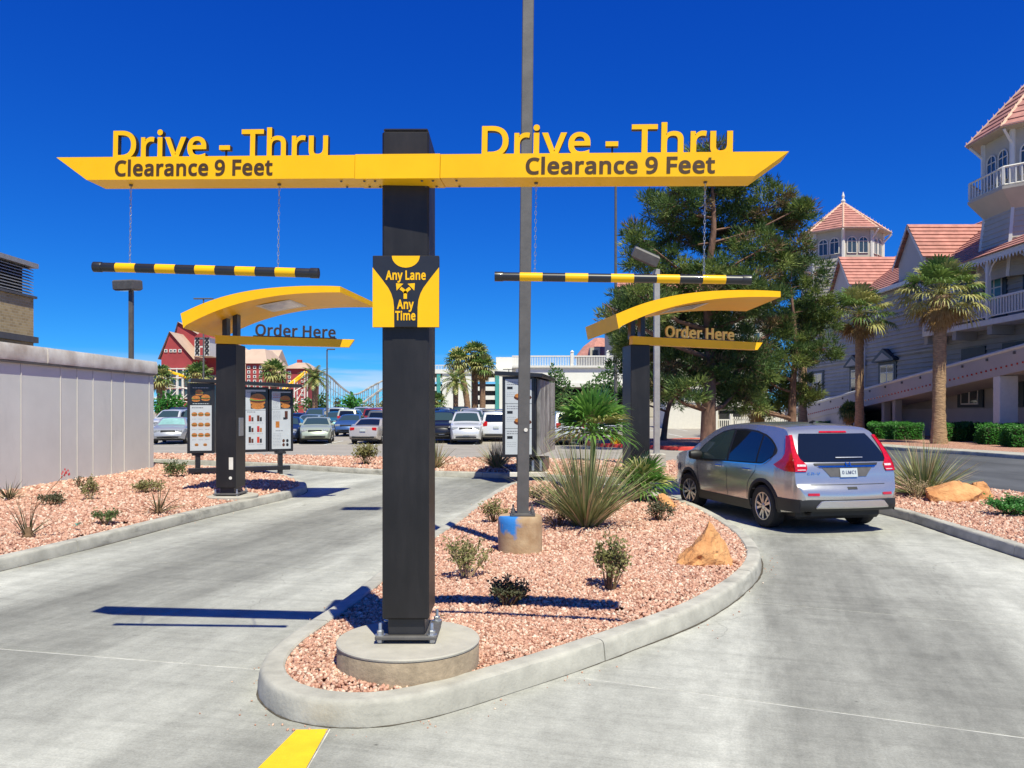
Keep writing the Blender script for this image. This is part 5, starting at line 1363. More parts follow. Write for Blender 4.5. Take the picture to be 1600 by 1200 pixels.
for sgn in (1, -1):
    nm = 'left' if sgn > 0 else 'right'
    # glasshouse outline in (x, z): lower edge, upper edge
    lo = [(0.62, 1.235), (0.74, 1.15), (0.90, 1.06), (1.0, 1.045), (1.6, 1.03), (2.5, 1.01), (3.30, 0.985)]
    hi = [(0.62, 1.245), (0.72, 1.33), (0.86, 1.41), (1.05, 1.48), (1.35, 1.535), (1.75, 1.56), (2.15, 1.55), (2.45, 1.505), (2.75, 1.395), (3.05, 1.225), (3.30, 1.0)]
    xs_ = [lerp(0.62, 3.30, k / 44) for k in range(45)]
    W(C_.side_strip([(x, interp(x, lo) - 0.025, interp(x, hi) + 0.022) for x in xs_], 0.004, sgn), 'window_surround', M_['trim_black'])
    for a, b, mt in ((0.70, 1.10, 'car_glass'), (1.14, 2.02, 'car_glass'), (2.09, 3.20, 'wind_glass')):
        ys_ = [lerp(a, b, k / 16) for k in range(17)]
        W(C_.side_strip([(x, interp(x, lo), interp(x, hi) - 0.004) for x in ys_], 0.009, sgn), 'side_window', M_[mt])
    m = C_.side_strip([(x, interp(x, lo) - 0.036, interp(x, lo) - 0.020) for x in xs_[2:-1]], 0.010, sgn, 1); W(m, 'chrome_strip', M_['chrome'])
    # doors: seams and handles
    for pts in ([(2.045, 1.02), (2.05, 0.80), (2.06, 0.55), (2.05, 0.40)], [(3.18, 0.98), (3.16, 0.80), (3.12, 0.60), (3.05, 0.40)], [(1.13, 1.05), (1.13, 0.90), (1.22, 0.82), (1.30, 0.75), (1.36, 0.66), (1.39, 0.5), (1.40, 0.42)]):
        W(C_.seam(pts, sgn), 'door_seam', M_['trim_black'])
    for x in (1.38, 2.32):
        m = MB(); p = C_.side(x, 0.915); m.cbox(x - 0.11, x + 0.11, p.y * sgn - 0.03, p.y * sgn + 0.035, 0.895, 0.930, 0.012); W(m, 'door_handle', M_['chrome'])
    W(C_.seam([(0.35, 0.765), (0.8, 0.90), (1.5, 0.90), (2.4, 0.875), (3.3, 0.83), (4.0, 0.79)], sgn, 0.012, 0.0015), 'crease_line', M_['suv_paint'])
    # cladding: sills, wheel arches
    W(C_.side_strip([(x, 0.245, 0.40) for x in [lerp(1.30, 3.16, k / 12) for k in range(13)]], 0.012, sgn, 2), 'sill_cladding', M_['trim_black'])
    for w_ in suvP['wheels']:
        R_ = []
        for k in range(25):
            a = lerp(-0.12, math.pi + 0.12, k / 24); ring = []
            for r_ in (0.398, 0.425, 0.455):
                x, z = w_ + r_ * math.cos(a), 0.345 + r_ * math.sin(a)
                p = C_.side(x, max(z, 0.26), 0.016 if r_ < 0.44 else 0.006); ring.append(Vector((p.x, p.y * sgn, p.z)))
            ring.insert(0, ring[0] + Vector((0, -0.16 * sgn, 0)))
            R_.append(ring)
        m = MB(); m.loft(R_, False); W(m, 'wheel_arch', M_['trim_black'])
        add_wheel(suv, w_, 0.795 * sgn, 0.345, 0.225, sgn, R(7) if w_ > 2 else 0)
    # tail lamp: tall blade up the pillar and wide foot on the wing, side and rear faces
    side_rows = [(0.955, 0.10, 0.30), (1.0, 0.11, 0.52), (1.04, 0.12, 0.62), (1.08, 0.14, 0.54), (1.14, 0.175, 0.44), (1.22, 0.23, 0.40), (1.32, 0.295, 0.43), (1.42, 0.36, 0.475), (1.50, 0.415, 0.515)]
    R_ = []
    for z, xa, xb in side_rows:
        R_.append([Vector((p.x, p.y * sgn, p.z)) for p in (C_.side(lerp(xa, xb, k / 5), z, 0.014) for k in range(6))])
    m = MB(); m.loft(R_, False); tl = W(m, 'tail_lamp', M_['tail_red'])
    rows_ = []
    for z, wd in ((0.955, 0.17), (1.0, 0.19), (1.06, 0.19), (1.14, 0.115), (1.22, 0.09), (1.32, 0.075), (1.42, 0.065), (1.50, 0.06)):
        ymax = C_.half(C_.x_at(z), z) + 0.012
        rows_.append((z, (ymax - wd) * sgn, ymax * sgn))
    W(C_.rear_patch(rows_, 0.014, 5), 'tail_lamp_face', M_['tail_red'], tl)
    ymax = C_.half(C_.x_at(1.02), 1.02)
    W(C_.rear_patch([(0.975, (ymax - 0.15) * sgn, (ymax - 0.03) * sgn), (1.06, (ymax - 0.17) * sgn, (ymax - 0.04) * sgn)], 0.016, 4), 'reversing_lamp', M_['tail_clear'], tl)
    # reflector in the bumper
    W(C_.rear_patch([(0.595, 0.53 * sgn, 0.70 * sgn), (0.635, 0.53 * sgn, 0.70 * sgn)], 0.010, 4), 'reflector', M_['tail_red'])
    # mirror
    p = C_.side(3.02, 1.04)
    m = MB(); m.lathe([(0.02, -0.13), (0.075, -0.11), (0.095, -0.03), (0.092, 0.05), (0.06, 0.11), (0.01, 0.125)], 16, M=T(3.02, (p.y + 0.13) * sgn, 1.07) @ RX(R(90)) @ Matrix.Diagonal((0.8, 0.95, 1, 1))); mr_ = W(m, 'door_mirror', M_['trim_black'])
    # head lamps
    m = C_.side_strip([(x, 0.70 + (x - 3.9) * 0.02, 0.80 + (4.4 - x) * 0.14) for x in [lerp(3.95, 4.40, k / 6) for k in range(7)]], 0.008, sgn, 2); W(m, 'head_lamp', M_['head_clear'])
# rear glass, wiper, spoiler lamp
W(C_.rear_patch([(z, -y, y) for z, y in ((1.10, 0.72), (1.16, 0.735), (1.26, 0.70), (1.38, 0.65), (1.47, 0.605), (1.525, 0.57))], 0.007, 12), 'rear_window', M_['car_glass'])
W(C_.rear_patch([(1.538, -0.24, 0.24), (1.562, -0.23, 0.23)], 0.012, 8), 'high_brake_lamp', M_['tail_red'])
m = C_.rear_patch([(1.150, -0.30, 0.16), (1.162, -0.30, 0.16)], 0.022, 8); W(m, 'rear_wiper', M_['steel'])
# tailgate: chrome band, dark plate recess, plate, emblem, badge, lower handle, skid plate
W(C_.rear_patch([(1.045, -0.52, 0.52), (1.078, -0.54, 0.54)], 0.010, 12), 'tailgate_band', M_['trim_black'])
W(C_.rear_patch([(1.018, -0.46, 0.46), (1.040, -0.50, 0.50)], 0.016, 12), 'chrome_strip', M_['chrome'])
W(C_.rear_patch([(0.875, -0.30, 0.30), (0.95, -0.36, 0.36), (1.014, -0.42, 0.42)], 0.006, 10), 'plate_recess', M_['dark_steel'])
pl = W(C_.rear_patch([(0.868, -0.145, 0.145), (0.94, -0.145, 0.145), (1.002, -0.145, 0.145)], 0.018, 6), 'number_plate', M_['plate'])
def on_rear(vs, y0, z0, e): return [C_.rear(y0 - v.x, z0 + v.z, e) for v in vs]
def rear_text(txt, y0, z0, w_, cap_, mat, name, parent, e):
    m = MB()
    for vs, fs in text_mb(txt, w_, cap_, 0, 0.02): m.add(on_rear(vs, y0, z0, e), fs)
    m.build(name, mat, parent, world=False, kind='stuff')
rear_text('0 LMC1', 0.115, 0.915, 0.23, 0.05, M_['plate_ink'], 'plate_lettering', pl, 0.0205)
rear_text('CR-V', 0.66, 0.915, 0.20, 0.030, M_['chrome'], 'badge_lettering', bd, 0.012)
rear_text('H', 0.045, 1.022, 0.09, 0.062, M_['chrome'], 'emblem', bd, 0.028)
W(C_.rear_patch([(0.755, -0.62, 0.62), (0.762, -0.62, 0.62)], 0.004, 12), 'tailgate_seam', M_['trim_black'])
m = MB()
W(C_.rear_patch([(0.690, -0.09, 0.07), (0.722, -0.09, 0.07)], 0.006, 4), 'hatch_release', M_['trim_black'])
# lower bumper: black valance wrapping to the arches, silver skid plate
R_ = []
for k in range(25):
    t_ = lerp(-1, 1, k / 24); yy = t_ * 0.80; xx = -0.085 * (1 - t_ * t_) + 0.004 + max(abs(t_) - 0.78, 0) ** 2 * 0.9
    R_.append([Vector((xx + 0.03, yy, 0.36)), Vector((xx - 0.004, yy, 0.40)), Vector((xx - 0.012, yy, 0.46)), Vector((xx - 0.002, yy, 0.535)), Vector((xx + 0.05, yy, 0.54))])
m = MB(); m.loft(R_, False); W(m, 'bumper_valance', M_['trim_black'])
m = MB(); R_ = []
for k in range(17):
    t_ = lerp(-1, 1, k / 16); yy = t_ * 0.60; f = yy / 0.80; xx = -0.085 * (1 - f * f) - 0.020
    top_ = 0.525 if abs(t_) < 0.86 else lerp(0.525, 0.43, (abs(t_) - 0.86) / 0.14)
    R_.append([Vector((xx + 0.006, yy, 0.405)), Vector((xx - 0.012, yy, 0.425)), Vector((xx - 0.012, yy, top_ - 0.01)), Vector((xx + 0.004, yy, top_))])
m.loft(R_, False); W(m, 'skid_plate', M_['suv_paint'])
for sgn in (1, -1):
    W(C_.side_strip([(x, 0.34, 0.535) for x in [lerp(0.045, 0.55, k / 8) for k in range(9)]], 0.014, sgn, 2), 'bumper_corner', M_['trim_black'])
# windscreen
W(C_.top_patch(2.62, 3.48, 0.86, 0.93, 0.006, 8, 8), 'windscreen', M_['wind_glass'])
m = MB(); m.tube([C_.top(1.0, 0.0) + Vector((0, 0, 0)), C_.top(1.0, 0.0) + Vector((-0.06, 0, 0.03)), C_.top(1.0, 0.0) + Vector((-0.14, 0, 0.035))], [0.03, 0.02, 0.004], 8); W(m, 'roof_aerial', M_['trim_black'])

# ------------------------------------------------------------------ parked cars
def carP(kind):
    V = [(0.2, 0.93), (0.4, 0.975), (0.6, 1.0), (0.8, 0.995), (0.92, 0.965), (1.0, 0.93), (1.2, 0.84), (1.4, 0.74), (1.6, 0.66)]
    if kind == 'sedan':
        return dict(L=4.7, W=0.90, wheels=(1.0, 3.75), ra=0.36, rw=0.32, roofx=1.5, V=V,
            top=[(0, .45), (.02, .62), (.06, .78), (.10, .93), (.18, 1.0), (.5, 1.03), (.85, 1.05), (1.1, 1.17), (1.4, 1.33), (1.65, 1.42), (2.1, 1.455), (2.5, 1.44), (2.8, 1.37), (3.1, 1.22), (3.45, 1.03), (3.6, .98), (4.1, .91), (4.45, .80), (4.6, .68), (4.68, .55), (4.7, .45)],
            rg=(0.86, 1.52, .86, .86), wg=(2.74, 3.44, .85, .9), win=((1.22, 3.28), [(1.22, 1.06), (3.28, .98)], [(1.22, 1.09), (1.6, 1.32), (2.1, 1.375), (2.5, 1.36), (2.85, 1.25), (3.28, 1.0)]), belt=0.95)
    if kind == 'suv':
        V = [(0.2, 0.93), (0.45, 0.975), (0.7, 1.0), (0.95, 0.99), (1.05, 0.96), (1.15, 0.93), (1.45, 0.84), (1.75, 0.74), (1.85, 0.70)]
        return dict(L=4.6, W=0.92, wheels=(0.95, 3.65), ra=0.41, rw=0.37, roofx=1.2, V=V,
            top=[(0, .5), (.02, .70), (.05, .85), (.08, 1.05), (.12, 1.15), (.22, 1.45), (.32, 1.68), (.42, 1.76), (.9, 1.79), (1.8, 1.80), (2.3, 1.77), (2.55, 1.68), (2.85, 1.48), (3.15, 1.24), (3.28, 1.16), (3.7, 1.12), (4.2, 1.06), (4.42, .96), (4.52, .82), (4.58, .65), (4.6, .5)],
            rg=(0.13, 0.30, .84, .84), wg=(2.52, 3.16, .86, .92), win=((0.45, 3.02), [(0.45, 1.17), (3.02, 1.12)], [(0.45, 1.6), (0.8, 1.68), (2.2, 1.68), (2.5, 1.58), (3.02, 1.14)]), belt=1.1)
    if kind == 'hatch':
        return dict(L=4.1, W=0.87, wheels=(0.72, 3.28), ra=0.35, rw=0.31, roofx=1.1, V=V,
            top=[(0, .45), (.02, .65), (.05, .82), (.09, .97), (.16, 1.08), (.35, 1.32), (.52, 1.46), (.8, 1.51), (1.4, 1.53), (1.9, 1.49), (2.2, 1.40), (2.6, 1.17), (2.9, 1.01), (3.3, .93), (3.75, .84), (3.95, .72), (4.07, .58), (4.1, .45)],
            rg=(0.17, 0.48, .84, .84), wg=(2.02, 2.86, .85, .9), win=((0.6, 2.75), [(0.6, 1.06), (2.75, .98)], [(0.6, 1.2), (0.85, 1.40), (1.4, 1.45), (1.9, 1.42), (2.3, 1.27), (2.75, 1.0)]), belt=0.95)
    if kind == 'van':
        V = [(0.2, 0.93), (0.45, 0.975), (0.7, 1.0), (0.95, 0.99), (1.1, 0.95), (1.45, 0.87), (1.75, 0.78), (1.9, 0.74)]
        return dict(L=4.9, W=0.96, wheels=(0.95, 3.9), ra=0.38, rw=0.34, roofx=1.0, V=V,
            top=[(0, .5), (.02, .75), (.05, 1.0), (.10, 1.15), (.20, 1.5), (.28, 1.72), (.36, 1.80), (1.0, 1.84), (2.3, 1.84), (2.8, 1.77), (3.1, 1.62), (3.5, 1.34), (3.75, 1.15), (4.2, 1.05), (4.6, .92), (4.8, .74), (4.88, .58), (4.9, .5)],
            rg=(0.12, 0.27, .84, .84), wg=(2.85, 3.7, .86, .92), win=((0.4, 3.6), [(0.4, 1.15), (3.6, 1.08)], [(0.4, 1.65), (1.0, 1.71), (2.5, 1.71), (2.9, 1.6), (3.6, 1.1)]), belt=1.1)
    # pickup
    V = [(0.2, 0.93), (0.5, 0.975), (0.75, 1.0), (1.0, 0.985), (1.15, 0.95), (1.45, 0.85), (1.85, 0.74)]
    return dict(L=5.4, W=0.97, wheels=(1.15, 4.4), ra=0.43, rw=0.39, roofx=0.5, V=V,
        top=[(0, .55), (.02, .8), (.04, 1.08), (.06, 1.12), (1.0, 1.12), (1.95, 1.13), (1.99, 1.2), (2.1, 1.6), (2.2, 1.80), (2.6, 1.87), (3.2, 1.84), (3.4, 1.75), (3.7, 1.5), (4.0, 1.25), (4.12, 1.18), (4.8, 1.13), (5.15, 1.05), (5.32, .9), (5.38, .7), (5.4, .55)],
        rg=(2.0, 2.16, .84, .84), wg=(3.38, 4.02, .86, .92), win=((2.18, 3.85), [(2.18, 1.2), (3.85, 1.15)], [(2.18, 1.66), (2.4, 1.73), (3.1, 1.73), (3.35, 1.62), (3.85, 1.18)]), belt=1.1)
_paints = {}
def car_paint(c):
    if c not in _paints: _paints[c] = paint('car_paint', c, 0.3, 0.35)
    return _paints[c]
def parked(kind, c, x, y, ang, label, glass=None):
    P = carP(kind); L_ = P['L']
    P['low'] = [(0, P['rw'] + .06), (.3, .26), (L_ - .4, .24), (L_, .32)]
    P['plan'] = [(0, .84), (.05, .90), (.2, .96), (.7, 1), (L_ - 1.1, 1), (L_ - .4, .95), (L_ - .12, .86), (L_, .76)]
    P['vert'] = P['V']; P['crown'] = [(0, 0.0), (.6, .03), (L_ - 1, .035), (L_, .01)]; P['bulge'] = [(0, .07), (.4, .05), (.9, 0), (L_ - 1.8, 0), (L_ - 1.2, -.08), (L_, -.12)]
    k = Car(P, 1.0)
    r = thing('parked_car', label, {'sedan': 'car', 'hatch': 'car', 'suv': 'car', 'van': 'van', 'pickup': 'pickup'}[kind], (x, y, lotz(y) - 0.03 + 0.012 * 0), ang, 'cars in the car park')
    def W_(m, name, mat, parent=r, sm=35): return m.build(name, mat, parent, world=False, smooth=sm)
    k.body('body', car_paint(c), r)
    m = MB(); m.box(.3, L_ - .3, -P['W'] * .8, P['W'] * .8, .18, .5); W_(m, 'underbody', M_['trim_black'], sm=None)
    gm = M_['wind_glass'] if glass is None else glass
    W_(k.top_patch(*P['wg'], 0.008, 6, 6), 'windscreen', gm)
    W_(k.top_patch(*P['rg'], 0.008, 6, 6), 'rear_window', M_['car_glass'])
    (xa, xb), lo, hi = P['win']; mid_ = lerp(xa, xb, 0.47)
    for sgn in (1, -1):
        for a, b in ((xa, mid_ - .05), (mid_ + .05, xb)):
            W_(k.side_strip([(q, interp(q, lo), interp(q, hi)) for q in [lerp(a, b, j / 8) for j in range(9)]], 0.008, sgn, 3), 'side_window', M_['car_glass'])
        for w_ in P['wheels']: add_wheel(r, w_, (P['W'] - .115) * sgn, P['rw'], 0.21, sgn, 0, 'coarse')
        zf = P['belt'] - .20
        m = MB(); m.cbox(L_ - .30, L_ - .04, sgn * P['W'] * .64 - .17, sgn * P['W'] * .64 + .17, zf - .10, zf + .05, .03); W_(m, 'head_lamp', M_['head_clear'])
        m = MB(); m.cbox(.025, .25, sgn * P['W'] * .70 - .13, sgn * P['W'] * .70 + .13, P['belt'] - .17, P['belt'] + (.0 if kind == 'sedan' else .12), .02); W_(m, 'tail_lamp', M_['tail_red'])
        p = k.side(xb - .15, P['belt'] + .08); m = MB(); m.cbox(xb - .2, xb - .1, p.y * sgn - .02 if sgn > 0 else p.y * sgn - .16, p.y * sgn + .16 if sgn > 0 else p.y * sgn + .02, P['belt'] + .03, P['belt'] + .18, .03); W_(m, 'door_mirror', car_paint(c))
    m = MB(); m.cbox(L_ - .05, L_ + .03, -.38, .38, zf - .10, zf + .02, .02); W_(m, 'grille', M_['trim_black'])
    m = MB(); m.cbox(L_ - .10, L_ + .045, -P['W'] * .62, P['W'] * .62, .33, .42, .02); W_(m, 'lower_grille', M_['trim_black'])
    m = MB(); m.cbox(L_ + .02, L_ + .05, -.16, .16, .44, .56, .005); W_(m, 'number_plate', M_['plate'])
    zp = P['belt'] - (.22 if kind != 'sedan' else .14)
    m = MB(); m.cbox(-.085, -.03, -.16, .16, zp - .08, zp + .05, .005); W_(m, 'number_plate', M_['plate'])
    m = MB(); m.cbox(-.06, .1, -P['W'] * .7, P['W'] * .7, .36, .46, .02); W_(m, 'rear_valance', M_['trim_black'])
    return r
M_['sunshade'] = pm('silver_sunshade', (0.35, 0.62, 0.55), 0.3, metal=0.3, var=0.2, scale=3)
SIL, WHI, NAV, BLK, GRN, CHA, BLU, RED, GRY, TEA = (.42, .43, .45), (.74, .74, .73), (.02, .035, .09), (.015, .015, .017), (.47, .52, .40), (.52, .47, .42), (.06, .13, .30), (.25, .02, .025), (.14, .145, .15), (.05, .20, .22)
FR, RE = R(-90), R(90)          # nose to the camera / tail to the camera
def park(u, Y, kind, c, face, dang, label, glass=None):
    "u: photo column of the car's middle, Y: depth of its near end"
    L_ = carP(kind)['L']; a = face + R(dang); x = sX(u, Y)
    if face == FR: parked(kind, c, x - math.cos(a) * L_, Y - math.sin(a) * L_, a, label, glass)
    else: parked(kind, c, x, Y, a, label, glass)
park(262, 44.5, 'sedan', SIL, FR, 14, 'silver saloon with a green sunshade parked beyond the grey wall', M_['sunshade'])
park(442, 45.5, 'sedan', NAV, FR, 8, 'navy saloon half hidden behind the right panel of the menu board')
park(492, 45.0, 'sedan', GRN, FR, 10, 'pale green saloon facing the camera in the front row')
park(567, 44.8, 'sedan', CHA, RE, -6, 'champagne saloon with its tail and red lamps to the camera, front row')
park(728, 44.3, 'suv', WHI, FR, 2, 'white off-roader facing the camera in the front row left of the ribbed menu board')
park(690, 46.2, 'suv', BLK, FR, 4, 'black off-roader just right of the black sign pole, front row')
park(775, 48.0, 'suv', WHI, RE, 4, 'white off-roader with a dark rear window beside the ribbed menu board')
park(892, 43.5, 'van', WHI, RE, 10, 'white people carrier seen from behind by the small fan palm')
park(848, 46.0, 'sedan', NAV, RE, 5, 'navy saloon just right of the ribbed menu board, front row')
park(950, 52.0, 'sedan', SIL, FR, 12, 'silver saloon behind the yellow box and the small fan palm')
# second row
for u, Y, kd, c, fc, lab in ((247, 55.5, 'suv', WHI, FR, 'white off-roader in the second row above the silver saloon by the grey wall'),
        (282, 56.5, 'van', SIL, FR, 'silver people carrier in the second row next to the left menu panel'),
        (473, 55.0, 'sedan', (.30, .40, .48), FR, 'light blue saloon in the second row left of the pale green saloon'),
        (540, 55.0, 'sedan', BLU, FR, 'mid blue saloon peeping between the pale green and champagne saloons'),
        (590, 56.0, 'suv', GRY, RE, 'dark grey off-roader behind the champagne saloon'),
        (698, 56.0, 'suv', NAV, FR, 'navy off-roader in the second row right of the sign pole'),
        (738, 56.5, 'suv', SIL, FR, 'silver off-roader right behind the white off-roader'),
        (790, 57.0, 'pickup', GRY, RE, 'grey pickup in the second row by the ribbed menu board'),
        (868, 56.0, 'sedan', BLU, RE, 'blue saloon in the second row behind the white people carrier')):
    park(u, Y, kd, c, fc, random.Random(u).uniform(-3, 3), lab)
for u, Y, kd, c, fc, lab in ((262, 67, 'pickup', NAV, FR, 'navy pickup in the third row by the grey wall'),
        (459, 66, 'sedan', BLK, RE, 'black saloon in the third row beside the menu board'),
        (484, 67, 'suv', BLU, FR, 'blue off-roader in the third row above the light blue saloon'),
        (513, 66, 'hatch', TEA, FR, 'teal hatchback in the third row behind the pale green saloon'),
        (541, 67, 'suv', (.55, .58, .50), RE, 'pale sage off-roader with red lamps in the third row'),
        (575, 66, 'pickup', RED, RE, 'dark red pickup in the third row behind the champagne saloon'),
        (704, 67, 'sedan', SIL, FR, 'silver saloon in the third row right of the sign pole'),
        (731, 68, 'suv', CHA, FR, 'champagne off-roader in the third row below the palms'),
        (762, 67, 'suv', GRY, RE, 'dark grey off-roader in the third row left of the ribbed menu board'),
        (560, 78, 'van', WHI, FR, 'white people carrier in the far row between the order canopy and the sign pole'),
        (585, 79, 'suv', SIL, FR, 'silver off-roader in the far row just left of the sign pole'),
        (497, 78, 'suv', NAV, RE, 'navy off-roader in the far row under the feather palm'),
        (524, 79, 'van', SIL, RE, 'silver people carrier in the far row under the slim pole'),
        (690, 78, 'van', NAV, RE, 'navy people carrier in the far row right of the sign pole'),
        (746, 79, 'suv', WHI, RE, 'white off-roader in the far row below the palm trunks'),
        (716, 80, 'pickup', BLK, FR, 'black pickup in the far row below the tall fan palms')):
    park(u, Y, kd, c, fc, random.Random(u).uniform(-3, 3), lab)
# ================================================================== rocks
def rock(name, label, loc, size, seed, yaw=0.0, cuts=9, group=None, taper=0.0):
    from mathutils import noise as mn
    rnd = random.Random(seed); v0, f0 = ico()
    V = [Vector(p) for p in v0]; Fc = [tuple(f) for f in f0]
    for _ in range(3):
        mid_ = {}; nf = []
        def mp(a, b):
            k = (min(a, b), max(a, b))
            if k not in mid_:
                V.append(((V[a] + V[b]) / 2).normalized()); mid_[k] = len(V) - 1
            return mid_[k]
        for a, b, c in Fc:
            ab, bc, ca = mp(a, b), mp(b, c), mp(c, a); nf += [(a, ab, ca), (b, bc, ab), (c, ca, bc), (ab, bc, ca)]
        Fc = nf
    planes = []
    for _ in range(cuts):
        n = Vector((rnd.gauss(0, 1), rnd.gauss(0, 1), rnd.gauss(0.25, 0.7))).normalized(); planes.append((n, rnd.uniform(0.52, 0.86)))
    off = Vector((seed * 3.1, seed * 1.7, 0)); out = []
    for p in V:
        q = p.copy()
        for n, d in planes:
            k = q.dot(n)
            if k > d: q = q - n * (k - d) * 0.93
        am = 1.9 if taper else 1.25
        q = q * (1 + am * (0.09 * mn.noise(q * 2.2 + off) + 0.055 * mn.noise(q * 5.5 + off) + 0.03 * mn.noise(q * 12 + off)))
        rg = 1 - abs(mn.noise(q * 3.1 + off * 1.3)) * 0.16 if taper else 1.0
        k_ = (1 - taper * max(q.z + 0.1, 0)) * rg
        out.append(Vector((q.x * size[0] * k_ + (0.12 * size[0] * max(q.z, 0) if taper else 0), q.y * size[1] * k_, max(q.z, -0.5) * size[2])))
    m = MB(); m.add(out, Fc)
    o = m.build(name, M_['rock'], None, smooth=28)
    o.location = loc; o.rotation_euler = (0, 0, yaw)
    return tag(o, label, 'rock', group)
def gz(u, v, z=0.19): return g(u, v, z)
p = gz(1104, 878); rock('boulder', 'pointed orange sandstone rock at the right tip of the island gravel', (p.x, p.y + 0.15, 0.20), (0.42, 0.34, 0.40), 4, 0.4, 9, 'orange rocks', 0.55)
p = gz(1040, 793); rock('boulder', 'small orange rock behind the brown shrub beside the silver vehicle', (p.x, p.y + 0.1, 0.22), (0.20, 0.18, 0.20), 12, 0.2, 9, 'orange rocks')
p = g(1492, 786, 0.13); rock('boulder', 'long orange boulder in front of the spiky plant in the right strip', (p.x, p.y + 0.25, 0.26), (0.62, 0.36, 0.30), 21, 0.12, 11, 'orange rocks')
p = g(1535, 784, 0.13); rock('boulder', 'smaller reddish boulder at the right end of the long boulder', (p.x + 0.12, p.y + 0.30, 0.22), (0.30, 0.26, 0.26), 33, 0.9, 9, 'orange rocks')

# ================================================================== plants
M_['yucca'] = leafmat('yucca_leaf', (0.16, 0.22, 0.075), (0.33, 0.36, 0.16), 0.5, 0.2)
M_['yucca_dry'] = leafmat('dry_blade', (0.40, 0.31, 0.17), (0.52, 0.42, 0.25), 0.7, 0.2)
M_['palm_leaf'] = leafmat('palm_leaf', (0.075, 0.15, 0.035), (0.19, 0.27, 0.07), 0.42, 0.3)
M_['palm_pale'] = leafmat('palm_leaf_pale', (0.30, 0.32, 0.10), (0.48, 0.43, 0.16), 0.5, 0.25)
M_['palm_dead'] = leafmat('palm_dead_leaf', (0.28, 0.17, 0.065), (0.46, 0.31, 0.13), 0.7, 0.2)
M_['palm_bright'] = leafmat('palm_leaf_bright', (0.06, 0.19, 0.03), (0.17, 0.32, 0.06), 0.42, 0.3)
M_['leaf_green'] = leafmat('shrub_leaf', (0.06, 0.10, 0.03), (0.14, 0.19, 0.06), 0.5, 0.25)
M_['leaf_olive'] = leafmat('olive_leaf', (0.15, 0.15, 0.05), (0.30, 0.27, 0.11), 0.55, 0.25)
M_['leaf_dark'] = leafmat('dark_leaf', (0.05, 0.055, 0.025), (0.10, 0.10, 0.045), 0.5, 0.2)
M_['leaf_bright'] = leafmat('bright_leaf', (0.035, 0.15, 0.022), (0.07, 0.25, 0.04), 0.45, 0.3)
M_['leaf_tree'] = leafmat('tree_leaf', (0.05, 0.115, 0.028), (0.10, 0.18, 0.05), 0.5, 0.3)
M_['twig'] = pm('dry_twig', (0.16, 0.095, 0.05), 0.9, var=0.3, scale=20)
M_['twig_pale'] = pm('pale_twig', (0.42, 0.32, 0.19), 0.9, var=0.25, scale=20)
M_['needle_a'] = leafmat('pine_needle', (0.050, 0.098, 0.025), (0.105, 0.165, 0.042), 0.55, 0.3)
M_['needle_b'] = leafmat('pine_needle_pale', (0.14, 0.195, 0.045), (0.24, 0.29, 0.075), 0.55, 0.35)
M_['needle_c'] = leafmat('pine_needle_dry', (0.13, 0.095, 0.045), (0.20, 0.14, 0.065), 0.7, 0.2)
M_['bark'] = pm('pine_bark', (0.175, 0.095, 0.065), 0.95, var=0.4, scale=5, detail=8, bump=0.9, bscale=9, stretch=(1, 1, 0.35), bdist=0.06)
M_['palm_trunk'] = pm('palm_trunk', (0.36, 0.235, 0.135), 0.95, var=0.35, scale=4, detail=8, bump=0.9, bscale=7, stretch=(1, 1, 3.2), bdist=0.07)
M_['palm_trunk_far'] = pm('palm_trunk_dark', (0.22, 0.13, 0.08), 0.95, var=0.35, scale=4, stretch=(1, 1, 3))

def blade(m, p, d, L_, w, droop, n=4, mi=0, roll=0.0):
    "tapered strap leaf from p along d, bending down by droop"
    d = Vector(d).normalized(); sd = d.cross(Vector((0, 0, 1)))
    sd = sd.normalized() if sd.length > 1e-4 else Vector((1, 0, 0))
    if roll: sd = (Matrix.Rotation(roll, 3, d) @ sd)
    L, Rr = [], []; q = Vector(p)
    for i in range(n + 1):
        t = i / n; ww = w * (1 - t) ** 0.7 * (0.6 + 0.4 * min(t * 5, 1)) if i < n else w * 0.04
        L.append(q + sd * ww); Rr.append(q - sd * ww)
        d = (d + Vector((0, 0, -droop / n))).normalized(); q = q + d * (L_ / n)
    m.loft([L, Rr], False, m=mi)

def tuft(name, label, cat, loc, n, L_, w, spread, droop, seed, mats, dry=0.15, group=None, up=0.35):
    "rosette of strap leaves (sotol, yucca, bunch grass)"
    rnd = random.Random(seed); r = thing(name, label, cat, loc, 0, group)
    m = MB()
    for i in range(n):
        a = rnd.uniform(0, 6.283); e = math.radians(lerp(90 - spread, 88, rnd.random() ** 1.4))
        d = (math.cos(a) * math.cos(e), math.sin(a) * math.cos(e), math.sin(e))
        rr = rnd.uniform(0, 0.09 * L_)
        k = 1 if rnd.random() < dry else 0
        blade(m, (math.cos(a) * rr, math.sin(a) * rr, 0.02), d, L_ * rnd.uniform(0.62, 1.08), w * rnd.uniform(0.7, 1.2), droop * rnd.uniform(0.5, 1.4), 4, k, rnd.uniform(-0.8, 0.8))
    m.build('leaves', mats, r, world=False, kind='stuff')
    m = MB(); m.lathe([(0.10 * L_, -0.05), (0.12 * L_, 0.03), (0.07 * L_, 0.10), (0.02, 0.14)], 10); m.build('crown', M_['twig'], r, world=False)
    return r

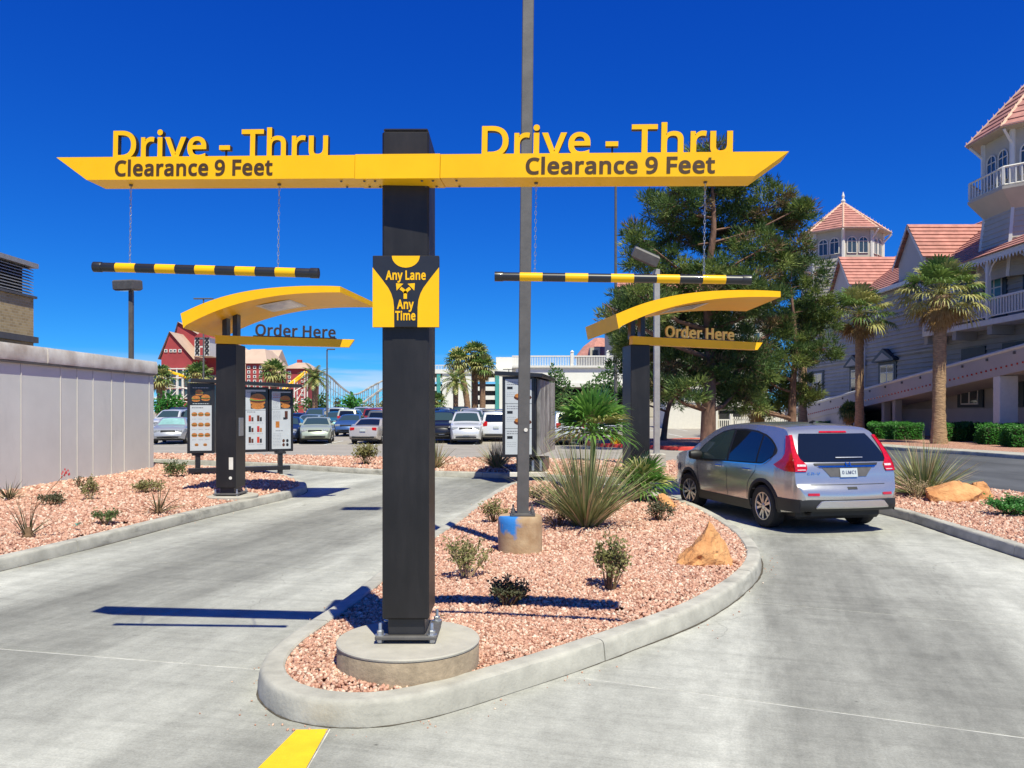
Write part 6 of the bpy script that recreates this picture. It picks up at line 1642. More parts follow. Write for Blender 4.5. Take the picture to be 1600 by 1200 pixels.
def shrub(name, label, loc, h, w, seed, leafm, twigm, nst=14, nleaf=420, ls=0.03, cat='shrub', group=None, lean=0.0, gap=0.0):
    "twiggy shrub: forking stems and small leaves towards their ends"
    rnd = random.Random(seed); r = thing(name, label, cat, loc, 0, group)
    st, lf = MB(), MB(); tips = []
    for i in range(nst):
        a = rnd.uniform(0, 6.283); s = rnd.random() ** 0.6
        end = Vector((math.cos(a) * w * s + lean, math.sin(a) * w * s, h * rnd.uniform(0.55, 1.0) * (1 - 0.35 * s)))
        mid_ = end * 0.5 + Vector((rnd.uniform(-.15, .15) * w, rnd.uniform(-.15, .15) * w, 0.06 * h))
        st.tube([(math.cos(a) * 0.02, math.sin(a) * 0.02, -0.03), mid_, end], [0.007, 0.005, 0.002], 4)
        tips.append((mid_, end))
        for k in range(2):
            e2 = end.lerp(mid_, rnd.uniform(.2, .8)) + Vector((rnd.uniform(-.4, .4) * w, rnd.uniform(-.4, .4) * w, rnd.uniform(0.0, .3) * h))
            b = mid_.lerp(end, rnd.uniform(.1, .7)); st.tube([b, e2], [0.004, 0.0015], 3); tips.append((b, e2))
    for i in range(nleaf):
        a, b = rnd.choice(tips); t = rnd.random() ** 0.7; p = a.lerp(b, lerp(gap, 1.02, t)) + Vector((rnd.gauss(0, 1), rnd.gauss(0, 1), rnd.gauss(0, 1))) * ls * 0.6
        d = Vector((rnd.gauss(0, 1), rnd.gauss(0, 1), rnd.gauss(0.5, 0.8))).normalized(); s_ = d.orthogonal().normalized() * ls * 0.32; L_ = ls * rnd.uniform(0.7, 1.5)
        lf.add([p, p + d * L_ * .5 + s_, p + d * L_, p + d * L_ * .5 - s_], [(0, 1, 2, 3)])
    st.build('stems', twigm, r, world=False, kind='stuff'); lf.build('leaves', leafm, r, world=False, kind='stuff')
    return r

Y2 = [M_['yucca'], M_['yucca_dry']]
def gl(u, v, z=0.19):
    p = g(u, v, z); return (p.x, p.y, z - 0.02)
# centre island
tuft('sotol_plant', 'large spiky grey-green sotol in the middle of the island behind the light pole footing', 'plant', gl(915, 826), 640, 1.34, 0.012, 48, 0.42, 7, Y2, 0.30, 'spiky sotols')
shrub('island_shrub', 'green-topped straw-stemmed shrub left of the blue-splashed footing', gl(729, 903), 0.46, 0.24, 3, M_['leaf_olive'], M_['twig_pale'], 20, 620, 0.034, group='shrubs on the centre island')
shrub('island_shrub', 'small round dark shrub nearest the black sign pole', gl(789, 947), 0.27, 0.20, 4, M_['leaf_dark'], M_['twig'], 24, 900, 0.03, group='shrubs on the centre island')
shrub('island_shrub', 'tall upright olive shrub in front of the spiky sotol', gl(952, 922), 0.62, 0.19, 5, M_['leaf_olive'], M_['twig'], 22, 800, 0.036, group='shrubs on the centre island')
shrub('island_shrub', 'straggly olive shrub just behind the blue-splashed footing', gl(772, 816), 0.38, 0.22, 6, M_['leaf_olive'], M_['twig'], 16, 420, 0.036, group='shrubs on the centre island')
shrub('island_shrub', 'bare brown twiggy shrub at the foot of the spiky sotol', gl(872, 826), 0.36, 0.22, 8, M_['twig'], M_['twig'], 22, 120, 0.03, group='shrubs on the centre island')
shrub('island_shrub', 'brown leafy shrub in front of the small orange rock', gl(1030, 815), 0.40, 0.26, 9, M_['leaf_dark'], M_['twig'], 22, 620, 0.035, group='shrubs on the centre island')
shrub('island_shrub', 'low pale grassy shrub beside the foot of the ribbed menu board', gl(848, 792), 0.42, 0.42, 14, M_['leaf_olive'], M_['twig_pale'], 18, 380, 0.045, group='shrubs on the centre island')
# left island
tuft('yucca_clump', 'thin dark blades of a young yucca nearest the left lane', 'plant', gl(44, 838), 26, 0.62, 0.010, 62, 0.25, 11, [M_['leaf_dark'], M_['yucca_dry']], 0.15, 'young yuccas')
tuft('yucca_clump', 'young yucca at the left edge by the grey wall', 'plant', gl(14, 781), 42, 0.50, 0.012, 70, 0.3, 12, [M_['leaf_dark'], M_['yucca_dry']], 0.2, 'young yuccas')
tuft('yucca_clump', 'low spreading yucca by the left kerb', 'plant', gl(248, 800), 40, 0.58, 0.010, 76, 0.35, 13, [M_['leaf_dark'], M_['yucca_dry']], 0.2, 'young yuccas')
rf_ = thing('flower_stalk', 'leaning flower stalk with a red tip above the left gravel', 'plant', gl(50, 800))
m = MB(); m.tube([(0, 0, 0), (0.22, 0.1, 0.35), (0.42, 0.2, 0.62)], [0.008, 0.006, 0.004], 5); m.build('stalk', M_['twig'], rf_, world=False)
m = MB()
rnd = random.Random(5)
for i in range(14):
    p = Vector((0.40, 0.19, 0.60)) + Vector((rnd.gauss(0.02, .03), rnd.gauss(0.01, .02), rnd.gauss(0.03, .03))); m.add([p, p + Vector((.015, 0, .03)), p + Vector((0.03, 0, 0.0)), p + Vector((.015, 0, -.02))], [(0, 1, 2, 3)])
M_['red_flower'] = pm('red_flower', (0.55, 0.06, 0.06), 0.6, var=0.2)
m.build('flowers', M_['red_flower'], rf_, world=False, kind='stuff')
shrub('low_shrub', 'low brown cushion shrub between the young yuccas', gl(82, 790), 0.24, 0.30, 15, M_['leaf_dark'], M_['twig'], 22, 520, 0.035, group='shrubs on the left island')
shrub('low_shrub', 'thin upright yellow-green shrub in front of the grey wall', gl(140, 784), 0.50, 0.15, 16, M_['leaf_olive'], M_['twig_pale'], 16, 380, 0.04, group='shrubs on the left island')
shrub('low_shrub', 'small dark sprig standing against the grey wall', gl(122, 765), 0.36, 0.12, 17, M_['leaf_dark'], M_['twig'], 9, 120, 0.035, group='shrubs on the left island')
shrub('low_shrub', 'small bright green shrub near the left kerb', gl(163, 817), 0.26, 0.22, 18, M_['leaf_green'], M_['twig'], 16, 420, 0.034, group='shrubs on the left island')
shrub('low_shrub', 'low olive cushion shrub left of the order pillar', gl(233, 771), 0.32, 0.36, 19, M_['leaf_olive'], M_['twig'], 24, 620, 0.04, group='shrubs on the left island')
shrub('low_shrub', 'fresh green shrub left of the menu board leg', gl(272, 748), 0.50, 0.34, 20, M_['leaf_green'], M_['twig'], 20, 520, 0.05, group='shrubs on the left island')
# far strip
shrub('strip_shrub', 'rounded green bush on the far strip left of the sign pole', g(572, 727, 0.13)[:], 0.78, 0.40, 22, M_['leaf_olive'], M_['leaf_green'], 26, 900, 0.07)
tuft('bunch_grass', 'straw-coloured bunch grass peeping past the right of the sign pole', 'plant', g(681, 733, 0.13)[:], 150, 0.85, 0.016, 60, 0.4, 23, Y2, 0.45, 'bunch grasses on the far strip')
tuft('bunch_grass', 'straw-coloured bunch grass against the left side of the ribbed menu board', 'plant', g(776, 733, 0.13)[:], 190, 0.95, 0.016, 55, 0.4, 24, Y2, 0.5, 'bunch grasses on the far strip')
# right strip
tuft('sotol_plant', 'spiky sotol behind the long orange boulder beside the silver vehicle', 'plant', (g(1452, 777, 0.13).x, g(1452, 777, 0.13).y + 0.2, 0.12), 520, 1.2, 0.014, 76, 0.16, 25, Y2, 0.28, 'spiky sotols')
shrub('strip_bush', 'bright green low bush at the right edge of the picture', g(1584, 806, 0.13)[:], 0.34, 0.50, 26, M_['leaf_bright'], M_['leaf_green'], 40, 2200, 0.045)
shrub('strip_sprig', 'bare grey twigs between the silver vehicle and the spiky sotol', g(1432, 780, 0.13)[:], 0.55, 0.35, 27, M_['twig_pale'], M_['twig_pale'], 26, 60, 0.03)

# litter
m = MB(); rnd = random.Random(3)
for i in range(7):
    a = Vector((rnd.uniform(-.05, .05), rnd.uniform(-.05, .05), rnd.uniform(0.0, .05))); b = a + Vector((rnd.uniform(-.06, .06), rnd.uniform(-.06, .06), rnd.uniform(0, .04))); c = a + Vector((rnd.uniform(-.06, .06), rnd.uniform(-.06, .06), rnd.uniform(0, .04))); m.poly([a, b, c])
M_['litter'] = pm('teal_wrapper', (0.15, 0.50, 0.38), 0.4, var=0.2)
o = m.build('crumpled_wrapper', M_['litter']); p = gl(120, 826); o.location = (p[0], p[1], 0.2); tag(o, 'crumpled teal wrapper on the left gravel', 'litter')

# ------------------------------------------------------------------ fan palms
def fan_leaf(m, p, d, pet, R_, n, rnd, droop=0.6, mi=0, arc=110, pm_=2):
    "petiole and a pleated fan of segments"
    d = Vector(d).normalized(); tip = Vector(p) + d * pet + Vector((0, 0, -pet * pet * 0.12))
    sd = d.cross(Vector((0, 0, 1))); sd = sd.normalized() if sd.length > 1e-3 else Vector((1, 0, 0)); up = sd.cross(d)
    m.tube([p, tip], [0.02 * R_ / 0.8, 0.012 * R_ / 0.8], 3, m=pm_, cap=False)
    d2 = (d + Vector((0, 0, -0.25))).normalized()
    for k in range(n):
        a = math.radians(lerp(-arc, arc, (k + 0.5) / n)); v = d2 * math.cos(a) + sd * math.sin(a) + up * (0.10 if k % 2 else -0.02)
        LL = R_ * (0.80 + 0.2 * math.cos(a * 0.8)) * rnd.uniform(0.88, 1.08)
        w = R_ * math.radians(2 * arc / n) * 0.30
        e1 = tip + v * LL * 0.55; e2 = tip + v * LL * 0.82 + Vector((0, 0, -droop * 0.10 * R_)); e3 = tip + v * LL * 0.98 + Vector((0, 0, -droop * 0.32 * R_))
        q = v.cross(up).normalized()
        m.add([tip, e1 + q * w, e1 - q * w, e2 + q * w * .55, e2 - q * w * .55, e3], [(0, 2, 1), (1, 2, 4, 3), (3, 4, 5)], mi)
def fan_palm(name, label, base, zc, tr, seed, R_=1.0, n=34, dead=14, pale=0.5, lean=0.0, grp=None, nseg=16, trunkm=None, pet=0.75, cat='palm'):
    rnd = random.Random(seed); r = thing(name, label, cat, base, 0, grp); h = zc - base[2]
    tk = MB(); pts = []; rad = []
    N = max(8, int(h / 0.22))
    rings = []
    for i in range(N + 1):
        t = i / N; rr = tr * (1.18 - 0.30 * min(t * 5, 1) + 0.02 * math.sin(i * 2.1)) * (1.0 if i % 2 else 0.94) * (1 + 0.18 * max(0, t - 0.88) / 0.12)
        c = Vector((lean * t * t, 0, h * t))
        rings.append([c + Vector((math.cos(2 * math.pi * j / 16), math.sin(2 * math.pi * j / 16), 0)) * rr * rnd.uniform(0.96, 1.04) for j in range(16)])
    tk.loft(rings, True, True); tk.build('trunk', trunkm or M_['palm_trunk'], r, world=False, smooth=60)
    top_ = Vector((lean, 0, h)); m = MB()
    for i in range(n):
        a = i * 2.39996 + rnd.uniform(-.2, .2); e = math.radians(lerp(-28, 82, ((i + 0.5) / n) ** 0.9))
        d = (math.cos(a) * math.cos(e), math.sin(a) * math.cos(e), math.sin(e))
        young = i / n
        mi = 0 if rnd.random() > pale * (1.15 - young) else 1
        fan_leaf(m, top_ + Vector((0, 0, 0.1)), d, pet * rnd.uniform(0.8, 1.1) * R_, R_ * rnd.uniform(0.85, 1.05), nseg, rnd, lerp(1.3, 0.5, young), mi)
    m.build('fronds', [M_['palm_leaf'], M_['palm_pale'], M_['palm_pale']], r, world=False, kind='stuff')
    if dead:
        m = MB()
        for i in range(dead):
            a = rnd.uniform(0, 6.28); e = math.radians(rnd.uniform(-75, -25))
            fan_leaf(m, top_ + Vector((0, 0, rnd.uniform(-.25, .05))), (math.cos(a) * math.cos(e), math.sin(a) * math.cos(e), math.sin(e)), pet * 0.6 * R_, R_ * 0.7, max(nseg - 4, 8), rnd, 1.4, 0, 70, 0)
        m.build('dead_fronds', M_['palm_dead'], r, world=False, kind='stuff')
        m = MB()
        for i in range(26):
            a = rnd.uniform(0, 6.28); z = -rnd.uniform(0.05, 0.75); p0 = top_ + Vector((math.cos(a) * tr * 0.9, math.sin(a) * tr * 0.9, z)); m.tube([p0, p0 + Vector((math.cos(a) * 0.18, math.sin(a) * 0.18, 0.22))], [0.05, 0.02], 4)
        m.build('leaf_bases', M_['palm_dead'], r, world=False, kind='stuff')
    return r
def palm_at(u, vbase, vc, Y, tr, seed, label, **k):
    x = sX(u, Y); zb = H + (CY - vbase) / F * Y; zb = max(lotz(Y) - 0.05, 0.0) if vbase is None else zb
    return fan_palm(k.pop('name', 'fan_palm'), label, (x, Y, zb), H + (CY - vc) / F * Y, tr, seed, **k)
palm_at(1467, 695.5, 462, 42.0, 0.37, 41, 'tall thick-trunked fan palm nearest the hotel balcony, browning crown', R_=1.05, n=46, dead=26, pale=0.95, lean=0.1, pet=1.45, grp='fan palms by the hotel', nseg=20)
palm_at(1343, 681, 492, 56.0, 0.33, 42, 'middle fan palm in front of the lavender clapboard wall', R_=1.2, n=42, dead=14, pale=0.8, pet=1.3, grp='fan palms by the hotel', nseg=20)
palm_at(1254, 676, 500, 62.0, 0.38, 43, 'fan palm with its crown hidden in the pine foliage left of the clapboard wall', R_=1.3, n=30, dead=10, pale=0.5, grp='fan palms by the hotel')
palm_at(1182, 674, 640, 60.0, 0.52, 44, 'short stout palm stump with tan bark under the pine', R_=1.0, n=16, dead=6, pale=0.8, grp='fan palms by the hotel')
palm_at(1328, 681, 645, 58.0, 0.28, 45, 'short bright green yucca-like palm beside the middle fan palm', R_=0.85, n=34, dead=8, pale=0.15, grp='fan palms by the hotel', pet=0.2)
# young fan palms on the island
def young_palm(loc, zc, R_, n, seed, label, tr=0.05):
    rnd = random.Random(seed); r = thing('young_fan_palm', label, 'palm', loc, 0, 'young fan palms on the island'); h = zc - loc[2]
    m = MB(); m.tube([(0, 0, -0.03), (0.01, 0, h * 0.5), (0.02, 0, h)], [tr, tr * 0.9, tr * 0.8], 10)
    m.build('trunk', M_['palm_bright'], r, world=False, smooth=50)
    m = MB()
    for i in range(n):
        a = i * 2.4 + rnd.uniform(-.3, .3); e = math.radians(lerp(-8, 84, (i + .5) / n))
        fan_leaf(m, Vector((0.02, 0, h - 0.05)), (math.cos(a) * math.cos(e), math.sin(a) * math.cos(e), math.sin(e)), R_ * 0.35, R_ * rnd.uniform(0.75, 1.05), 22, rnd, 0.5, 0 if rnd.random() < 0.7 else 1, 85, 0)
    m.build('fronds', [M_['palm_bright'], M_['palm_pale']], r, world=False, kind='stuff')
    m = MB()
    for i in range(16):
        a = rnd.uniform(0, 6.28); blade(m, (math.cos(a) * .04, math.sin(a) * .04, 0.05), (math.cos(a) * .6, math.sin(a) * .6, 1), h * rnd.uniform(.4, .7), 0.022, 0.2)
    m.build('dead_sheaths', M_['palm_dead'], r, world=False, kind='stuff')
p = g(925, 800, 0.19); young_palm((p.x, p.y, 0.18), H + (CY - 668) / F * p.y, 0.66, 24, 51, 'bright green young fan palm rising behind the spiky sotol')
p = g(1000, 784, 0.19); young_palm((p.x + 0.05, p.y + 0.3, 0.18), 0.48, 0.60, 22, 52, 'low dark green young fan palm at the foot of the right order pillar')

# ------------------------------------------------------------------ pines
def needle_cloud(m, c, rad, n, rnd, ln, w, weights, outc):
    "tuft of needles in a small ellipsoid, pointing away from outc"
    mi = rnd.choices((0, 1, 2), weights)[0]
    od = (c - outc); od = od.normalized() if od.length > 1e-3 else Vector((0, 0, 1))
    for i in range(n):
        q = Vector((rnd.gauss(0, 1), rnd.gauss(0, 1), rnd.gauss(0, 1))); q = q.normalized() * rad * rnd.random() ** 0.45
        p = c + Vector((q.x, q.y, q.z * 0.62))
        d = (q.normalized() * 0.9 + od * 0.5 + Vector((0, 0, 0.35)) + Vector((rnd.gauss(0, .3), rnd.gauss(0, .3), rnd.gauss(0, .3)))).normalized()
        s_ = Vector((rnd.gauss(0, 1), rnd.gauss(0, 1), rnd.gauss(0, 1))).cross(d).normalized() * w
        L_ = ln * rnd.uniform(0.7, 1.3)
        m.add([p - s_, p + s_, p + d * L_], [(0, 1, 2)], mi)
def pine(label, base, trunk_pts, trunk_r, lobes, Y, seed, clumps=42, weights=(0.6, 0.3, 0.1), ln=0.25, w=0.030, npc=92, grp='pines beside the drive'):
    "lobes: photo (u, v, radius px) at depth Y + dy"
    rnd = random.Random(seed); r = thing('pine_tree', label, 'tree', base, 0, grp); b = Vector(base)
    st = MB(); P = [Vector(p) - b for p in trunk_pts]
    sm = smooth_line(P, sub=4); rad = [lerp(trunk_r, trunk_r * 0.18, i / (len(sm) - 1)) for i in range(len(sm))]
    rad[0] *= 1.25
    st.tube(sm, rad, 12); st.build('trunk', M_['bark'], r, world=False, smooth=60)
    lm = MB(); cr = MB()
    for (u, v, rp) in lobes:
        dy = rnd.uniform(-1, 1) * 2.6
        c = at(u, v, Y + dy) - b; R_ = rp * (Y + dy) / F
        # limb from the trunk to the lobe
        zt_ = max(min(c.z - 0.3 * abs(c.x - P[-1].x) - 0.3, P[-1].z), 1.5)
        k = min(range(len(sm)), key=lambda i: abs(sm[i].z - zt_)); s0 = sm[k]
        mid_ = s0.lerp(c, 0.5) + Vector((0, 0, -0.25)); lr = min(rad[k] * 0.5, 0.14)
        lm.tube([s0, mid_, c, c + (c - mid_) * 0.35], [lr, lr * 0.7, lr * 0.4, 0.015], 6)
        nn = max(10, int(clumps * (R_ / 1.9) ** 2))
        for i in range(nn):
            q = Vector((rnd.gauss(0, 1), rnd.gauss(0, 1), rnd.gauss(0, 1))).normalized() * R_ * (rnd.random() ** 0.38)
            cc = c + Vector((q.x, q.y * 1.15, q.z * 0.78))
            if rnd.random() < 0.5: lm.tube([c + (cc - c) * 0.15, cc], [0.025, 0.008], 3, cap=False)
            needle_cloud(cr, cc, rnd.uniform(0.28, 0.56), npc, rnd, ln, w, weights, c + Vector((0, 0, -0.4)))
    lm.build('limbs', M_['bark'], r, world=False, smooth=60, kind='stuff')
    cr.build('crown', [M_['needle_a'], M_['needle_b'], M_['needle_c']], r, world=False, kind='stuff')
    return r
bx = sX(1106, 38.5)
pine('big spreading pine with a red-brown trunk behind the silver vehicle', (bx, 38.5, 0.10), [(bx, 38.5, 0.05), (bx + 0.05, 38.5, 2.5), (bx + 0.15, 38.7, 5.0), (bx + 0.05, 38.8, 8.0), (bx + 0.3, 38.6, 10.5), (bx + 0.2, 38.5, 12.6)], 0.40,
     [(1062, 318, 46), (1130, 292, 52), (1196, 330, 54), (1238, 345, 34), (1018, 318, 28), (1000, 372, 30), (1052, 372, 46), (1120, 360, 50), (1180, 395, 52), (1236, 395, 36), (992, 402, 26), (1040, 430, 48), (1105, 440, 52), (1165, 455, 46), (1010, 470, 44), (968, 490, 24), (1062, 500, 50), (1130, 515, 52), (1195, 470, 34), (985, 535, 30), (1045, 560, 46), (1105, 580, 52), (1165, 570, 46), (1035, 605, 30), (1078, 610, 30), (1150, 612, 34), (1110, 250, 34), (1165, 282, 30), (1255, 322, 14), (1215, 515, 30)], 38.5, 61, 74)
bx = sX(1238, 50.0)
pine('darker pine behind the big one, overlapping the hotel wall', (bx, 50.0, 0.10), [(bx, 50.0, 0.05), (bx, 50.0, 3), (bx + .2, 50, 6), (bx - .1, 50, 9.5)], 0.30,
     [(1225, 440, 40), (1270, 430, 34), (1200, 500, 40), (1250, 495, 44), (1285, 500, 30), (1180, 560, 40), (1230, 560, 46), (1280, 545, 34), (1200, 610, 40), (1245, 610, 38), (1165, 625, 36), (1215, 640, 26), (1190, 585, 34), (1140, 610, 28), (1275, 470, 26), (1238, 395, 26)], 50.0, 62, 60, (0.66, 0.30, 0.04))
bx = sX(1036, 47.0)
pine('slim leaning dark pine left of the big pine', (bx, 47.0, 0.10), [(bx, 47.0, 0.05), (bx + .25, 47.0, 1.8), (bx + .7, 47, 3.5), (bx + .2, 47, 6.5)], 0.20,
     [(975, 470, 24), (1000, 500, 30), (965, 520, 22), (1000, 545, 34), (1040, 540, 34), (975, 570, 26), (1015, 590, 30), (1055, 590, 30), (1045, 620, 26), (985, 610, 20)], 47.0, 63, 52, (0.75, 0.12, 0.03))

# ------------------------------------------------------------------ broad-leaved trees and palms beyond the car park
def leafy(name, label, u, vb, Y, lobes, seed, mat, lf=0.22, dens=130, cat='tree', grp=None, tr=0.14):
    rnd = random.Random(seed); x = sX(u, Y); zb = lotz(Y) - 0.05
    r = thing(name, label, cat, (x, Y, zb), 0, grp); b = Vector((x, Y, zb))
    m, st = MB(), MB(); cz = min((at(a, v, Y) - b).z for a, v, q in lobes)
    st.tube([(0, 0, 0), (0.05, 0, cz * 0.6), (0, 0, max(cz, 0.8))], [tr, tr * 0.8, tr * 0.5], 6)
    for a, v, q in lobes:
        c = at(a, v, Y + rnd.uniform(-1, 1)) - b; R_ = q * Y / F
        st.tube([(0, 0, max(cz * 0.6, 0.3)), c], [tr * 0.5, 0.02], 4)
        n = int(dens * (R_ / 0.8) ** 2)
        for i in range(n):
            w_ = Vector((rnd.gauss(0, 1), rnd.gauss(0, 1), rnd.gauss(0, 1))).normalized()
            p = c + w_ * R_ * (0.45 + 0.6 * rnd.random()) * (0.85 + 0.3 * math.sin(w_.x * 7 + w_.z * 9 + seed))
            d = (w_ + Vector((rnd.gauss(0, .8), rnd.gauss(0, .8), rnd.gauss(0, .8)))).normalized(); s_ = d.orthogonal().normalized() * lf * 0.35; L_ = lf * rnd.uniform(.7, 1.4)
            m.add([p, p + d * L_ * .5 + s_, p + d * L_, p + d * L_ * .5 - s_], [(0, 1, 2, 3)])
    st.build('trunk', M_['bark'], r, world=False); m.build('crown', mat, r, world=False, kind='stuff')
    return r
LT = M_['leaf_tree']
leafy('leafy_tree', 'round green tree under the overpass right of the ribbed menu board', 862, 640, 88, [(850, 605, 16), (868, 590, 18), (882, 606, 14), (860, 620, 20), (880, 628, 14), (842, 622, 12)], 71, LT, 0.35, 110, grp='trees beyond the car park')
leafy('leafy_tree', 'green tree under the overpass behind the young fan palm', 938, 640, 84, [(925, 610, 18), (945, 595, 18), (955, 575, 14), (940, 620, 20), (918, 625, 14), (962, 610, 14)], 72, LT, 0.35, 110, grp='trees beyond the car park')
leafy('leafy_tree', 'wide green tree between the grey wall and the menu board', 262, 645, 92, [(248, 632, 13), (262, 624, 13), (276, 630, 13), (258, 638, 12), (272, 640, 12), (284, 636, 10)], 73, M_['leaf_bright'], 0.35, 110, grp='trees beyond the car park')
leafy('leafy_tree', 'dark round tree at the right edge of the menu board', 450, 645, 92, [(446, 628, 14), (456, 636, 12), (440, 636, 12)], 74, LT, 0.35, 110, grp='trees beyond the car park')
leafy('leafy_tree', 'green tree right of the red hotel tower', 488, 645, 100, [(482, 632, 11), (494, 634, 11), (503, 622, 9), (500, 636, 10)], 75, LT, 0.35, 110, grp='trees beyond the car park')
leafy('leafy_tree', 'green mound-shaped tree left of the sign pole', 548, 645, 100, [(540, 634, 11), (550, 628, 12), (560, 632, 11), (548, 638, 12)], 76, M_['leaf_bright'], 0.35, 120, grp='trees beyond the car park')
leafy('leafy_tree', 'slim dark cypress left of the mound-shaped tree', 527, 645, 105, [(527, 626, 5), (527, 632, 6), (527, 638, 6)], 77, M_['leaf_dark'], 0.25, 200, grp='trees beyond the car park')
leafy('leafy_tree', 'yellow-green bush beside the sign pole at the far edge of the lot', 588, 645, 105, [(582, 638, 8), (592, 639, 8), (598, 635, 8), (575, 640, 7)], 78, M_['leaf_olive'], 0.3, 110, grp='trees beyond the car park')
FP = dict(nseg=12, trunkm=M_['palm_trunk_far'])
palm_at(731, 655, 566, 96.0, 0.42, 81, 'left of three tall fan palms before the car park building, trunk leaning', R_=1.25, n=28, dead=12, pale=0.55, lean=-1.2, grp='palms beyond the car park', **FP)
palm_at(742, 655, 556, 97.0, 0.45, 82, 'middle and tallest of three fan palms before the car park building', R_=1.35, n=30, dead=14, pale=0.5, grp='palms beyond the car park', **FP)
palm_at(754, 655, 574, 96.0, 0.42, 83, 'right of three tall fan palms before the car park building, skirt of tan fronds', R_=1.3, n=28, dead=26, pale=0.75, grp='palms beyond the car park', **FP)
palm_at(309, 655, 588, 105.0, 0.42, 84, 'fan palm in front of the red hotel gable', R_=1.4, n=28, dead=10, pale=0.6, grp='palms beyond the car park', **FP)
palm_at(250, 655, 592, 100.0, 0.42, 85, 'fan palm right at the corner of the grey wall', R_=1.3, n=28, dead=14, pale=0.6, grp='palms beyond the car park', **FP)
palm_at(428, 655, 583, 105.0, 0.42, 86, 'fan palm left of the red hotel tower', R_=1.4, n=28, dead=10, pale=0.6, grp='palms beyond the car park', **FP)
palm_at(683, 655, 630, 90.0, 0.30, 87, 'short fan palm just right of the sign pole', R_=0.9, n=22, dead=4, pale=0.7, grp='palms beyond the car park', **FP)
def feather_palm(u, vb, vc, Y, seed, label, R_=1.9, n=34):
    rnd = random.Random(seed); x = sX(u, Y); zb = lotz(Y) - 0.05; zc = H + (CY - vc) / F * Y; h = zc - zb
    r = thing('feather_palm', label, 'palm', (x, Y, zb), 0, 'palms beyond the car park')
    m = MB(); m.tube([(0, 0, 0), (0, 0, h * .5), (0, 0, h)], [0.36, 0.30, 0.34], 10); m.build('trunk', M_['palm_trunk_far'], r, world=False, smooth=60)
    m = MB()
    for i in range(n):
        a = i * 2.4; e = math.radians(lerp(-5, 80, (i + .5) / n)); d = Vector((math.cos(a) * math.cos(e), math.sin(a) * math.cos(e), math.sin(e))); q = Vector((0, 0, h)); sd = d.cross(Vector((0, 0, 1))).normalized(); prev = q
        for k in range(10):
            d = (d + Vector((0, 0, -0.16))).normalized(); q2 = q + d * R_ / 10
            for s_ in (1, -1):
                v = (sd * s_ * 0.8 + d * 0.5 + Vector((0, 0, -0.25))).normalized(); L_ = R_ * 0.25 * math.sin(math.pi * (k + 1.5) / 12)
                m.add([q, q2, q.lerp(q2, .5) + v * L_], [(0, 1, 2)], 0 if rnd.random() < 0.6 else 1)
            q = q2
    m.build('fronds', [M_['palm_leaf'], M_['palm_pale']], r, world=False, kind='stuff')
feather_palm(712, 655, 598, 92.0, 91, 'short arching feather palm left of the three tall fan palms', 2.3)
feather_palm(492, 655, 592, 92.0, 92, 'feather palm right of the red hotel tower', 2.2)

# clipped hedges by the hotel
def hedge(u, v, Y, w, d, h, seed, label):
    rnd = random.Random(seed); x = sX(u, Y); r = thing('clipped_hedge', label, 'hedge', (x, Y, 0.12), 0, 'clipped hedges by the hotel'); m = MB()
    c = MB(); c.cbox(-w * .44, w * .44, -d * .44, d * .44, 0.02, h * .9, 0.12); c.build('core', M_['leaf_dark'], r, world=False)
    for i in range(int(900 * (w * d + h * (w + d)))):
        f = rnd.random() * (w * d + 2 * h * (w + d)); n = Vector((0, 0, 1))
        if f < w * d: p = Vector((rnd.uniform(-w, w) / 2, rnd.uniform(-d, d) / 2, h))
        elif f < w * d + 2 * h * w: s_ = rnd.choice((1, -1)); p = Vector((rnd.uniform(-w, w) / 2, s_ * d / 2, rnd.uniform(0.05, h))); n = Vector((0, s_, 0))
        else: s_ = rnd.choice((1, -1)); p = Vector((s_ * w / 2, rnd.uniform(-d, d) / 2, rnd.uniform(0.05, h))); n = Vector((s_, 0, 0))
        p = p * rnd.uniform(0.86, 1.04) * (1 + 0.07 * math.sin(p.x * 5 + seed) * math.cos(p.y * 4 + p.z * 6)); dd = (n + Vector((rnd.gauss(0, .7), rnd.gauss(0, .7), rnd.gauss(0, .7)))).normalized(); s2 = dd.orthogonal().normalized() * 0.035; L_ = 0.11
        m.add([p, p + dd * L_ * .5 + s2, p + dd * L_, p + dd * L_ * .5 - s2], [(0, 1, 2, 3)])
    m.build('leaves', M_['leaf_bright'], r, world=False, kind='stuff')
for k, (u, Y, w, d, h, lab) in enumerate(((1388, 50.0, 1.9, 1.2, 0.95, 'clipped hedge right of the silver vehicle roof, leftmost of the row'), (1412, 48.0, 1.6, 1.2, 0.95, 'clipped hedge left of the thick-trunked palm'), (1486, 45.5, 1.1, 1.1, 0.95, 'small clipped hedge just right of the thick-trunked palm'), (1516, 46.0, 1.5, 1.1, 1.0, 'dark clipped hedge in the shade under the ramp windows'), (1562, 41.0, 1.9, 1.1, 1.0, 'clipped hedge in front of the white ramp column'), (1603, 38.0, 1.8, 1.1, 1.0, 'clipped hedge cut by the right edge of the picture'), (1296, 66.0, 1.5, 1.2, 0.8, 'clipped hedge in front of the white fence'))):
    hedge(u, 0, Y, w, d, h, 100 + k, lab)

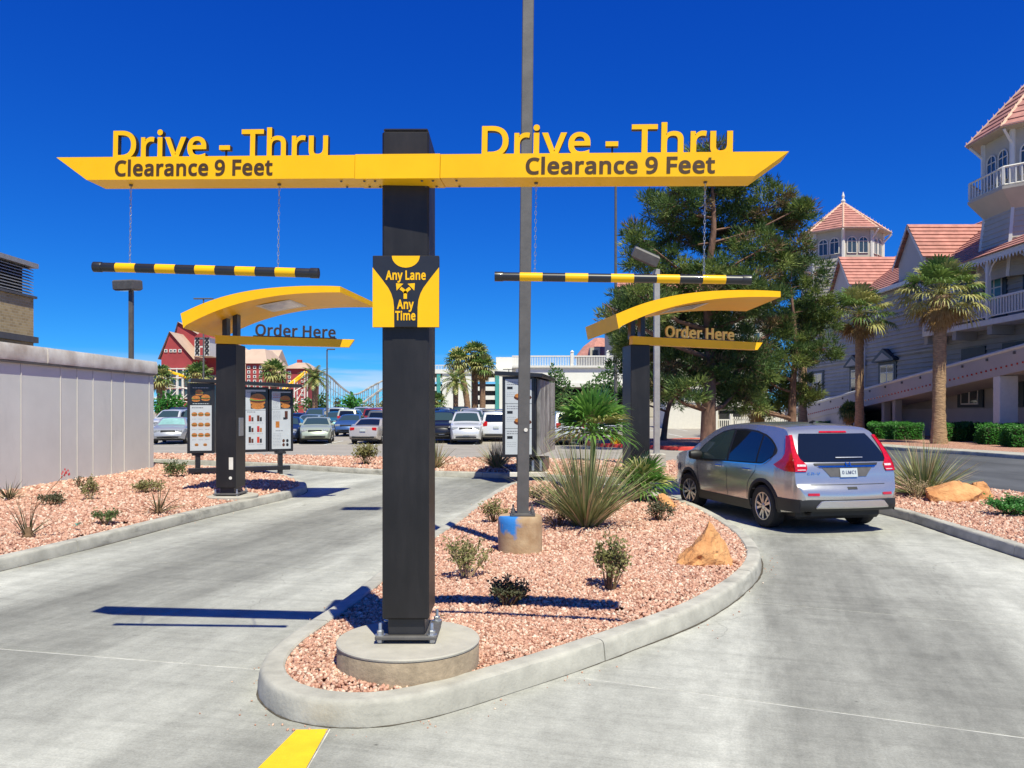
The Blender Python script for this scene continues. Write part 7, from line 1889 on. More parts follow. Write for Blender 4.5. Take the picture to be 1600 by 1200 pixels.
# loose pebbles kicked onto the slabs and dry leaves blown over the beds
rng_ = np.random.default_rng(8); pts_ = []
for line, sd, n in ((centre, -1 if signed(centre) > 0 else 1, 150), (left_isle_line, -1, 60), (outer_in, 1, 60)):
    for k in range(n):
        i = int(rng_.integers(1, len(line) - 1)); a, b = line[i], line[i + 1]; d = Vector((b[0] - a[0], b[1] - a[1])).normalized(); nn = Vector((-d.y, d.x)) * sd
        q = rng_.exponential(0.10) + 0.012; f_ = rng_.uniform(0, 1)
        pts_.append((a[0] + (b[0] - a[0]) * f_ + nn.x * q, a[1] + (b[1] - a[1]) * f_ + nn.y * q))
pts_ = np.array(pts_); sz_ = rng_.uniform(0.003, 0.009, len(pts_))
stones_mesh('loose_pebbles', pts_, sz_ * 0.6, sz_, rng_, [M_['stone%d' % i] for i in range(5)])
m = MB(); rnd = random.Random(77)
for poly_, n in ((cen_in, 150), (left_poly, 130), (strip_poly, 90)):
    P_ = tri_area_points(poly_, n, rng_)
    dd_ = edge_dist(P_, poly_)
    for (x, y), d0 in zip(P_, dd_):
        if y < 3.5: continue
        z = float(bed_height(np.array([x]), np.array([y]), np.array([d0]))[0]) + rnd.uniform(0.012, 0.03); a = rnd.uniform(0, 6.28); l = rnd.uniform(0.015, 0.05); w = l * 0.3
        c, s_ = math.cos(a), math.sin(a); t_ = rnd.uniform(-.01, .02)
        m.add([(x - c * l, y - s_ * l, z), (x - s_ * w, y + c * w, z + t_), (x + c * l, y + s_ * l, z + t_), (x + s_ * w, y - c * w, z)], [(0, 1, 2, 3)])
o = m.build('dry_leaves', M_['twig'], None, kind='stuff')
# ================================================================== grey enclosure wall and restaurant at the left
wa, wb = Vector((-10.55, 10.2, 0)), Vector((-10.15, 22.7, 0))
wd = (wb - wa).normalized(); wn = Vector((wd.y, -wd.x, 0))          # outward, to the drive
enc = thing('enclosure_wall', 'grey panelled enclosure wall with a weathered pale coping at the left', 'wall', (wb.x, wb.y, 0))
mb = MB(); back = -wn * 5.0
mb.add([wa, wb, wb + back, wa + back] + [p + Vector((0, 0, 2.92)) for p in (wa, wb, wb + back, wa + back)], [(0, 1, 5, 4), (1, 2, 6, 5), (2, 3, 7, 6), (3, 0, 4, 7), (4, 5, 6, 7)])
mb.build('core', M_['dark'], enc)
Lw = (wb - wa).length; seams = [0.0, 1.6, 3.2, 4.72]
s = 4.72
for u in (30, 92, 118, 143, 172, 192, 231):
    # where the joint seen in that column meets the wall line
    k = (u - CX) / F; t = (k * wa.y - wa.x) / (wd.x - k * wd.y); seams.append(t)
seams = sorted([x for x in seams if 0 <= x < Lw - 0.1]) + [Lw]
for a, b in zip(seams, seams[1:]):
    m = MB(); m.cbox(a + 0.006, b - 0.006, 0.0, 0.035, 0.05, 2.92, 0.006, M=Matrix.Translation(wa + wn * 0.036) @ Matrix(((wd.x, -wn.x, 0, 0), (wd.y, -wn.y, 0, 0), (0, 0, 1, 0), (0, 0, 0, 1)))); m.build('panel', M_['wall_grey'], enc)
    m = MB(); m.cbox(-0.012, 0.012, 0, 0.012, 0.05, 2.92, 0.003, M=Matrix.Translation(wa + wd * a + wn * 0.050) @ Matrix(((wd.x, -wn.x, 0, 0), (wd.y, -wn.y, 0, 0), (0, 0, 1, 0), (0, 0, 0, 1)))); m.build('joint_strip', M_['white'], enc)
def wl(a, d, z): return wa + wd * a + wn * d + Vector((0, 0, z))
k = 0; a = 0.0; rnd = random.Random(9)
while a < Lw - 0.1:
    b = min(a + rnd.uniform(1.7, 2.2), Lw + 0.06)
    if Lw - b < 0.6: b = Lw + 0.06
    m = MB(); R_ = []
    for q in [lerp(a + 0.004, b - 0.004, j / 6) for j in range(7)]:
        w_ = rnd.uniform(-.012, .012)
        R_.append([wl(q, .06, 2.86), wl(q, .10 + w_, 2.87), wl(q, .11 + w_, 2.92), wl(q, .105 + w_, 3.14), wl(q, .08 + w_, 3.215), wl(q, -.10, 3.235), wl(q, -.45, 3.235), wl(q, -.45, 2.86)])
    m.loft(R_, True, True); m.build('coping', M_['cap_grey'], enc, smooth=50); a = b
m = MB(); m.add([wl(0, .045, 2.82), wl(Lw, .045, 2.82), wl(Lw, .10, 2.82), wl(0, .10, 2.82), wl(0, .045, 2.858), wl(Lw, .045, 2.858), wl(Lw, .10, 2.858), wl(0, .10, 2.858)], [(0, 1, 2, 3)[::-1], (4, 5, 6, 7), (2, 3, 7, 6)[::-1], (1, 2, 6, 5)[::-1]]); m.build('drip_strip', M_['dark_steel'], enc)

def brick_mat():
    m, t, b, N, L = nodes_of('beige_brick'); b.inputs['Roughness'].default_value = 0.9
    tc = N('ShaderNodeTexCoord').outputs['Object']; sp = N('ShaderNodeSeparateXYZ'); L(tc, sp.inputs[0]); cb = N('ShaderNodeCombineXYZ')
    ad = N('ShaderNodeMath'); ad.operation = 'ADD'; L(sp.outputs[0], ad.inputs[0]); L(sp.outputs[1], ad.inputs[1]); L(ad.outputs[0], cb.inputs[0]); L(sp.outputs[2], cb.inputs[1])
    br = N('ShaderNodeTexBrick'); br.inputs['Scale'].default_value = 3.2; br.inputs['Color1'].default_value = (.50, .37, .19, 1); br.inputs['Color2'].default_value = (.36, .25, .12, 1); br.inputs['Mortar'].default_value = (.52, .45, .33, 1); br.inputs['Mortar Size'].default_value = 0.016
    L(cb.outputs[0], br.inputs['Vector']); L(br.outputs['Color'], b.inputs['Base Color'])
    bp_ = N('ShaderNodeBump'); bp_.inputs['Strength'].default_value = .6; bp_.inputs['Distance'].default_value = .015; bp_.invert = True; L(br.outputs['Fac'], bp_.inputs['Height']); L(bp_.outputs[0], b.inputs['Normal'])
    return m
M_['brick'] = brick_mat()
rs = thing('restaurant', 'beige brick building corner with grey roof louvres at the left edge', 'building', (-13.75, 23.1, 0))
m = MB(); m.box(-24, -13.75, 10, 23.1, 0, 5.05); m.build('brick_wall', M_['brick'], rs)
m = MB(); m.box(-24, -13.68, 9.9, 23.17, 5.05, 5.12); m.box(-24, -13.66, 9.9, 23.2, 3.78, 3.95); m.build('band_course', M_['dark_steel'], rs)
m = MB(); m.box(-24, -13.95, 10, 22.9, 5.12, 6.0); m.build('louvre_core', M_['dark'], rs)
for k in range(9):
    z = 5.16 + k * 0.085
    m = MB(); m.add([(-13.75, 10, z), (-13.75, 23.1, z), (-13.9, 23.1, z + .07), (-13.9, 10, z + .07), (-13.75, 10, z + .02), (-13.75, 23.1, z + .02), (-13.9, 23.1, z + .09), (-13.9, 10, z + .09)], [(0, 3, 2, 1), (4, 5, 6, 7), (0, 1, 5, 4), (1, 2, 6, 5)]); m.build('louvre_slat', M_['pole_grey'], rs)
m = MB(); m.box(-24, -13.66, 9.9, 23.2, 5.93, 6.06); m.build('roof_edge', M_['pole_grey'], rs)

# ================================================================== hotel at the right
XF = 28.9
ht = thing('hotel', 'lavender clapboard hotel with pink tiled roofs, round turrets and a balcony', 'building', (XF, 60, 0))
m = MB(); m.steps((XF, 82, 0), (XF, 53.8, 0), (XF, 53.8, 11.2), (XF, 82, 11.2), 34, 0.10); m.build('clapboard_wall', M_['siding'], ht, kind='stuff')
m = MB(); m.box(XF + .02, 46, 36, 82, 0, 11.2); m.build('core_wall', M_['siding'], ht)
m = MB(); m.steps((XF - .01, 53.8, 3.9), (XF - .01, 34, 3.9), (XF - .01, 34, 11.2), (XF - .01, 53.8, 11.2), 22, 0.09); m.build('clapboard_wall', M_['siding'], ht, kind='stuff')
m = MB(); m.box(XF - .14, XF, 34, 60, 0, 2.0); m.build('plinth', M_['mauve'], ht)
m = MB(); m.steps((XF - .05, 60, 2.0), (XF - .05, 34, 2.0), (XF - .05, 34, 3.9), (XF - .05, 60, 3.9), 8, 0.04); m.build('clapboard_wall', M_['siding'], ht, kind='stuff')
for y in (53.8, 66.0, 79.0):
    m = MB(); m.box(XF - .12, XF + .05, y - .2, y + .2, 0, 11.2); m.build('corner_board', M_['siding'], ht)
def hwin(y0, y1, z0, z1, ped, glass=None, fr=.35, x=XF):
    m = MB(); m.box(x - .12, x - .052, y0 - fr, y1 + fr, z0 - fr * .4, z1 + fr * .7); w = m.build('window', M_['teal'], ht)
    m = MB(); m.box(x - .155, x - .122, y0, y1, z0, z1); m.build('frame', M_['white'], w)
    n = 2
    for k in range(n):
        a, b = lerp(y0, y1, k / n) + .08, lerp(y0, y1, (k + 1) / n) - .08
        for c in (0, 1):
            za, zb_ = (z0 + .08, lerp(z0, z1, .68)) if c == 0 else (lerp(z0, z1, .68) + .08, z1 - .08)
            m = MB(); m.box(x - .165, x - .157, a, b, za, zb_); m.build('pane', glass or M_['glass'], w)
    if ped:
        m = MB(); yc = (y0 + y1) / 2; hw_ = (y1 - y0) / 2 + fr + .35; zt_ = z1 + fr * .7
        prof = [(yc - hw_, zt_), (yc - hw_, zt_ + .14), (yc, zt_ + 1.0), (yc + hw_, zt_ + .14), (yc + hw_, zt_)]
        m.add([(x - .5, a, b) for a, b in prof] + [(x - .05, a, b) for a, b in prof], [(0, 1, 2, 3, 4), (0, 5, 6, 1), (1, 6, 7, 2), (2, 7, 8, 3), (3, 8, 9, 4), (4, 9, 5, 0)]); m.build('pediment', M_['teal'], w)
        m = MB(); m.add([(x - .51, yc - hw_ + .5, zt_ + .1), (x - .51, yc + hw_ - .5, zt_ + .1), (x - .51, yc, zt_ + .68)], [(0, 2, 1)]); m.build('pediment_panel', M_['siding'], w)
hwin(74.6, 76.9, 2.6, 5.4, False); hwin(79.3, 81.2, 2.6, 5.4, False)
hwin(66.2, 68.2, 3.0, 5.3, True); hwin(60.6, 62.8, 3.4, 5.4, True)
for y in (35.6, 39.6, 43.4, 47.2, 51.0):
    hwin(y, y + 1.5, 7.5, 9.9, False, M_['teal_light'], .4)
for y in (36, 40.3, 44.6, 48.9):
    m = MB(); m.box(XF - .13, XF - .05, y, y + 2.6, 4.9, 5.8); m.build('shutter_panel', M_['teal'], ht)
for y in (41.4, 45.6, 49.5):
    hwin(y, y + 1.9, 2.25, 3.5, False, None, .45, XF - .06)
for z in (6.0, 8.9):
    m = MB(); m.box(XF - .16, XF - .02, 54.1, 82, z, z + .14); m.build('trim_band', M_['siding'], ht)
for y in (54.6, 65.4, 78.2):
    m = MB(); m.tube([(XF - .22, y, 1.0), (XF - .22, y, 10.9)], .07, 6); m.build('downpipe', M_['white'], ht)
for y in (56.5, 64.0, 71.5):
    m = MB(); m.box(XF - .13, XF - .1, y, y + .5, 9.6, 10.0); m.build('wall_vent', M_['teal'], ht)
# balcony
m = MB(); m.box(27.35, XF - .02, 34, 53.6, 6.78, 7.10); m.build('balcony_floor', M_['white'], ht)
m = MB(); m.box(27.35, 27.47, 34, 53.6, 8.20, 8.32); m.box(27.37, 27.45, 34, 53.6, 7.24, 7.32); bal = m.build('balcony_rail', M_['white'], ht)
y = 34.1; m = MB()
while y < 53.5:
    m.box(27.38, 27.44, y, y + .10, 7.32, 8.20); y += .26
m.build('balusters', M_['white'], bal, kind='stuff')
for y in (35.2, 38.9, 42.6, 46.3, 50.0, 53.4):
    m = MB(); m.box(27.32, 27.54, y - .11, y + .11, 7.10, 10.45); m.build('balcony_post', M_['white'], ht)
    m = MB(); m.box(27.5, XF - .06, y - .22, y + .22, 6.25, 6.778); m.build('bracket', M_['siding'], ht)
    m = MB()
    for s_ in (1, -1): m.tube([(27.43, y + s_ * .1, 9.6), (27.43, y + s_ * .35, 10.1), (27.43, y + s_ * .75, 10.4)], .05, 4)
    m.build('fretwork', M_['white'], ht)
m = MB(); m.box(27.2, 27.35, 33.8, 53.8, 10.45, 10.75); m.build('eave_board', M_['white'], ht)
m = MB(); y = 33.9
while y < 53.7:
    m.poly([(27.19, y, 10.44), (27.19, y + .22, 10.44), (27.19, y + .11, 10.2)]); y += .3
m.build('lace_trim', M_['white'], ht, kind='stuff')
m = MB(); m.steps((27.1, 54, 10.76), (27.1, 33.6, 10.76), (30.2, 33.6, 12.6), (30.2, 54, 12.6), 7, .05); m.build('porch_roof', M_['rooftile'], ht)
# main roof and cross gables
m = MB(); m.steps((28.4, 82.5, 11.2), (28.4, 51, 11.2), (35.5, 51, 16.2), (35.5, 82.5, 16.2), 18, .07); m.build('main_roof', M_['rooftile'], ht, kind='stuff')
m = MB(); m.box(28.3, 28.55, 51, 82.5, 10.95, 11.25); m.build('eave_board', M_['white'], ht)
for yc in (57.7, 69.8):
    hw_ = 1.95; zr, ze = 15.25, 12.7; x0, x1 = 28.35, 36.5
    m = MB(); m.steps((x0, yc - hw_ - .25, ze - .2), (x1, yc - hw_ - .25, ze - .2), (x1, yc, zr), (x0, yc, zr), 9, .07); gr_ = m.build('gable_roof', M_['rooftile'], ht, kind='stuff')
    m = MB(); m.steps((x1, yc + hw_ + .25, ze - .2), (x0, yc + hw_ + .25, ze - .2), (x0, yc, zr), (x1, yc, zr), 9, .07); m.build('gable_roof', M_['rooftile'], ht, kind='stuff')
    m = MB(); m.add([(x0 + .35, yc - hw_, 11.0), (x0 + .35, yc + hw_, 11.0), (x0 + .35, yc + hw_, ze), (x0 + .35, yc, zr - .1), (x0 + .35, yc - hw_, ze), (x1, yc - hw_, 11.0), (x1, yc - hw_, ze)], [(0, 4, 3, 2, 1), (0, 5, 6, 4)]); m.build('gable_wall', M_['mauve'], ht)
    m = MB()
    for s_ in (1, -1):
        for k in range(14):
            t0 = k / 14; p0 = Vector((x0 - .02, yc + s_ * (hw_ + .25) * (1 - t0), lerp(ze - .2, zr, t0))); p1 = Vector((x0 - .02, yc + s_ * (hw_ + .25) * (1 - t0 - .05), lerp(ze - .2, zr, t0 + .05)))
            m.add([p0, p1, p1 + Vector((0, 0, -.32)), p0 + Vector((0, 0, -.32))], [(0, 1, 2, 3)])
    m.build('barge_board', M_['white'], ht, kind='stuff')
# eight-sided towers
def octa(c, r, z, n=8, a0=R(22.5)): return [Vector((c[0] + r * math.cos(a0 + 2 * math.pi * k / n), c[1] + r * math.sin(a0 + 2 * math.pi * k / n), z)) for k in range(n)]
def tower(c, r0, r1, z0, zb, rb, zw, rw, ze, re, za, label, balcony=True):
    "flared base r0..r1 from z0 to zb, balcony rb at zb, belfry rw up to ze, roof eave re, apex za"
    A_, B_ = octa(c, r0, z0), octa(c, r1, zb)
    m = MB()
    for k in range(8): m.steps(A_[k], A_[(k + 1) % 8], B_[(k + 1) % 8], B_[k], max(6, int((zb - z0) / .3)), .045)
    tw = m.build('tower_base', M_['cream'], ht, kind='stuff')
    m = MB()
    for k in range(8): m.tube([A_[k], B_[k]], .12, 4)
    m.build('tower_corner', M_['white'], tw, kind='stuff')
    W0, W1 = octa(c, rw, zb), octa(c, rw, ze); m = MB(); m.loft([W0, W1], True); bf = m.build('belfry_wall', M_['cream'], ht)
    for k in range(8):
        a, b = W0[k], W0[(k + 1) % 8]; d = (b - a).normalized(); n_ = Vector((d.y, -d.x, 0)); L_ = (b - a).length
        for f in (.30, .70):
            cc = a + d * L_ * f; w_ = L_ * .16; zz0 = zw; zz1 = zw + (ze - zw) * .50
            pts = [cc - d * w_ + Vector((0, 0, zz0 - zb)), cc + d * w_ + Vector((0, 0, zz0 - zb))] + [cc + d * (w_ * math.cos(t)) + Vector((0, 0, zz1 - zb + w_ * math.sin(t))) for t in [math.pi * j / 10 for j in range(11)]]
            m = MB(); m.poly([p + n_ * .03 for p in pts]); w = m.build('arched_window', M_['glass'], bf)
            m = MB(); m.tube([p + n_ * .05 for p in pts + [pts[0]]], .05, 4, cap=False)
            m.tube([cc - d * w_ + n_ * .05 + Vector((0, 0, zz1 - zb)), cc + d * w_ + n_ * .05 + Vector((0, 0, zz1 - zb))], .035, 4)
            m.tube([cc + n_ * .05 + Vector((0, 0, zz0 - zb)), cc + n_ * .05 + Vector((0, 0, zz1 - zb + w_))], .03, 4)
            m.build('frame', M_['white'], w)
        m = MB(); m.tube([W0[k], W1[k]], .16, 6); m.build('corner_post', M_['white'], bf)
        m = MB(); q = W1[k]; o_ = (q - Vector((c[0], c[1], q.z))).normalized(); m.tube([q + Vector((0, 0, -.9)), q + o_ * .35 + Vector((0, 0, -.5)), q + o_ * .75 + Vector((0, 0, -.08))], .09, 4); m.build('eave_bracket', M_['white'], bf)
    E = octa(c, re, ze); ap = Vector((c[0], c[1], za))
    m = MB()
    for k in range(8): m.steps(E[k], E[(k + 1) % 8], ap.lerp(E[(k + 1) % 8], .02), ap.lerp(E[k], .02), 11, .06)
    rf = m.build('tower_roof', M_['rooftile'], ht, kind='stuff')
    m = MB()
    for k in range(8):
        m.tube([E[k], ap], .10, 4)
        for j in range(16):
            p0 = E[k].lerp(ap, j / 16); m.add([p0, p0.lerp(ap, .03), p0 + Vector((0, 0, .32))], [(0, 1, 2)])
    m.build('roof_ridges', M_['ridge'], rf, kind='stuff')
    m = MB(); m.loft([octa(c, rw, ze - .02), octa(c, re, ze - .02), octa(c, re + .03, ze + .10)], True); m.build('eave_soffit', M_['cream'], rf)
    m = MB(); m.lathe([(.12, 0), (.22, .25), (.08, .45), (.14, .7), (.02, 1.1)], 8, (c[0], c[1], za - .1)); m.build('finial', M_['white'], rf)
    if balcony:
        m = MB(); m.loft([octa(c, r1, zb - 1.3), octa(c, rb, zb - .25), octa(c, rb + .12, zb - .1), octa(c, rb + .12, zb + .05), octa(c, rw, zb + .05)], True); m.build('balcony_deck', M_['cream'], ht)
        m = MB(); tp, lo = octa(c, rb, zb + 1.15), octa(c, rb, zb + .15)
        for k in range(8):
            m.tube([tp[k], tp[(k + 1) % 8]], .07, 4); m.tube([lo[k], lo[(k + 1) % 8]], .05, 4)
            for j in range(11): m.tube([lo[k].lerp(lo[(k + 1) % 8], j / 11), tp[k].lerp(tp[(k + 1) % 8], j / 11)], .05 if j else .1, 4, cap=False)
        m.build('balustrade', M_['white'], ht, kind='stuff')
M_['ridge'] = pm('roof_ridge', (0.66, 0.42, 0.30), 0.8, var=0.15)
tower((31.9, 47.2), 4.05, 3.5, 9.5, 14.5, 4.4, 15.2, 3.65, 17.9, 4.6, 22.8, 'near', True)
tower((30.9, 75.0), 3.6, 3.5, 12.0, 15.6, 3.9, 16.0, 3.35, 18.1, 4.1, 21.3, 'far', False)
# ramp with parapet in front of the ground floor
rp = thing('entrance_ramp', 'long sloping white ramp parapet on columns in front of the hotel', 'ramp', (26, 55, 0))
L0, L1 = Vector((26.0, 76, 0.95)), Vector((26.0, 33, 4.95))
m = MB()
m.add([L0, L1, L1 + Vector((2.8, 0, 0)), L0 + Vector((2.8, 0, 0)), L0 - Vector((0, 0, .3)), L1 - Vector((0, 0, .3)), L1 + Vector((2.8, 0, -.3)), L0 + Vector((2.8, 0, -.3))], [(0, 3, 2, 1), (4, 5, 6, 7), (0, 1, 5, 4), (1, 2, 6, 5)]); m.build('deck', M_['mauve'], rp)
m = MB(); q = Vector((-.12, 0, 0)); h0, h1 = Vector((0, 0, -.34)), Vector((0, 0, .86))
m.add([L0 + q + h0, L1 + q + h0, L1 + q + h1, L0 + q + h1, L0 + h0, L1 + h0, L1 + h1, L0 + h1], [(0, 1, 2, 3)[::-1], (4, 5, 6, 7), (3, 2, 6, 7)[::-1], (0, 4, 5, 1)[::-1]]); m.build('parapet', M_['mauve'], rp)
m = MB(); m.tube([L0 + Vector((-.08, 0, .92)), L1 + Vector((-.08, 0, .92))], .11, 8); m.build('handrail', M_['white'], rp, smooth=50)
for k in range(18):
    p = L0.lerp(L1, (k + .5) / 18); m = MB(); m.box(p.x - .20, p.x - .125, p.y - .06, p.y + .06, p.z + .60, p.z + .74); m.build('lamp_bracket', M_['dark_steel'], rp)
m = MB(); k = 0
while k < 190:
    p = L0.lerp(L1, k / 190); m.box(p.x - .16, p.x - .122, p.y - .05, p.y + .05, p.z + .02, p.z + .12); k += 2
m.build('rope_light', M_['tail_red'], rp, kind='stuff')
for y in (43.0, 36.5):
    zz = lerp(4.95, .95, (y - 33) / 43); m = MB(); m.cbox(25.9, 26.9, y - .3, y + .3, 0, zz - .3, .03); m.build('column', M_['white'], rp)
for y in (55.0, 56.6):
    zz = lerp(4.95, .95, (y - 33) / 43); m = MB(); m.cbox(26.1, 26.6, y - .2, y + .2, 0, zz - .3, .03); m.build('column', M_['siding'], rp)
m = MB(); m.box(25.95, 26.0, 60, 76.5, 0, 2.1); m.add([(25.94, 60, 2.1), (25.94, 76, .7), (25.94, 60, .7)], [(0, 1, 2)]); m.build('ramp_skirt', M_['mauve'], rp)
fc = thing('picket_fence', 'low white fence with a gate in front of the far end of the ramp', 'fence', (23, 72, 0.1))
for k in range(30):
    m = MB(); x = 19.2 + k * .2; m.box(x, x + .12, 70.0, 70.04, .1, 1.35); m.build('picket', M_['white'], fc)
m = MB(); m.box(19.1, 25.4, 70.05, 70.10, .4, .5); m.box(19.1, 25.4, 70.05, 70.10, 1.05, 1.15); m.build('rail', M_['white'], fc)
for x in (19.1, 22.1, 25.3):
    m = MB(); m.cbox(x - .12, x + .12, 69.95, 70.2, .05, 1.6, .02); m.build('post', M_['white'], fc)

# white service building under the pines
sb = thing('service_building', 'low white annex with stairs and railings seen under the pine', 'building', (16, 72, 0.2))
def pxbox(u0, u1, v0, v1, Y, d): a, b = at(u0, v1, Y), at(u1, v0, Y); return (a.x, b.x, Y, Y + d, a.z, b.z)
z0 = lotz(72)
m = MB(); a = pxbox(1040, 1098, 628, 669, 72, 6); m.box(*a[:4], z0 - .1, a[5]); m.build('blue_white_wall', M_['wall_pale'] if 'wall_pale' in M_ else M_['white'], sb)
m = MB(); a = pxbox(1098, 1122, 618, 670, 71.8, 6.2); m.box(*a[:4], z0 - .1, a[5]); m.build('wall', M_['white'], sb)
m = MB(); a = pxbox(1122, 1200, 636, 670, 73, 5); m.box(*a[:4], z0 - .1, a[5]); m.build('wall', M_['cream'], sb)
m = MB(); a = pxbox(1124, 1158, 642, 666, 72.95, .04); m.box(*a); m.build('dark_opening', M_['dark'], sb)
m = MB(); a = pxbox(1120, 1205, 628, 636, 72.6, 5); m.box(*a); m.build('floor_slab', M_['white'], sb)
m = MB(); a = pxbox(1040, 1120, 604, 607, 71.9, .08); m.box(*a); a = pxbox(1040, 1120, 626, 629, 71.9, .08); m.box(*a); rl = m.build('upper_rail', M_['white'], sb)
for k in range(9):
    m = MB(); u = 1040 + k * 9.8; a = pxbox(u, u + 1.2, 605, 628, 71.88, .06); m.box(*a); m.build('rail_post', M_['white'], rl)
    if k < 8: m = MB(); a = pxbox(u + 1.5, u + 9.5, 608, 626, 71.93, .02); m.box(*a); m.build('glass_panel', M_['glass'], rl)
m = MB(); a = pxbox(1118, 1176, 655, 657, 70, .07); m.box(*a); a = pxbox(1118, 1176, 669, 671, 70, .07); m.box(*a); r2 = m.build('front_rail', M_['white'], sb)
for k in range(20):
    m = MB(); u = 1118 + k * 3; w_ = 2.6 if k % 7 == 0 else 1.1; a = pxbox(u, u + w_, 656, 672, 69.98, .05); m.box(*a); m.build('baluster', M_['white'], r2)
m = MB(); m.add([at(1160, 625, 70.5), at(1196, 668, 70.5), at(1200, 668, 70.5), at(1165, 625, 70.5)] + [at(1160, 625, 72), at(1196, 668, 72), at(1200, 668, 72), at(1165, 625, 72)], [(0, 1, 2, 3), (0, 4, 5, 1), (3, 2, 6, 7)]); m.build('stair_flight', M_['white'], sb)

# yellow box by the right order pillar
yb = thing('yellow_container', 'yellow plastic container beside the foot of the right order pillar', 'container', (sX(962, 42), 42, 0.0))
m = MB(); m.cbox(-.27, .27, -.25, .25, 0.0, .52, .04); m.build('tub', M_['yellow'], yb, world=False)
m = MB(); m.cbox(-.29, .29, -.27, .27, .525, .60, .03); m.build('lid', M_['yellow'], yb, world=False)
tag(yb, yb['label'], 'container')
ws = thing('wheel_stop', 'dark concrete wheel stop beside the grey lamp post footing', 'wheel stop', g(1058, 727, 0.0)[:])
m = MB(); m.cbox(-.75, .75, -.1, .1, 0, .16, .03); m.build('stop', M_['asphalt_dark'], ws, world=False)

# ================================================================== far buildings
def far_box(m, u0, u1, v0, v1, Y, d, zb=None):
    a = pxbox(u0, u1, v0, v1, Y, d); m.box(a[0], a[1], a[2], a[3], a[4] if zb is None else zb, a[5]); return m
gb = thing('parking_garage', 'white car park building with teal columns behind the palms', 'building', (-8, 150, 1.2))
Yg = 150
m = MB(); far_box(m, 655, 812, 600, 650, Yg + .6, 25, 0.8); m.build('dark_core', M_['dark'], gb)
M_['garage_white'] = pm('garage_wall', (0.74, 0.72, 0.66), 0.8, var=0.05, scale=.4)
M_['garage_teal'] = pm('garage_teal', (0.05, 0.30, 0.27), 0.6, var=0.1)
for u0, u1 in ((655, 672), (691, 737), (780, 812)):
    m = MB(); far_box(m, u0, u1, 583, 650, Yg, 1.0, .8); m.build('wall_panel', M_['garage_white'], gb)
m = MB(); far_box(m, 655, 812, 577, 583.5, Yg - .3, 26); m.build('cornice', M_['garage_white'], gb)
for k, v in enumerate((590, 604, 618, 632)):
    for u0, u1 in ((673, 690), (738, 779)):
        m = MB(); far_box(m, u0, u1, v, v + 6.5, Yg + .1, .4); m.build('spandrel', M_['garage_white'], gb)
for u in (682.5, 737, 774):
    m = MB(); far_box(m, u, u + 5.5, 583.6, 650, Yg - .2, .8, .8); m.build('column', M_['garage_teal'], gb)
m = MB(); far_box(m, 775, 815, 558, 577, Yg + 3, 12); m.build('stair_tower', M_['garage_white'], gb)
m = MB()
for k in range(50):
    u = 656 + k * 2.4; far_box(m, u, u + .8, 571, 577, Yg, .15)
far_box(m, 655, 776, 570, 571.2, Yg, .2); m.build('roof_railing', M_['white'], gb, kind='stuff')
ov = thing('overpass', 'white balustraded overpass crossing behind the light pole and the trees', 'bridge', (8, 112, 1.0))
Yo = 112
m = MB(); far_box(m, 806, 1010, 574, 604, Yo, 12); m.build('deck', M_['garage_white'], ov)
m = MB(); far_box(m, 800, 1015, 571, 574.2, Yo - .4, 13); far_box(m, 806, 1012, 598, 604.5, Yo - .2, 12.5); m.build('cornice', M_['white'], ov)
m = MB(); far_box(m, 812, 1010, 606, 655, Yo + 10.5, .5, .6); m.build('back_wall', M_['dark'], ov)
for u0, u1 in ((803, 815), (985, 1010)):
    m = MB(); far_box(m, u0, u1, 604, 655, Yo + .5, 11, .6); m.build('abutment', M_['cream'], ov)
m = MB(); far_box(m, 800, 1015, 555.5, 557.5, Yo, .3); br_ = m.build('top_rail', M_['white'], ov)
m = MB()
for k in range(84): u = 801 + k * 2.55; far_box(m, u, u + 1.1, 557.5, 571, Yo + .05, .18)
m.build('balusters', M_['white'], br_, kind='stuff')
for u in (826, 894, 950):
    m = MB(); far_box(m, u - 2.5, u + 2.5, 552, 571, Yo - .1, .5); m.build('rail_pier', M_['white'], br_)
    m = MB(); p = at(u, 551, Yo + .1); m.lathe([(.2, -.1), (.28, .1), (.05, .35)], 8, p); m.build('rail_finial', M_['white'], br_)
ta = thing('far_turret', 'distant red-roofed turret poking above the overpass balustrade', 'building', (12, 150, 1.2))
c = (sX(938, 150), 152.0); zz = lambda v, Y=150: H + (CY - v) / F * Y
m = MB(); m.loft([octa(c, 4.4, 1.2), octa(c, 4.4, zz(556))], True); m.build('wall', M_['cream'], ta)
m = MB(); m.loft([octa(c, 5.0, zz(558)), octa(c, 3.2, zz(540)), octa(c, 1.0, zz(527))], True, True); rf = m.build('roof', M_['rooftile'], ta)
m = MB(); a = at(930, 545, 146.8); m.box(a.x - .9, a.x + .9, 147.0, 149, zz(558, 147), zz(543, 147)); dm = m.build('dormer', M_['cream'], rf)
m = MB(); m.box(a.x - .5, a.x + .5, 146.95, 147, zz(557, 147), zz(547, 147)); m.build('dormer_window', M_['glass'], rf)
hb = thing('hotel_block', 'pale hotel block with a red roof glimpsed through the pine foliage', 'building', (20, 112, 1.0))
m = MB(); far_box(m, 968, 1200, 456, 560, 125, 20, 1.0); m.build('wall', M_['cream'], hb)
m = MB(); a = at(960, 457, 124.5); b = at(1208, 457, 124.5); zr = H + (CY - 436) / F * 128
m.steps((a.x, 124.2, a.z), (b.x, 124.2, b.z), (b.x - 2, 132, zr + 1.5), (a.x + 2, 132, zr + 1.5), 8, .1); m.build('roof', M_['rooftile'], hb, kind='stuff')
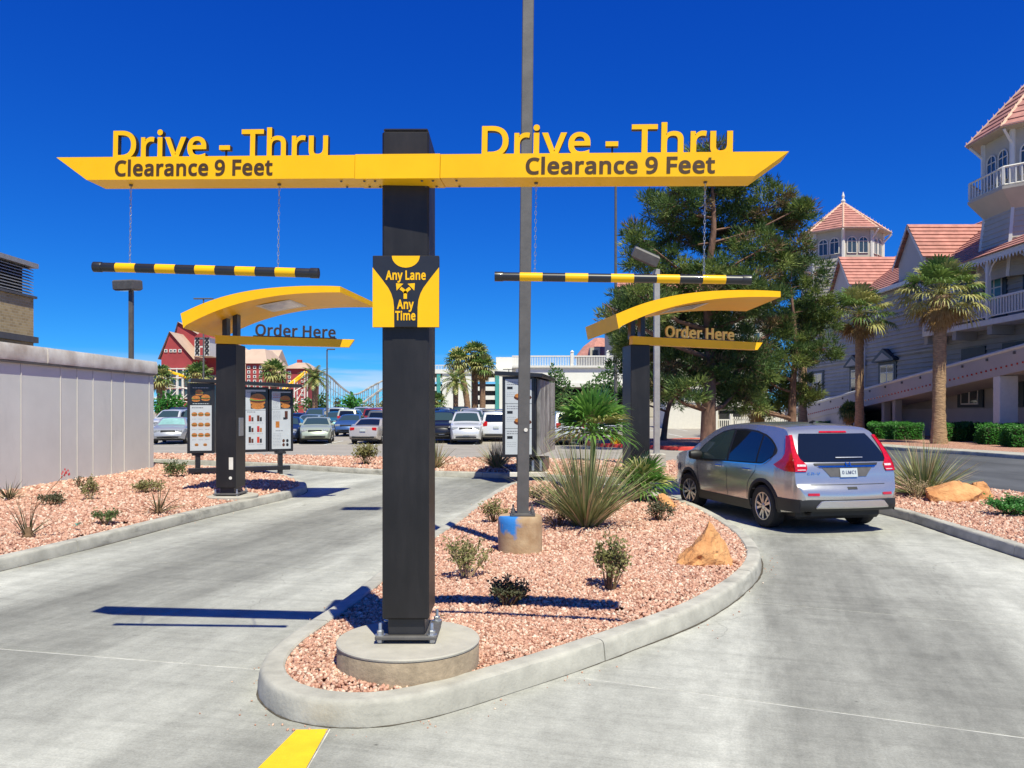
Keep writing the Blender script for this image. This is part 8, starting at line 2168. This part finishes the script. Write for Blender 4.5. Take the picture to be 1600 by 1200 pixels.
for r_ in range(5):
    for k in range(11):
        m = MB(); far_box(m, 978 + k * 20, 987 + k * 20, 466 + r_ * 18, 477 + r_ * 18, 124.95, .1); m.build('window', M_['glass'], hb)

# red hotel with roller coaster
M_['barn_red'] = pm('barn_red', (0.34, 0.045, 0.05), 0.8, var=0.12, scale=.3)
M_['barn_roof'] = pm('tan_roof', (0.53, 0.38, 0.29), 0.85, var=0.12, scale=.2)
rh = thing('red_hotel', 'dark red barn-style hotel with tan roofs and white windows beyond the car park', 'building', (-90, 255, 1.2))
Yh = 255
def P3(u, v, Y=Yh): return at(u, v, Y)
def gable_block(u0, u1, vb, ve, vr, Y, d, ridge_x=False, name='wing', um=None):
    "walls to eave ve, roof ridge at vr; gable faces the camera unless ridge_x"
    a = pxbox(u0, u1, ve, vb, Y, d); m = MB(); m.box(a[0], a[1], a[2], a[3], 0.5, a[5]); w = m.build(name, M_['barn_red'], rh)
    zr_ = P3(0, vr, Y).z; xm = (a[0] + a[1]) / 2 if um is None else sX(um, Y)
    m = MB(); o = .8
    if ridge_x:
        m.add([(a[0] - o, Y - o, a[5]), (a[1] + o, Y - o, a[5]), (a[1] + o, Y + d + o, a[5]), (a[0] - o, Y + d + o, a[5]), (a[0] - o, Y + d / 2, zr_), (a[1] + o, Y + d / 2, zr_)], [(0, 1, 5, 4), (2, 3, 4, 5), (1, 2, 5), (3, 0, 4)])
    else:
        m.add([(a[0] - o, Y - o, a[5] - .3), (xm, Y - o, zr_), (a[1] + o, Y - o, a[5] - .3), (a[0] - o, Y + d, a[5] - .3), (xm, Y + d, zr_), (a[1] + o, Y + d, a[5] - .3)], [(0, 1, 4, 3), (1, 2, 5, 4)])
        m2 = MB(); m2.add([(a[0], Y, a[5]), (a[1], Y, a[5]), (xm, Y, zr_ - .4)], [(0, 1, 2)]); m2.build('gable', M_['barn_red'], rh)
    m.build('roof', M_['barn_roof'], rh); return w
def fwin(u, v, s, Y, w=rh):
    m = MB(); a = pxbox(u - s, u + s, v - s, v + s, Y - .25, .25); m.box(*a); f = m.build('window', M_['white'], rh)
    m = MB(); a = pxbox(u - s * .55, u + s * .55, v - s * .55, v + s * .55, Y - .3, .04); m.box(*a); m.build('pane', M_['glass'], f)
gable_block(252, 300, 648, 560, 518, Yh - 2, 30, um=266)
gable_block(270, 345, 648, 545, 503, Yh + 8, 40, um=279)
gable_block(290, 412, 648, 600, 540, Yh + 4, 36, True)
# white timber frame under the left gable
m = MB()
for u in (256, 266, 276, 286, 296): far_box(m, u - .9, u + .9, 575, 645, Yh - 2.6, .4)
for v in (576, 590, 606, 622): far_box(m, 254, 298, v - .8, v + .8, Yh - 2.7, .4)
m.build('timber_frame', M_['white'], rh, kind='stuff')
m = MB()
for u0, u1 in ((258, 264.5), (268, 274.5), (278, 284.5), (288, 294.5)):
    for v0, v1 in ((578, 588), (592, 604), (608, 620)): far_box(m, u0, u1, v0, v1, Yh - 2.2, .1)
m.build('dark_glazing', M_['glass'], rh, kind='stuff')
for u in (259, 267, 273, 281): fwin(u, 548, 2.4, Yh - 2)
# lattice tower
m = MB(); far_box(m, 304, 327, 527, 556, Yh - 3, 10); m.build('lattice_tower', M_['white'], rh)
m = MB(); far_box(m, 311.5, 319.5, 530, 540, Yh - 3.1, .1); far_box(m, 312.5, 318.5, 543, 555, Yh - 3.1, .1); m.build('tower_panel', M_['barn_red'], rh, kind='stuff')
m = MB()
for u in (305.5, 320.5):
    for v in (528, 534.5, 541, 547.5):
        p, q = at(u, v, Yh - 3.15), at(u + 5.5, v + 6.3, Yh - 3.15); r_, s_ = at(u + 5.5, v, Yh - 3.15), at(u, v + 6.3, Yh - 3.15); m.tube([p, q], .22, 4); m.tube([r_, s_], .22, 4)
m.build('lattice', M_['dark'], rh, kind='stuff')
m = MB(); a, b, c2 = at(303, 527, Yh - 3.5), at(328, 527, Yh - 3.5), at(315.5, 517, Yh - 3.5); m.add([a, b, c2, a + Vector((0, 10, 0)), b + Vector((0, 10, 0)), c2 + Vector((0, 10, 0))], [(0, 1, 2), (0, 2, 5, 3), (1, 4, 5, 2)]); m.build('tower_roof', M_['barn_red'], rh)
m = MB(); a = pxbox(384, 414, 568, 648, Yh - 4, 22); m.box(*a[:4], .5, a[5]); m.build('wing', M_['barn_red'], rh)
m = MB(); zt_ = P3(0, 544, Yh).z; m.loft([[Vector((a[0] - 1, Yh - 5, a[5])), Vector((a[1] + 1, Yh - 5, a[5])), Vector((a[1] + 1, Yh + 19, a[5])), Vector((a[0] - 1, Yh + 19, a[5]))], [Vector((a[0] - 1, Yh + 4, zt_)), Vector((a[1] - 2.5, Yh + 4, zt_)), Vector((a[1] - 2.5, Yh + 12, zt_)), Vector((a[0] - 1, Yh + 12, zt_))]], True, True); m.build('roof', M_['barn_roof'], rh)
for r_ in range(5):
    for k in range(3): fwin(388.5 + k * 9.3, 574 + r_ * 7.2, 2.3, Yh - 4)
gable_block(413, 449, 648, 592, 570, Yh, 24, True)
for k in range(3): fwin(419 + k * 10, 606, 2.3, Yh)
m = MB(); a = pxbox(447, 478, 576, 650, Yh - 8, 16); m.box(*a[:4], .5, a[5]); m.build('tower', M_['barn_red'], rh)
m = MB(); m.loft([[Vector((a[0] - .9, Yh - 9, a[5])), Vector((a[1] + .9, Yh - 9, a[5])), Vector((a[1] + .9, Yh + 9, a[5])), Vector((a[0] - .9, Yh + 9, a[5]))], [Vector((a[0] + 1.6, Yh - 2, a[5] + 2.2)), Vector((a[1] - 1.6, Yh - 2, a[5] + 2.2)), Vector((a[1] - 1.6, Yh + 2, a[5] + 2.2)), Vector((a[0] + 1.6, Yh + 2, a[5] + 2.2))]], True, True); m.build('roof', M_['barn_roof'], rh)
m = MB(); far_box(m, 464, 470, 562, 570, Yh - 1, 2); m.build('cupola', M_['barn_red'], rh)
for r_ in range(8): fwin(452, 582 + r_ * 7.0, 2.3, Yh - 8)
for r_ in range(8): fwin(472, 582 + r_ * 7.0, 1.8, Yh - 8)
# roller coasters
def coaster(name, label, pts, Y, mat, smat, posts, r=.35, gnd=.8):
    t = thing(name, label, 'roller coaster', (sX(pts[0][0], Y), Y, 1.0), 0, 'roller coasters')
    line = smooth_line([at(u, v, Y + k * 2) for k, (u, v) in enumerate(pts)], sub=8)
    for dy in (-1.2, 1.2):
        m = MB(); m.tube([p + Vector((0, dy, 0)) for p in line], r, 6); m.build('track', mat, t, smooth=60)
    m = MB()
    for p in line[::posts]:
        for dy in (-1.5, 1.5): m.tube([Vector((p.x, p.y + dy, gnd)), p + Vector((0, dy, 0))], r * .55, 4, cap=False)
    for i in range(0, len(line) - posts, posts):
        a, b = line[i], line[i + posts]
        for f in (.35, .7): m.tube([Vector((a.x, a.y, lerp(gnd, a.z, f))), Vector((b.x, b.y, lerp(gnd, b.z, f)))], r * .4, 4, cap=False)
        m.tube([Vector((a.x, a.y, lerp(gnd, a.z, .35))), Vector((b.x, b.y, lerp(gnd, b.z, .7)))], r * .3, 4, cap=False)
    m.build('trestle', smat, t, kind='stuff')
coaster('roller_coaster', 'yellow coaster track descending before the red hotel gable', ((225, 570), (250, 576), (275, 584), (300, 593), (330, 606)), 225, M_['track_yellow'] if 'track_yellow' in M_ else M_['yellow'], M_['white'], 6)
coaster('roller_coaster', 'yellow coaster track climbing across the red hotel tower', ((430, 622), (447, 606), (462, 594), (478, 581)), 228, M_['yellow'], M_['white'], 8)
coaster('roller_coaster', 'white trestle roller coaster dipping left of the sign pole', ((484, 583), (500, 580), (515, 588), (530, 602), (545, 613), (556, 616), (568, 611), (582, 603), (600, 594), (625, 584), (650, 596)), 262, M_['pole_grey'], M_['pole_grey'], 4, .2)
coaster('roller_coaster', 'lower white coaster track rising beside the sign pole', ((548, 632), (565, 630), (580, 620), (600, 606), (625, 600)), 240, M_['pole_grey'], M_['pole_grey'], 5, .22)
# far buildings' green belt
